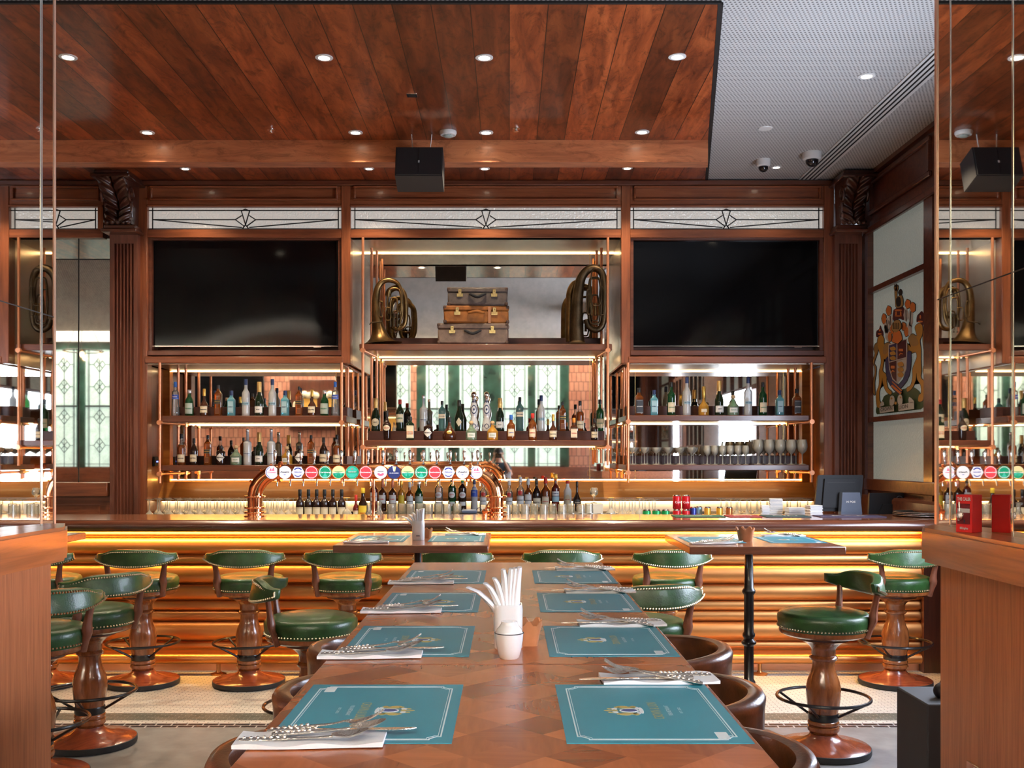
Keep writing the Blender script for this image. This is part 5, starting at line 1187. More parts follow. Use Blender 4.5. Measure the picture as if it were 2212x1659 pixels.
# ------------------------------------------------------------------ copper beer tower
YT = 7.62
def tz(py): return Z(py, YT)
def tx(px): return X(px, YT)
TW = thing('beer_tower', 'copper arch beer tower with sixteen round lit badges on the bar', 'beer tower', (tx(812), YT, 1.09))
def TA(b, n, m, par=None, lab=None, sharp=45):
    o = b.obj(n, m, par or TW, sharp)
    if par is None or par is TW: o.location = (-tx(812), -YT, -1.09)
    if lab: o['label'] = lab
    return o
r0 = .056; zc = tz(1019); xa, xb = tx(551), tx(1072); rb = .19
def elbow(xs, sg):
    pts = [(xs, YT, 1.09), (xs, YT, zc - rb)] + [(xs + sg * rb * (1 - cos(a)), YT, zc - rb + rb * sin(a)) for a in [pi / 2 * k / 10 for k in range(1, 11)]]
    return pts
b = MB(); P = elbow(xa, 1) + elbow(xb, -1)[::-1]; b.tube(P, r0, 20); TA(b, 'arch_pipe', ['copper'])
for xs in (xa, xb):
    for zz in (1.0925, zc - rb + .005, (1.09 + zc - rb) / 2 - .005, 1.12):
        b = MB(); b.lathe([(r0, -.006), (r0 + .022, -.006), (r0 + .024, 0), (r0 + .022, .006), (r0, .006)], 24, (xs, YT, zz)); TA(b, 'flange', ['copper'])
for xs, sg in ((xa + rb, 1), (xb - rb, -1)):
    b = MB(); b.T = Matrix.Translation((xs, YT, zc)) @ Matrix.Rotation(pi / 2, 4, 'Y'); b.lathe([(r0, -.008), (r0 + .022, -.008), (r0 + .022, .008), (r0, .008)], 24); b.T = None; TA(b, 'flange', ['copper'])
for xs, sg in ((xa, 1), (xb, -1)):
    for a in (.5, .95, 1.3):
        b = MB(); b.ball((xs + sg * (rb - (rb + r0 + .006) * cos(a)), YT - .01, zc - rb + (rb + r0 + .006) * sin(a)), .010, 0, 8, 5); TA(b, 'stud', ['copper'])
BP = [592, 620, 648, 677, 706, 735, 764, 793, 825, 853.5, 883, 912, 941, 970, 1000, 1029]
for n, c, e in (('bd_white', (.82, .84, .92), .55), ('bd_red', (.80, .07, .10), .5), ('bd_green', (.01, .36, .20), .5), ('bd_teal', (.06, .58, .46), .5), ('bd_navy', (.03, .05, .20), .5), ('bd_pink', (.85, .16, .30), .5), ('bd_blue', (.05, .08, .42), .5), ('bd_yellow', (.85, .78, .42), .5), ('bd_black', (.02, .02, .03), .3)):
    M[n] = plain(n, c, .35, 0, .5, c, e * .6)
BK = {
 'pink': ('bd_white', [('Crown', .0135, 0, 'bd_pink')], 'bd_pink'), 'asahi': ('bd_white', [('Asahi', .0145, .002, 'bd_black'), ('DRY', .006, -.017, 'bd_blue')], None), 'hex': ('bd_white', [('PERONI', .010, .001, 'bd_blue')], 'arcs'),
 'red': ('bd_red', [('Budweiser', .0125, 0, 'bd_white')], None), 'green': ('bd_green', [('Carlsberg', .0125, 0, 'bd_white')], 'bd_teal'), 'somersby': ('bd_yellow', [('SOMERSBY', .0085, .004, 'bd_green')], 'lower'),
 'teal': ('bd_teal', [('HEINEKEN', .0085, .003, 'bd_white')], 'star'), 'white_red': ('bd_white', [('SAPPORO', .007, .008, 'bd_black')], 'smile'), 'navy': ('bd_navy', [('GUINNESS', .0095, -.006, 'bd_white')], 'pint')}
bk = ['pink', 'asahi', 'hex', 'red', 'green', 'somersby', 'teal', 'red', 'white_red', 'navy', 'somersby', 'green', 'red', 'hex', 'asahi', 'pink']
def badge(kind):
    face, txt, deco = BK[kind]; hexa = kind == 'hex'; Rb = .0475; b = MB()
    b.T = Matrix.Rotation(pi / 2, 4, 'X')
    n = 6 if hexa else 32
    def pr(r, z0, z1, m): 
        off = 0 if hexa else 0
        b.prism([(r * cos(2 * pi * (k + off) / n), r * sin(2 * pi * (k + off) / n)) for k in range(n)], z0, z1, 'z', m)
    pr(Rb + .004, 0, .014, 0); pr(Rb, .014, .016, 1)
    mats = ['copper' if not hexa else 'chrome', face]; 
    def mi(m):
        if m not in mats: mats.append(m)
        return mats.index(m)
    def flat(poly, m, z=.0166): b.put([(x, y, z) for x, y in poly], [tuple(range(len(poly)))], mi(m))
    def arc(r0_, r1_, a0, a1, m): 
        A = [radians(a0 + (a1 - a0) * k / 10) for k in range(11)]
        for p, q in zip(A, A[1:]): flat([(r0_ * cos(p), r0_ * sin(p)), (r1_ * cos(p), r1_ * sin(p)), (r1_ * cos(q), r1_ * sin(q)), (r0_ * cos(q), r0_ * sin(q))], m)
    if deco == 'arcs': arc(.027, .036, 35, 145, 'bd_blue'); arc(.027, .033, 215, 325, 'bd_blue')
    if deco == 'lower': arc(0, .044, 190, 350, 'bd_green'); flat([(-.042, -.006), (.042, -.006), (.042, -.001), (-.042, -.001)], 'bd_white'); arc(0, .03, 200, 340, 'bd_teal')
    if deco == 'smile': arc(.012, .028, 200, 340, 'bd_pink'); 
    if deco == 'star': flat([(.006 * cos(2 * pi * k / 5 + 1.57) * (1 if k % 1 == 0 else .5), .024 + .006 * sin(2 * pi * k / 5 + 1.57)) for k in range(5)], 'bd_red'); flat([(-.04, -.006), (.04, -.006), (.04, .011), (-.04, .011)], 'bd_green', .0163); arc(.041, .046, 0, 360, 'bd_green')
    if deco == 'pint': flat([(-.012, .044), (.016, .042), (.008, .006), (-.004, .006)], 'bd_yellow'); flat([(-.012, .044), (.0, .044), (.0, .006), (-.004, .006)], 'bd_white', .0168)
    if deco == 'bd_pink': flat([(-.018, .010), (-.006, .034), (.0, .012)], 'bd_pink'); flat([(.0, .012), (.012, .038), (.02, .01)], 'bd_pink'); arc(.038, .042, 110, 250, 'bd_blue')
    if deco == 'bd_teal': arc(0, .036, 240, 300, 'bd_teal'); arc(.04, .044, 0, 360, 'bd_white')
    if kind == 'red': arc(.041, .045, 0, 360, 'bd_white')
    for (s_, size, dy, m) in txt: put_text(b, s_, size, lambda u, v: (u, v + dy, .0172), mi(m), bold=.0004, width=min(.078, len(s_) * size * .9))
    b.T = None
    return b.mesh('badge', mats, 45)
BM = {k: badge(k) for k in set(bk)}
th = MB(); th.lathe([(0, 0), (.010, 0), (.009, .012), (.005, .018), (.0055, .03), (.010, .05), (.013, .085), (.012, .10), (.006, .108), (0, .109)], 12); THM = th.mesh('tap_handle', ['chrome'], 60)
for k, (px, kd) in enumerate(zip(BP, bk)):
    o = bpy.data.objects.new('badge', BM[kd]); COL.objects.link(o); o.parent = TW; o.location = (tx(px) - tx(812), -r0 - .002, tz(1020) - 1.09)
    h = bpy.data.objects.new('tap_handle', THM); COL.objects.link(h); h.parent = TW; h.location = (tx(px + 3) - tx(812), -.02, zc + r0 - .002 - 1.09); h.rotation_euler.x = radians(-6)
    b = MB(); b.tube([(tx(px + 8), YT - .01, zc - r0 + .004), (tx(px + 8), YT - .02, zc - r0 - .05)], .006, 8); TA(b, 'spout', ['chrome'])
b = MB(); b.tube([(tx(807), YT, 1.09), (tx(807), YT, zc)], .012, 10); b.lathe([(0, 0), (.05, 0), (.05, .008), (0, .01)], 18, (tx(807), YT, 1.09)); TA(b, 'centre_support', ['copper'])

# ------------------------------------------------------------------ soft drink cans
def can(x, y, z, label, m, txt, tc, group, r=.033, h=.115):
    t = thing('drink_can', label, 'can', (x, y, z), R.uniform(-.3, .3), group)
    b = MB(); b.lathe([(r * .8, 0, 1), (r * .84, .003, 1), (r, .010, 0), (r, h - .010, 0), (r * .82, h - .001, 1), (r * .80, h, 1), (r * .76, h - .003, 1), (0, h - .004, 1)], 24); b.obj('can_body', [m, 'steel'], t)
    b = MB(); put_text(b, txt, .024, lambda u, v: ((r + .0006) * sin(u / r), -(r + .0006) * cos(u / r), h * .5 + v), 0, bold=.0006, width=min(.05, .018 * len(txt))); b.obj('can_lettering', [tc], t)
    return t
yc = 8.12
for k, px in enumerate((1397, 1418, 1438)): can(X(px, yc), yc, 1.0005, f"green soda can, {('left', 'middle', 'right')[k]} of the three on the service ledge", 'can_green', 'Sprite', 'white_lab', 'green soda cans')
for k, px in enumerate((1463, 1483)):
    for l in (0, 1): can(X(px, yc), yc + .02, 1.0005 + l * .1152, f"{('lower', 'upper')[l]} red cola can of the {('left', 'right')[k]} stack", 'can_red', 'Cola', 'white_lab', 'stacked red cola cans')
for k, (px, m, d, tx_) in enumerate(((1499, 'can_blue', 'dark blue', 'BULL'), (1512, 'can_cyan', 'silver and blue', 'BULL'))): can(X(px, yc) + k * .012, yc + .03 + k * .08, 1.0005, f'slim {d} energy drink can beside the red cans', m, tx_, 'red_cap', 'energy drink cans', .0265, .135)
for k, (px, m, d) in enumerate(((1530, 'can_gold', 'yellow'), (1556, 'can_gold', 'gold'), (1577, 'can_copper', 'copper coloured'))): can(X(px, yc), yc + .03, 1.0005, f'slim {d} tonic can in the row right of the energy drinks', m, 'TONIC', 'white_lab', 'tonic cans', .0265, .135)
# ------------------------------------------------------------------ coaster stacks, bar mats
def stack(px, top, w_, label, ncard=14, y=8.05, z=1.0005):
    t = thing('card_stack', label, 'coaster stack', (X(px, y), y, z), R.uniform(-.2, .2)); h = Z(top, y) - z; n = ncard
    for k in range(n):
        b = MB(); dx, dy = R.uniform(-.003, .003), R.uniform(-.003, .003); z0 = h * k / n; b.box(-w_ / 2 + dx, w_ / 2 + dx, -.045 + dy, .045 + dy, z0 + .0004, h * (k + 1) / n - .0004, 0, .001); b.obj('card', ['card'], t)
stack(1653, 1091, .06, 'short white card stack, leftmost by the green mat'); stack(1676, 1077, .10, 'tall grey-white card stack behind the others', 20, 8.2); stack(1717, 1096, .13, 'fanned grey card stack in the middle', 12)
stack(1758, 1091, .10, 'neat white card stack nearest the till', 16, 7.8, 1.0915 - .0915)
def bmat(px0, px1, label, m, txt):
    y0, y1 = 7.50, 7.72; x0, x1 = X(px0, 7.6), X(px1, 7.6); t = thing('bar_mat', label, 'bar mat', ((x0 + x1) / 2, (y0 + y1) / 2, 1.09)); hw = (x1 - x0) / 2
    b = MB(); b.box(-hw, hw, -.11, .11, .0005, .006, 0, .002); b.obj('mat_sheet', [m], t); b = MB(); put_text(b, txt, .07, lambda u, v: (u, v, .0066), 0, width=hw * 1.1); b.obj('mat_lettering', ['white_lab'], t)
bmat(1455, 1562, 'dark green bar mat in front of the red cans', 'mat_green', 'Carlsberg'); bmat(1570, 1640, 'red bar mat between the green mats', 'mat_red', 'Bud'); bmat(1648, 1745, 'dark teal bar mat in front of the card stacks', 'mat_teal', 'GIN'); bmat(1765, 1905, 'black and violet bar mat in front of the till', 'mat_black', 'BAR')
# ------------------------------------------------------------------ tills, printer, trays
y = 8.14; t = thing('till_screen', 'large black till monitor seen from behind with grey-blue stand', 'till', (X(1812, y), y, 1.0))
hw = (X(1863, y) - X(1757, y)) / 2; z0, z1 = .10, Z(1026, y) - 1.0
b = MB(); b.prism([(-hw * 1.0, z0), (hw * .88, z0), (hw * 1.0, z1 - .01), (hw * .97, z1), (-hw * .80, z1), (-hw * .84, z1 - .01)], 0, .03, 'y'); b.prism([(-hw * .7, z0 + .03), (hw * .6, z0 + .03), (hw * .75, z1 - .03), (-hw * .60, z1 - .03)], -.022, 0, 'y'); b.obj('monitor_casing', ['black'], t)
b = MB(); b.box(-hw * .5, hw * .62, -.024, -.022, z1 - .062, z1 - .055, 0); b.obj('vent_slot', ['black_line'], t)
b = MB(); cx = X(1829, y) - X(1812, y); b.prism([(cx - .082, 0), (cx + .098, 0), (cx + .072, Z(1063, y) - 1.0), (cx - .066, Z(1063, y) - 1.0)], -.10, -.026, 'y'); b.obj('stand', ['bluegrey'], t)
b = MB(); put_text(b, 'N POS', .022, lambda u, v: (cx + u, -.101, Z(1083, y) - 1 + v), 0, bold=.0008, width=.07); plab(b.obj('maker_mark', ['white'], t), 'small white mark')
b = MB(); b.box(-hw * .5, hw * .5, -.10, .06, 0, .012, 0, .004); b.obj('foot', ['black'], t)
y = 8.3; t = thing('till_screen', 'low wide black monitor seen from behind near the right pier', 'till', (X(1943, y), y, 1.0)); hw = (X(2012, y) - X(1878, y)) / 2; z1 = Z(1065, y) - 1.0
b = MB(); b.prism([(-hw, .02), (hw, .02), (hw * 1.02, z1), (-hw * .96, z1)], 0, .03, 'y'); b.prism([(-hw * .8, .02), (hw * .8, .02), (hw * .5, z1 - .09), (-hw * .55, z1 - .09)], -.02, 0, 'y'); b.box(-.06, .06, -.01, .02, 0, .02); b.obj('monitor_casing', ['black'], t)
b = MB(); b.T = Matrix.Translation((.0, -.002, z1 - .05)) @ Matrix.Rotation(pi / 2, 4, 'X'); b.lathe([(.022, 0), (.025, .002), (.028, 0)], 20); b.T = None; plab(b.obj('maker_mark', ['bluegrey'], t), 'round embossed mark')
b = MB(); b.box(-.09, .09, -.06, .10, 0, .01, 0, .003); b.obj('foot', ['black'], t)
y = 7.66
for k in range(3):
    t = thing('serving_tray', f"round black tray with beaded silver rim, {('bottom', 'middle', 'top')[k]} of the stack", 'tray', (X(1995, y), y, 1.0905 + k * .011), 0, 'stacked serving trays')
    b = MB(); b.lathe([(0, 0), (.19, 0), (.215, .010), (.213, .012), (.188, .003), (0, .003)], 40); b.obj('tray_dish', ['black'], t)
    b = MB(); b.tube([(.215 * cos(2 * pi * i / 48), .215 * sin(2 * pi * i / 48), .0105) for i in range(48)], .003, 6, closed=True); b.obj('beaded_rim', ['silver_orn'], t)
y = 8.12; t = thing('card_machine', 'low black receipt machine with cables under the vermouth bottles', 'receipt machine', (X(1003, y), y, 1.0))
b = MB(); b.prism([(-.13, 0), (.14, 0), (.145, .06), (.11, .085), (-.03, .09), (-.10, .06)], -.08, .08, 'y'); b.obj('machine_body', ['black'], t)
b = MB(); b.box(-.02, .10, -.05, .05, .088, .115, 0, .006); plab(b.obj('paper_cover', ['bluegrey'], t), 'grey raised cover')
b = MB(); b.tube(spl([(.08, 0, .10), (.12, 0, .13), (.16, -.02, .08), (.17, 0, .0)], 5), .003, 6); b.obj('cable', ['black'], t)
t = thing('rail_clamp', 'small bright copper clamp at the foot of the right beer column', 'tap fitting', (tx(1048), 7.52, 1.09)); b = MB(); b.lathe([(0, 0), (.02, 0), (.018, .03), (.024, .045), (.012, .06), (0, .062)], 14); b.tube(spl([(0, 0, .05), (.02, 0, .09), (.035, 0, .12)], 4), .006, 6); b.obj('clamp_body', ['copper'], t)

# ------------------------------------------------------------------ suitcases
YS = 9.19
def suitcase(px0, px1, top, bot, depth, rz, mat, hm, label, ledge=.25, y=YS, strap=False):
    x0, x1 = X(px0, y), X(px1, y); z0, z1 = Z(bot, y), Z(top, y); hw = (x1 - x0) / 2; h = z1 - z0; t = thing('suitcase', label, 'suitcase', ((x0 + x1) / 2, y + depth / 2, z0), rz, 'stacked vintage suitcases')
    D = depth / 2; zl = h * (1 - ledge)
    b = MB(); b.box(-hw + .004, hw - .004, -D + .004, D - .004, 0, zl, 0, .015); b.obj('case_base', [mat], t)
    b = MB(); b.box(-hw, hw, -D, D, zl - .006, h, 0, .018); b.obj('case_lid', [mat], t)
    for sx in (-.58, .55):
        b = MB(); b.box(sx * hw - .028, sx * hw + .028, -D - .004, -D, zl - .045, zl - .015, 0, .003); b.box(sx * hw - .014, sx * hw + .014, -D - .007, -D - .002, zl - .03, zl + .022, 0, .003); b.ball((sx * hw, -D - .006, zl + .005), .006, 0, 8, 4); b.obj('latch', ['brass'], t)
    b = MB(); zz = zl - .02; P = spl([(-.075, -D - .002, zz), (-.06, -D - .02, zz - .006), (0, -D - .028, zz - .03 if hm == 'black' else zz + .004), (.06, -D - .02, zz - .006), (.075, -D - .002, zz)], 5); b.tube(P, [.006 + .008 * sin(pi * i / (len(P) - 1)) for i in range(len(P))], 8); b.obj('handle', [hm], t)
    for sx in (-1, 1):
        for (za, zb) in ((0, .03), (h - .03, h)):
            b = MB(); b.box(sx * (hw - .03), sx * (hw + .0015), -D - .0015, -D + .04, za, zb, 0, .014); b.obj('corner_cap', ['case_cap'], t)
    if strap:
        b = MB(); b.box(hw * .36, hw * .44, -D - .003, -D, .0, h - .01, 0); plab(b.obj('edge_band', ['case_cap2'], t), 'light worn edge')
    return t
suitcase(944.5, 1098, 698, 743, .30, 0, 'case_grey', 'black', 'bottom suitcase of the stack, worn grey-brown fibre')
suitcase(956, 1098, 660, 698, .30, radians(3), 'case_tan', 'case_tan', 'middle suitcase of the stack, tan leather', strap=True)
suitcase(966, 1097, 620.5, 659.5, .30, 0, 'case_dark', 'black', 'top suitcase of the stack, dark grey with black handle')

# ------------------------------------------------------------------ old brass horns
def horn(label, pxs, ox, oz, sc_, mirror_, mat1, mat2, bell_r, big=False):
    """local units: px of the crop (8.29 px per picture px) mapped through ox, oz"""
    return
def H3(px, py, y): return (X(px, y), y, Z(py, y))
yh = 9.37
t = thing('brass_horn', 'smaller old brass euphonium standing on its bell left of the suitcases', 'brass horn', (X(830, yh), yh, Z(743, 9.15)))
def HA(b, n, m, tt, sharp=60): o = b.obj(n, m, tt, sharp); o.location = [-c for c in tt.location]; return o
zb = Z(743, 9.15)
b = MB(); P = spl([H3(822, 743.5, yh), H3(820, 725, yh), H3(816, 700, yh), H3(813, 670, yh), H3(812, 645, yh), H3(816, 622, yh), H3(826, 609, yh), H3(840, 605, yh), H3(856, 610, yh), H3(865, 624, yh), H3(868, 645, yh), H3(868, 680, yh), H3(862, 700, yh)], 6)
n = len(P); rr = []
for i in range(n):
    u = i / (n - 1); rr.append(.125 * math.exp(-u * 22) + .062 * math.exp(-u * 3.0) + .012)
b.tube(P, rr, 18); HA(b, 'main_bell_tube', ['bronze'], t)
b = MB(); P = spl([H3(838, 640, yh + .06), H3(842, 628, yh + .06), H3(858, 622, yh + .06), H3(872, 634, yh + .06), H3(876, 655, yh + .06), H3(876, 690, yh + .06), H3(870, 706, yh + .06), H3(856, 711, yh + .06), H3(845, 702, yh + .06), H3(842, 685, yh + .06)], 6); b.tube(P, [.030 - .014 * i / len(P) for i in range(len(P))], 14); HA(b, 'outer_branch', ['bronze'], t)
def ovals(tt, specs, m, name='inner_tube'):
    for (cx, cy, w_, h_, r, dy) in specs:
        b = MB(); pts = []
        for k in range(28):
            a = 2 * pi * k / 28; ca, sa = cos(a), sin(a); px = cx + w_ * math.copysign(abs(ca) ** .7, ca); py = cy + (h_ - w_) * math.copysign(min(1, abs(sa) * 1.25), sa) + w_ * sa; pts.append(H3(px, py, yh + dy))
        b.tube(pts, r, 8, closed=True); HA(b, name, [m], tt)
ovals(t, [(852, 655, 15, 32, .011, -.02), (851, 665, 8, 22, .008, -.05), (823, 668, 4.5, 17, .0055, -.07), (838, 678, 6, 14, .006, -.06), (856, 690, 9, 18, .007, -.04)], 'bronze')
for k in range(3):
    b = MB(); x = 843 + k * 7.5; p0 = H3(x, 690, yh - .05); b.tube([H3(x, 678, yh - .05), H3(x, 706, yh - .05)], .013, 10); b.tube([H3(x, 706, yh - .05), H3(x + 1, 716, yh - .05)], .003, 6); b.ball(H3(x + 1, 717, yh - .05), .008, 0, 8, 4); HA(b, 'valve', ['bronze_dark'], t)
b = MB(); b.tube(spl([H3(826, 684, yh - .06), H3(824, 694, yh - .07), H3(812, 696, yh - .08), H3(803, 697, yh - .09), H3(798, 701, yh - .09)], 5), .0055, 8); HA(b, 'mouthpipe', ['bronze_dark'], t)
t = thing('brass_horn', 'larger dark dented tuba standing on its wide bell right of the suitcases', 'brass horn', (X(1255, yh), yh, zb))
b = MB(); b.lathe([(.165, .012), (.172, .010), (.168, .006), (.10, .020), (.072, .030), (.066, .045), (.064, .012), (0, .012)], 36, (X(1247, yh), yh - .02, zb)); HA(b, 'bell_flare', ['bronze_dark'], t)
b = MB(); P = spl([H3(1246, 739, yh), H3(1245, 715, yh), H3(1245, 690, yh), H3(1246, 660, yh), H3(1250, 625, yh), H3(1255, 602, yh), H3(1266, 586, yh), H3(1282, 579, yh), H3(1297, 586, yh), H3(1304, 604, yh), H3(1306, 640, yh), H3(1305, 680, yh), H3(1300, 704, yh), H3(1287, 713, yh), H3(1272, 706, yh), H3(1266, 690, yh)], 6)
b.tube(P, [.070 - .030 * min(1, i / len(P) * 2.2) - .014 * i / len(P) for i in range(len(P))], 18); HA(b, 'main_bell_tube', ['bronze_dark'], t)
b = MB(); P = spl([H3(1232, 738, yh + .09), H3(1231, 700, yh + .09), H3(1231, 660, yh + .09), H3(1232, 632, yh + .09), H3(1240, 615, yh + .08), H3(1250, 612, yh + .05)], 6); b.tube(P, [.042 - .01 * i / len(P) for i in range(len(P))], 14); HA(b, 'outer_branch', ['bronze'], t)
ovals(t, [(1285, 650, 14, 50, .012, -.03), (1285, 665, 8, 28, .008, -.05), (1272, 652, 5, 27, .006, -.08), (1288, 620, 12, 40, .006, -.085), (1300, 650, 5, 30, .006, -.08)], 'bronze_dark')
for k in range(3):
    b = MB(); x = 1278 + k * 8; b.tube([H3(x, 655, yh - .06), H3(x, 682, yh - .06)], .014, 10); HA(b, 'valve', ['bronze'], t)
# ------------------------------------------------------------------ ceiling fittings
def downlight(px, py, d, z=CZ - .02, power=45, white=False, r=.055):
    Y = (z - H) * F / (PY - py); x = X(px, Y); t = thing('downlight', 'round recessed downlight ' + d, 'ceiling light', (x, Y, z), group='recessed downlights')
    b = MB(); b.lathe([(r * .62, 0), (r * .66, -.006), (r, -.004), (r, 0)], 28); b.obj('trim_ring', ['white'], t)
    b = MB(); b.lathe([(0, -.0005), (r * .62, -.0005), (r * .62, -.002), (0, -.002)], 24); b.obj('lamp_disc', ['lamp'], t)
    light('downlight_beam', 'SPOT', (x, Y, z - .02), power, (1, .80, .56), (0, 0, 0), spot=radians(105), blend=.8, radius=.03)
for px, py, d in ((147, 123, 'in the front row of the plank ceiling, beside the left pier'), (700, 124, 'in the front row of the plank ceiling, second from the left'), (1046, 124, 'in the front row of the plank ceiling, just right of centre'), (1463, 122, 'in the front row near the plank ceiling edge')): downlight(px, py, d)
for px, py, d in ((318, 286, 'just before the beam, leftmost'), (768, 286, 'just before the beam, left of the smoke detector'), (1050, 286, 'just before the beam, right of the smoke detector'), (1387, 285, 'just before the beam, rightmost')): downlight(px, py, d, power=110)
for px, py, d in ((400, 364, 'behind the beam, leftmost'), (797, 364, 'behind the beam by the speaker'), (1047, 364, 'behind the beam, over the middle shelf'), (1355, 363, 'behind the beam, rightmost')): downlight(px, py, d, power=36, r=.045)
downlight(1872, 164, 'in the white ceiling near the long air slot', z=CW, power=18); downlight(1677, 361, 'in the white ceiling between the two cameras', z=CW, power=8, r=.045)
for px, py, m, nm, d in ((585, 280, 'steel', 'sprinkler', 'left of the smoke detector'), (1115, 277, 'steel', 'sprinkler', 'right of the smoke detector')):
    z = CZ - .02; Y = (z - H) * F / (PY - py); t = thing(nm, 'small chrome sprinkler head ' + d, 'sprinkler', (X(px, Y), Y, z)); b = MB(); b.lathe([(.03, 0), (.03, -.004), (.012, -.006), (.010, -.02), (.018, -.022), (.018, -.025), (0, -.025)], 16); b.obj('sprinkler_head', [m], t)
z = CW; Y = (z - H) * F / (PY - 277); t = thing('sprinkler_cover', 'flat round white cover disc on the white ceiling', 'ceiling cover', (X(1653, Y), Y, z)); b = MB(); b.lathe([(0, -.006), (.05, -.006), (.055, 0)], 28); b.obj('cover_disc', ['white'], t)
z = CZ - .02; Y = (z - H) * F / (PY - 205); t = thing('ceiling_socket', 'small square steel plate on the plank ceiling', 'ceiling plate', (X(890, Y), Y, z)); b = MB(); b.box(-.035, .035, -.035, .035, -.006, 0, 0, .002); b.obj('plate', ['steel'], t); b = MB(); b.box(-.024, .024, -.022, .022, -.008, -.006, 0, .001); b.obj('plate_insert', ['black'], t)
Y = (z - H) * F / (PY - 284); t = thing('smoke_detector', 'round white smoke detector in front of the beam', 'smoke detector', (X(968, Y), Y, z))
b = MB(); b.lathe([(.064, 0), (.066, -.012), (.058, -.03), (0, -.034)], 32); b.obj('detector_body', ['white'], t)
b = MB(); b.lathe([(.034, -.0335), (.034, -.040), (.028, -.044), (0, -.044)], 24)
for k in range(6): a = k * pi / 3; b.box(.045 * cos(a) - .004, .045 * cos(a) + .004, .045 * sin(a) - .004, .045 * sin(a) + .004, -.034, -.030)
b.obj('vent_cap', ['grey_lab'], t)
# ceiling speaker hung in front of the beam
ys = 7.75; t = thing('ceiling_speaker', 'black box loudspeaker hanging tilted in front of the timber beam', 'speaker', (X(906, ys), ys, Z(318, ys)))
h_ = Z(320, ys) - Z(394, ys); hw = .178
b = MB(); b.T = Matrix.Rotation(radians(-18), 4, 'X'); b.prism([(-hw, -h_ * .96), (hw, -h_ * .96), (hw, 0), (-hw, 0)], 0, .22, 'y'); b.T = None; b.obj('cabinet', ['black_mat'], t)
b = MB(); b.T = Matrix.Rotation(radians(-18), 4, 'X'); b.prism([(-hw + .008, -h_ * .94), (hw - .008, -h_ * .94), (hw - .008, -.01), (-hw + .008, -.01)], -.012, 0, 'y'); b.box(-.002, .002, -.0135, -.012, -h_ * .9, -.02, 1); b.T = None; b.obj('grille', ['black_mesh', 'black'], t)
b = MB(); b.T = Matrix.Rotation(radians(-18), 4, 'X'); b.box(-.006, .006, -.016, -.012, -h_ * .55, -h_ * .48); b.T = None; plab(b.obj('badge', ['silver_lab'], t), 'tiny silver badge')
for sx in (-.06, .07):
    b = MB(); zc_ = CZ - .02 - Z(318, ys); b.tube([(sx * 1.2, .13, zc_), (sx, .11, -.01)], .004, 6); b.ball((sx, .10, .0), .014, 0, 8, 5); b.obj('hanger', ['white'], t)
# dome cameras on the white ceiling
for px, py, rs, d in ((1649, 345, .058, 'smaller white dome camera left of the small downlight'), (1754, 330, .075, 'larger white dome camera nearest the air slot')):
    z = CW; Y = (z - H) * F / (PY - py); t = thing('dome_camera', d, 'security camera', (X(px, Y), Y, z))
    b = MB(); b.lathe([(rs, 0), (rs * 1.02, -.02), (rs * .98, -.05), (rs * .8, -.06), (0, -.06)], 28); b.obj('camera_housing', ['white'], t)
    b = MB(); b.lathe([(rs * .70, -.058)] + [(rs * .70 * cos(a), -.066 - rs * .68 * sin(a)) for a in [pi / 2 * k / 8 for k in range(9)]], 24); b.obj('dome', ['black_gloss'], t)
# linear air slot
t = thing('air_slot', 'long linear slot diffuser in the white ceiling by the right wall', 'air vent', (2.68, 6.6, CW))
b = MB(); b.box(-.085, .085, -2.6, 2.6, -.008, 0, 0, .002); b.obj('frame', ['white'], t)
for k in range(4):
    b = MB(); b.box(-.066 + k * .036, -.052 + k * .036, -2.58, 2.58, -.0095, -.008, 0); b.obj('slot', ['black_line'], t)
b = MB(); b.box(2.62 + .45, 3.1 , 6.2, 6.6, CW - .012, CW); tag(b.obj('access_panel', ['white']), 'white access panel in the ceiling beside the air slot', 'ceiling panel')
# ------------------------------------------------------------------ mural window with coat of arms on the right wall
b = MB()
ZB1, ZB2 = 3.00, 1.86
xw = XR + .03
b.box(xw, xw + .02, 7.84, 9.12, 1.33, 3.55, 0); mw = b.obj('window_30', ['pebble_grey']); struct(mw, 'pebbled glass mural window')
b = MB()
for zz in (ZB1, ZB2): b.box(XR - .012, XR + .03, 7.84, 9.12, zz - .022, zz + .022, 0)
b.box(XR - .02, XR + .03, 7.70, 7.86, .9, 3.56, 0); b.box(XR - .02, XR + .03, 9.08, 9.16, 1.0, 3.56, 0); b.box(XR - .02, XR + .03, 7.6, 9.16, 3.54, 3.60, 0); b.box(XR - .03, XR + .03, 7.6, 9.16, 1.24, 1.34, 0, .006); b.box(XR - .10, XR + .03, 4, 9.16, 1.0, 1.20, 0, .02)
b.obj('window_frame', ['wood_mid'], mw)
crest = thing('coat_of_arms', 'painted coat of arms with two golden lions and crown on the right window', 'coat of arms', (XR - .0, 8.5, ZB2))
def cy_(px, py): Y = XR * F / (px - PX); return Y, H + (PY - py) * Y / F      # onto the wall plane
def K(u, v): return cy_(1860 + u / 4.882, 580 + v / 4.882)                    # from the detail view
lay = [0]
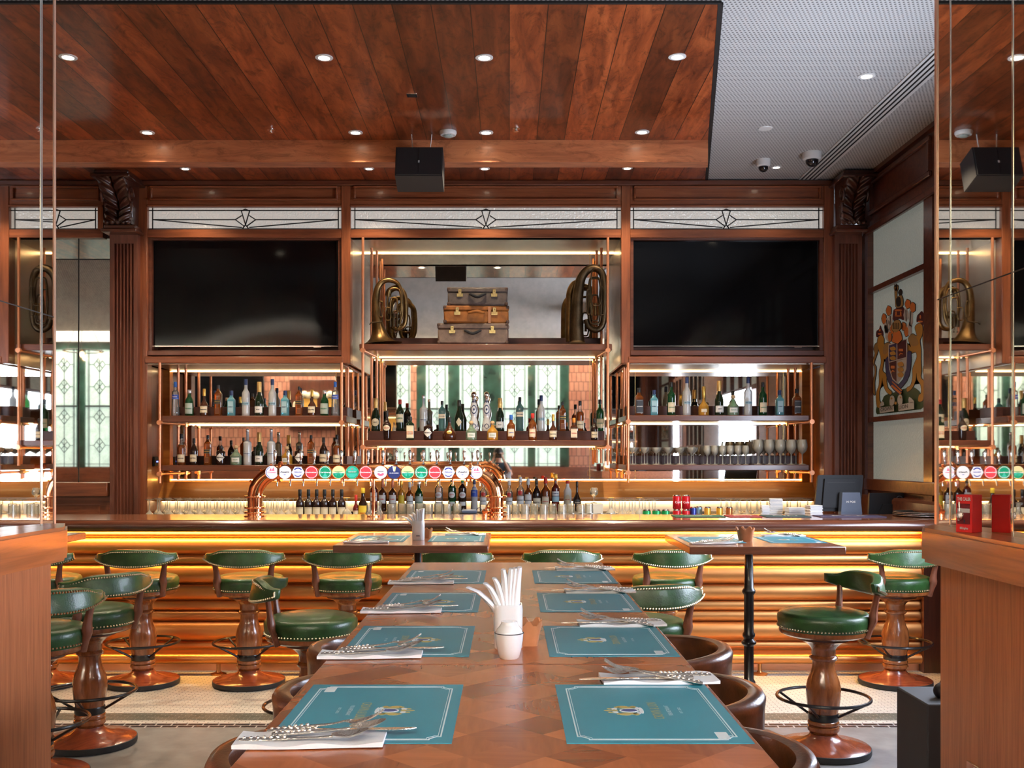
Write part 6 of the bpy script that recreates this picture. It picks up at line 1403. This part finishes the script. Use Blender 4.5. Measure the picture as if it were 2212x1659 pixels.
def cp(name, polys, m, d=None, lab=None, par=None):
    if name in ('mound', 'tail', 'lion', 'lion_mane', 'crown', 'crest_lion', 'crest_dark_marks', 'garter', 'tabard', 'helmet', 'scroll'):
        nn_ = 2 if name in ('scroll', 'garter') else 4; polys = [[(p.x, p.y) for p in spl([Vector((u, v, 0)) for u, v in poly], nn_, closed=True)] if not (name == 'scroll' and len(poly) == 4 and poly[0][1] > 1430) else poly for poly in polys]
    lay[0] += 1; x1 = XR + .028 - .0012 * lay[0]; b = MB()
    if m not in ('cr_black', 'cr_white', 'cr_green', 'cr_maroon') and name not in ('shield_field', 'shield_cross', 'crown_jewels', 'garter_edge', 'shield_marks', 'shield_lions'):
        o_ = MB()
        for poly in polys:
            n = len(poly); ar = sum(poly[i][0] * poly[(i + 1) % n][1] - poly[(i + 1) % n][0] * poly[i][1] for i in range(n)); sg = 1 if ar > 0 else -1; out = []
            for i in range(n):
                p0, p1, p2 = Vector(poly[i - 1]), Vector(poly[i]), Vector(poly[(i + 1) % n]); d1 = (p1 - p0).normalized(); d2 = (p2 - p1).normalized()
                nn = Vector((d1.y + d2.y, -d1.x - d2.x)); nn = nn.normalized() if nn.length > .1 else Vector((d1.y, -d1.x)); out.append((p1.x + sg * nn.x * 6, p1.y + sg * nn.y * 6))
            q = [K(u, v) for u, v in out]; o_.prism([(y - 8.5, z - ZB2) for y, z in q], x1 + .0006 - XR - .002, x1 + .0006 - XR, 'x')
        o_.obj(name + '_outline', ['cr_black'], crest)
    for poly in polys:
        q = [K(u, v) for u, v in poly]; b.prism([(y - 8.5, z - ZB2) for y, z in q], x1 - XR - .003, x1 - XR, 'x')
    return b.obj(name, [m], crest)
def blob(cx, cy, rx, ry, n=12, w=0, ph=0): return [(cx + rx * cos(2 * pi * k / n) * (1 + w * (k % 2)), cy + ry * sin(2 * pi * k / n) * (1 + w * (k % 2))) for k in range(n)]
for n, c in (('cr_gold', (.60, .32, .06)), ('cr_orange', (.75, .24, .06)), ('cr_navy', (.06, .06, .17)), ('cr_maroon', (.10, .025, .03)), ('cr_white', (.62, .60, .56)), ('cr_green', (.05, .09, .035)), ('cr_black', (.02, .018, .018)), ('cr_tan', (.45, .28, .10))): M[n] = plain(n, c, .5)
cp('mound', [[(135, 1530), (135, 1460), (190, 1400), (215, 1345), (270, 1320), (340, 1300), (420, 1270), (510, 1250), (575, 1290), (600, 1330), (640, 1380), (640, 1440), (600, 1480), (560, 1490), (200, 1532)]], 'cr_green')
cp('tail', [[(120, 800), (145, 790), (150, 860), (130, 930), (110, 1000), (130, 1040), (128, 1120), (115, 1200), (118, 1330), (100, 1300), (104, 1180), (118, 1100), (112, 1030), (98, 980), (118, 900), (108, 850)], [(630, 640), (670, 620), (684, 700), (650, 800), (660, 920), (676, 960), (640, 1060), (660, 1140), (680, 1190), (665, 1230), (640, 1150), (622, 1060), (655, 960), (638, 900), (620, 760)]], 'cr_tan')
cp('lion', [[(150, 740), (185, 700), (212, 740), (215, 800), (250, 790), (285, 800), (270, 860), (300, 880), (290, 930), (230, 960), (215, 950), (210, 1000), (200, 1080), (240, 1120), (240, 1180), (255, 1260), (295, 1300), (280, 1330), (235, 1290), (205, 1210), (195, 1150), (185, 1230), (165, 1300), (168, 1390), (190, 1440), (160, 1470), (140, 1440), (135, 1320), (165, 1220), (165, 1090), (185, 1000), (180, 920), (150, 820)],
             [(540, 620), (580, 580), (615, 600), (615, 690), (590, 760), (600, 850), (600, 960), (605, 1080), (600, 1150), (635, 1200), (630, 1300), (620, 1390), (575, 1400), (580, 1340), (605, 1310), (600, 1230), (565, 1170), (555, 1100), (545, 1180), (510, 1260), (460, 1300), (455, 1260), (495, 1230), (515, 1150), (515, 1060), (540, 990), (560, 930), (545, 880), (480, 900), (445, 850), (455, 790), (500, 830), (470, 740), (520, 700), (560, 710)]], 'cr_gold')
cp('lion_mane', [[(225, 795), (275, 785), (265, 850), (240, 900), (210, 900), (205, 850)], [(480, 720), (520, 690), (560, 740), (575, 800), (520, 820), (490, 790)]], 'cr_tan')
cp('crown', [[(135, 710), (140, 660), (165, 640), (180, 600), (195, 640), (210, 670), (210, 710), (190, 695), (150, 725)], [(560, 565), (565, 500), (590, 470), (615, 450), (640, 500), (640, 560), (620, 600), (590, 560)], [(315, 550), (315, 450), (345, 420), (400, 400), (430, 430), (425, 540), (380, 530)]], 'cr_maroon')
cp('crown_jewels', [blob(175, 690, 22, 8), blob(600, 560, 26, 10), blob(370, 440, 40, 10), blob(370, 500, 40, 8), blob(175, 650, 8, 14), blob(600, 510, 8, 20), blob(345, 480, 8, 30), blob(395, 480, 8, 30)], 'cr_orange')
cp('crest_lion', [[(335, 230), (360, 200), (355, 300), (400, 280), (420, 340), (410, 400), (350, 410), (340, 340)], [(335, 230), (330, 190), (365, 180), (362, 230)]], 'cr_tan')
cp('crest_dark_marks', [[(350, 320), (385, 300), (400, 350), (390, 395), (355, 395)], [(370, 250), (395, 215), (415, 240), (410, 275), (385, 285)], [(332, 190), (335, 165), (345, 175), (352, 160), (362, 178), (362, 200)]], 'cr_black')  # black parts of the painted crest lion
cp('mantling', [blob(255, 600, 26, 75, 14, .2), blob(292, 550, 20, 60, 12, .2), blob(455, 490, 24, 65, 14, .2), blob(505, 520, 22, 90, 14, .2), blob(265, 700, 26, 60, 12, .25), blob(490, 640, 26, 60, 12, .25), blob(240, 640, 16, 40, 12, .2)], 'cr_white')
cp('mantling_tips', [blob(275, 445, 24, 48, 10, .15), blob(225, 530, 22, 50, 10, .15), blob(475, 375, 26, 45, 10, .15), blob(527, 410, 26, 50, 10, .15), blob(315, 640, 24, 45, 10, .15), blob(285, 720, 18, 50, 10, .15), blob(430, 610, 24, 40, 10, .15), blob(460, 665, 20, 50, 10, .15)], 'cr_orange')
cp('mantling_veins', [[(250, 540), (256, 540), (268, 660), (262, 660)], [(288, 500), (293, 500), (300, 600), (295, 600)], [(452, 440), (458, 440), (462, 550), (456, 550)], [(506, 450), (512, 450), (500, 600), (494, 600)]], 'cr_black')
cp('garter', [[(245, 960), (285, 950), (300, 1130), (350, 1200), (415, 1290), (385, 1325), (300, 1240), (255, 1130)], [(465, 900), (510, 880), (505, 1060), (465, 1190), (380, 1280), (375, 1230), (430, 1170), (465, 1040)]], 'cr_navy')
cp('garter_edge', [[(300, 1240), (315, 1225), (415, 1310), (400, 1328)], [(310, 1195), (318, 1190), (420, 1285), (412, 1295)]], 'cr_orange')
cp('shield_rim', [[(278, 800), (370, 770), (472, 740), (472, 900), (465, 1060), (430, 1140), (372, 1215), (320, 1170), (285, 1060), (276, 920)]], 'cr_white')
cp('shield_field', [[(285, 812), (370, 785), (370, 1200), (325, 1155), (295, 1055), (285, 920)], ], 'cr_navy')
cp('shield_quarter', [[(372, 785), (464, 752), (464, 940), (372, 965)], [(288, 990), (370, 968), (370, 1195), (325, 1150), (298, 1060)]], 'cr_maroon')
cp('shield_cross', [[(368, 790), (375, 788), (375, 1200), (368, 1200)], [(286, 985), (466, 935), (466, 944), (286, 994)]], 'cr_white')
cp('shield_lions', [blob(330, 845 + 50 * k, 30, 20, 9, .2) for k in range(3)] + [blob(412, 1010 + 55 * k, 30, 24, 9, .2) for k in range(3)], 'cr_gold')
cp('shield_marks', [[(395, 910), (412, 888), (438, 900), (430, 905), (412, 900), (400, 918)], blob(415, 860, 22, 14, 8, .3), [(310, 1090), (328, 1070), (350, 1085), (345, 1092), (328, 1082), (316, 1100)], blob(330, 1040, 20, 16, 8, .3)], 'cr_orange')
cp('tabard', [[(345, 670), (405, 660), (430, 740), (412, 765), (385, 790), (365, 785), (325, 770), (330, 740)]], 'cr_orange')
cp('helmet', [[(325, 640), (335, 580), (360, 550), (395, 545), (418, 580), (422, 620), (400, 650), (365, 675), (340, 660)]], 'cr_tan')
cp('helmet_bars', [[(340 + k * 17, 575), (346 + k * 17, 572), (350 + k * 15, 640), (344 + k * 15, 642)] for k in range(4)], 'cr_black')
cp('scroll', [[(195, 1465), (345, 1450), (348, 1505), (200, 1528)], [(395, 1440), (560, 1405), (560, 1480), (398, 1505)], [(195, 1455), (225, 1400), (245, 1440)], [(305, 1440), (310, 1350), (345, 1345), (355, 1400), (340, 1440)], [(400, 1440), (385, 1380), (405, 1330), (432, 1345), (435, 1425)], [(505, 1415), (510, 1355), (545, 1385), (560, 1410)]], 'cr_white')
cp('scroll_knots', [blob(325, 1370, 10, 12, 8), blob(420, 1360, 8, 10, 8), blob(368, 1420, 12, 16, 8)], 'cr_gold')
lay[0] += 1
b = MB()
for word, (u0, v0), (u1, v1) in (('CROWN', (212, 1508), (335, 1490)), ('LION', (405, 1485), (500, 1468))):
    A_, B_ = K(u0, v0), K(u1, v1); dy, dz = B_[0] - A_[0], B_[1] - A_[1]; L0 = sqrt(dy * dy + dz * dz)
    h_ = abs(K(u0, v0 - 38)[1] - K(u0, v0)[1]); vs, fs = text2d(word, 1.0); w0 = max(v[0] for v in vs) - min(v[0] for v in vs); mx = min(v[0] for v in vs); my = min(v[1] for v in vs); hh = max(v[1] for v in vs) - my
    b.put([(.028 - .0012 * lay[0] - .003, A_[0] - 8.5 + dy * (u - mx) / w0, A_[1] - ZB2 + dz * (u - mx) / w0 + (v - my) / hh * h_) for u, v in vs], fs)
b.obj('scroll_lettering', ['cr_black'], crest)

# ------------------------------------------------------------------ things on the right pier and floor
yb = 3.27; t = thing('red_box', 'red carton with clear window standing on the right pier cap', 'box', (1.448, 3.225, 1.3005), radians(-57))
b = MB(); h_ = .118; b.box(-.028, .028, -.026, .026, 0, h_, 0, .001); b.obj('carton', ['red'], t)
yf_ = -.0268
b = MB(); b.box(-.023, .020, yf_ - .0002, yf_ + .0004, .026, .090, 0); b.obj('window', ['red_dark'], t)
b = MB(); b.box(-.021, .020, yf_ - .0008, yf_ - .0002, .062, .075, 0); b.box(-.021, -.015, yf_ - .0008, yf_ - .0002, .036, .062, 0); b.obj('white_insert', ['white_lab'], t)
b = MB(); b.ball((-.012, yf_ - .001, .052), .012, 0, 12, 8, 1.2); b.tube([(-.014, yf_ - .001, .06), (-.016, yf_ - .001, .096)], .003, 6); b.obj('boxed_hammer', ['silver_orn'], t)
b = MB(); b.box(.000, .004, yf_ - .001, yf_, .030, .040, 0); b.obj('hammer_tip', ['black'], t)
b = MB(); put_text(b, 'THE CALER', .014, lambda u, v: (u, yf_ - .0003, h_ - .014 + v), 0, bold=.0006, width=.046); put_text(b, 'BELights', .009, lambda u, v: (u, yf_ - .0003, .013 + v), 0, bold=.0004, width=.028); b.obj('carton_lettering', ['white_lab'], t)
# double wall socket on the right pier
t = thing('wall_socket', 'double steel wall socket low on the right wooden pier', 'socket', (1.51, 3.285, .50), -pi / 2)
b = MB(); b.box(-.075, .075, -.010, 0, -.043, .043, 0, .004); b.obj('socket_plate', ['steel'], t)
b = MB()
for sx in (-.037, .037):
    for (dx, dz, w_, h_) in ((0, .012, .003, .004), (-.010, -.006, .004, .002), (.010, -.006, .004, .002)): b.box(sx + dx - w_, sx + dx + w_, -.0106, -.010, dz - h_, dz + h_)
b.obj('socket_holes', ['black'], t)
for sx in (-.012, .012):
    b = MB(); b.box(sx - .008, sx + .008, -.013, -.010, .020, .034, 0, .002); b.obj('rocker', ['white'], t)
# floor loudspeaker
t = thing('floor_speaker', 'black floor loudspeaker box behind the right pier', 'speaker', (1.98, 4.43, 0))
b = MB(); b.box(-.24, .26, -.17, .17, 0, .505, 0, .006); b.obj('cabinet', ['black_mat'], t)
b = MB(); b.prism([(-.09, .17), (-.03, .13), (.0, .06), (-.07, .02)], -.2425, -.240, 'x'); b.obj('port', ['black'], t)
b = MB(); b.ball((-.13, -.05, .505 + .030), .035, 0, 12, 8); b.lathe([(0, 0), (.03, 0), (.02, .05), (.01, .07), (0, .07)], 10, (-.10, 0, .505)); tag(b.obj('cable_coil', ['black']), 'black cable bundle lying on the floor loudspeaker', 'cable'); b_ = bpy.data.objects['cable_coil']; b_.location = (1.98, 4.43, .0005)

# ------------------------------------------------------------------ ring chandeliers seen in the mirrors
def chandelier(x, y, label):
    t = thing('ring_chandelier', label, 'chandelier', (x, y, 5.0), group='ring chandeliers behind the camera'); zr, Rr = -1.33, .38
    b = MB(); b.tube([(Rr * cos(2 * pi * k / 32), Rr * sin(2 * pi * k / 32), zr) for k in range(32)], .012, 6, closed=True); b.obj('ring', ['iron'], t)
    for k in range(3): a = 2 * pi * k / 3; b = MB(); b.tube([(Rr * cos(a), Rr * sin(a), zr), (0, 0, -.42)], .006, 5); b.obj('wire', ['iron'], t)
    b = MB(); b.tube([(0, 0, -.42), (0, 0, 0)], .006, 5); b.lathe([(.06, 0), (.06, -.02), (0, -.03)], 14); b.obj('ceiling_rose', ['iron'], t)
    for k in range(6):
        a = 2 * pi * k / 6 + .2; p = (Rr * cos(a), Rr * sin(a)); b = MB(); b.tube([(p[0], p[1], zr), (p[0], p[1], zr - .05)], .012, 6); s_ = b.obj('lamp_holder', ['brass'], t)
        b = MB(); b.ball((p[0], p[1], zr - .10), .042, 0, 12, 8, 1.25); b.obj('bulb', ['bulb'], s_)
chandelier(-1.94, -2.3, 'ring chandelier with glowing bulbs reflected left in the centre mirror')
chandelier(.18, -2.3, 'ring chandelier with glowing bulbs reflected right in the centre mirror')
chandelier(-8.65, -2.3, 'ring chandelier with glowing bulbs reflected in the bay mirror')
chandelier(-5.3, -2.3, 'ring chandelier with glowing bulbs reflected in the left shelf mirror')
# wall pictures behind the camera, seen in the shelf mirrors
t = thing('beer_sign', 'wooden sign with two frothing beer mugs reflected in the left shelf mirror', 'sign', (-4.45, -4.47, 2.75)); b = MB(); b.box(-.75, .75, 0, .03, -.6, .6, 0, .01); b.obj('board', ['wood_dark'], t)
for sx in (-.30, .30):
    b = MB(); b.box(sx - .20, sx + .20, .03, .07, -.45, .15, 0, .03); b.obj('mug', ['cr_gold'], t); b = MB()
    for k in range(5): b.ball((sx - .18 + k * .09, .05, .22 + .03 * (k % 2)), .08, 0, 10, 6)
    b.obj('froth', ['cream_lab'], t); b = MB(); g = 1 if sx > 0 else -1; b.tube(spl([(sx + g * .2, .05, .08), (sx + g * .33, .05, .03), (sx + g * .33, .05, -.25), (sx + g * .2, .05, -.32)], 5), .03, 8); b.obj('mug_handle', ['cream_lab'], t)
t = thing('dark_screen', 'large dark screen reflected in the left shelf mirror', 'screen', (-6.65, -4.47, 3.0)); b = MB(); b.box(-.85, .85, 0, .06, -.55, .55, 0, .01); b.obj('screen_panel', ['tv'], t)

# ------------------------------------------------------------------ photographer, seen in the centre mirror
def person():
    t = thing('person', 'person in dark top holding a camera up, reflected in the centre mirror', 'person', (-.215, -.62, 0))
    me = bpy.data.meshes.new('body'); bm_v = []; bm_e = []; rad = []
    def v(x, y, z, r): bm_v.append((x, y, z)); rad.append(r); return len(bm_v) - 1
    def e(a, b_): bm_e.append((a, b_))
    pel = v(0, 0, .93, .135); sp = v(0, .0, 1.10, .125); ch = v(0, .01, 1.28, .145); nk0 = v(0, .0, 1.40, .075); nk = v(0, .02, 1.46, .052); hd = v(0, .04, 1.52, .07); hd2 = v(0, .045, 1.60, .088); hd3 = v(0, .03, 1.67, .070)
    for a, b_ in ((pel, sp), (sp, ch), (ch, nk0), (nk0, nk), (nk, hd), (hd, hd2), (hd2, hd3)): e(a, b_)
    for s_ in (-1, 1):
        h1 = v(s_ * .09, 0, .88, .10); k_ = v(s_ * .11, .01, .49, .060); an = v(s_ * .12, -.01, .10, .040); to = v(s_ * .13, .13, .045, .036)
        for a, b_ in ((pel, h1), (h1, k_), (k_, an), (an, to)): e(a, b_)
        sh = v(s_ * .17, .0, 1.37, .062); el = v(s_ * .25, .14, 1.16, .045); fo = v(s_ * .17, .25, 1.34, .036); wr = v(s_ * .09, .30, 1.49, .026); pa = v(s_ * .075, .30, 1.54, .030)
        for a, b_ in ((ch, sh), (sh, el), (el, fo), (fo, wr), (wr, pa)): e(a, b_)
    me.from_pydata(bm_v, bm_e, []); o = bpy.data.objects.new('body', me); COL.objects.link(o); o.parent = t
    sk = o.modifiers.new('skin', 'SKIN'); o.modifiers.new('subsurf', 'SUBSURF').levels = 2; o.modifiers[-1].render_levels = 2
    if not me.skin_vertices: me.skin_vertices
    for i, d in enumerate(me.skin_vertices[0].data): d.radius = (rad[i], rad[i] * .85)
    me.skin_vertices[0].data[0].use_root = True
    me.materials.append(M['skin'])
    sk.use_smooth_shade = True
    # clothes: dark top and trousers follow the body
    def cl(name, chain, mat, grow):
        m2 = bpy.data.meshes.new(name); V = []; E = []; Rr = []
        for ln_ in chain:
            for i, (p, r) in enumerate(ln_):
                key = tuple(round(c, 4) for c in p)
                idx = [j for j, q in enumerate(V) if q == key]
                if idx: cur = idx[0]
                else: V.append(key); Rr.append(r + grow); cur = len(V) - 1
                if i: E.append((prev, cur))
                prev = cur
        m2.from_pydata(V, E, []); q = bpy.data.objects.new(name, m2); COL.objects.link(q); q.parent = t
        s2 = q.modifiers.new('skin', 'SKIN'); q.modifiers.new('subsurf', 'SUBSURF').render_levels = 2; s2.use_smooth_shade = True
        for i, d in enumerate(m2.skin_vertices[0].data): d.radius = (Rr[i], Rr[i] * .85)
        m2.skin_vertices[0].data[0].use_root = True; m2.materials.append(M[mat])
    cl('shirt', [[((0, 0, .90), .135), ((0, 0, 1.10), .13), ((0, .01, 1.28), .15), ((0, 0, 1.39), .08)]] + [[((0, .01, 1.28), .15), ((s_ * .17, 0, 1.37), .064), ((s_ * .225, .09, 1.23), .054)] for s_ in (-1, 1)], 'shirt', .014)
    cl('trousers', [[((0, 0, .93), .135), ((s_ * .09, 0, .87), .10), ((s_ * .11, .01, .49), .062), ((s_ * .12, -.01, .12), .046)] for s_ in (-1, 1)], 'trousers', .012)
    b = MB()
    def hair(u, vv): a = 2 * pi * u; th = vv * 1.75; r = .100; return (r * sin(th) * cos(a) * .92, .02 + r * sin(th) * sin(a) * 1.02 - .012, 1.625 + r * cos(th) * 1.02)
    b.grid(hair, 24, 12, cu=True); b.obj('hair', ['hair'], t, 80)
    for s_ in (-1, 1):   # hands: palm is in the body, five bent fingers round the camera
        for k in range(4):
            z = 1.575 - k * .017; x = s_ * .078; L = (.034, .038, .036, .028)[k]
            P = spl([(x, .30, z), (x + s_ * .006, .33, z), (x - s_ * .004, .30 + L + .012, z), (x - s_ * .022, .30 + L + .016, z)], 4); b = MB(); b.tube(P, [.0088 - .0022 * i / len(P) for i in range(len(P))], 7); b.obj('finger', ['skin'], t)
        b = MB(); P = spl([(s_ * .075, .285, 1.53), (s_ * .055, .268, 1.545), (s_ * .038, .262, 1.56)], 4); b.tube(P, [.011 - .003 * i / len(P) for i in range(len(P))], 7); b.obj('thumb', ['skin'], t)
    b = MB(); b.ball((0, .125, 1.585), .014, 0, 8, 6, 1.3); b.obj('nose', ['skin'], t)
    for s_ in (-1, 1):
        b = MB(); b.ball((s_ * .088, .03, 1.59), .018, 0, 8, 6, 1.6); b.obj('ear', ['skin'], t)
        b = MB(); b.ball((s_ * .032, .115, 1.612), .009, 0, 8, 6); b.obj('eye', ['eye'], t)
    b = MB(); b.box(-.022, .022, .112, .120, 1.545, 1.552, 0, .003); b.obj('mouth', ['lips'], t)
    t2 = thing('photo_camera', 'black photo camera held up by the person in the centre mirror', 'camera', (-.215, -.32, 1.50))
    b = MB(); b.box(-.068, .068, 0, .05, 0, .09, 0, .01); b.box(-.03, .03, .0, .05, .09, .118, 0, .01); b.obj('camera_body', ['black'], t2)
    b = MB(); b.T = Matrix.Translation((0, .05, .045)) @ Matrix.Rotation(-pi / 2, 4, 'X'); b.lathe([(0, 0), (.036, 0), (.037, .05), (.040, .09), (.034, .09), (.030, .08), (0, .078)], 24); b.T = None; b.obj('lens', ['black_gloss'], t2)
person()
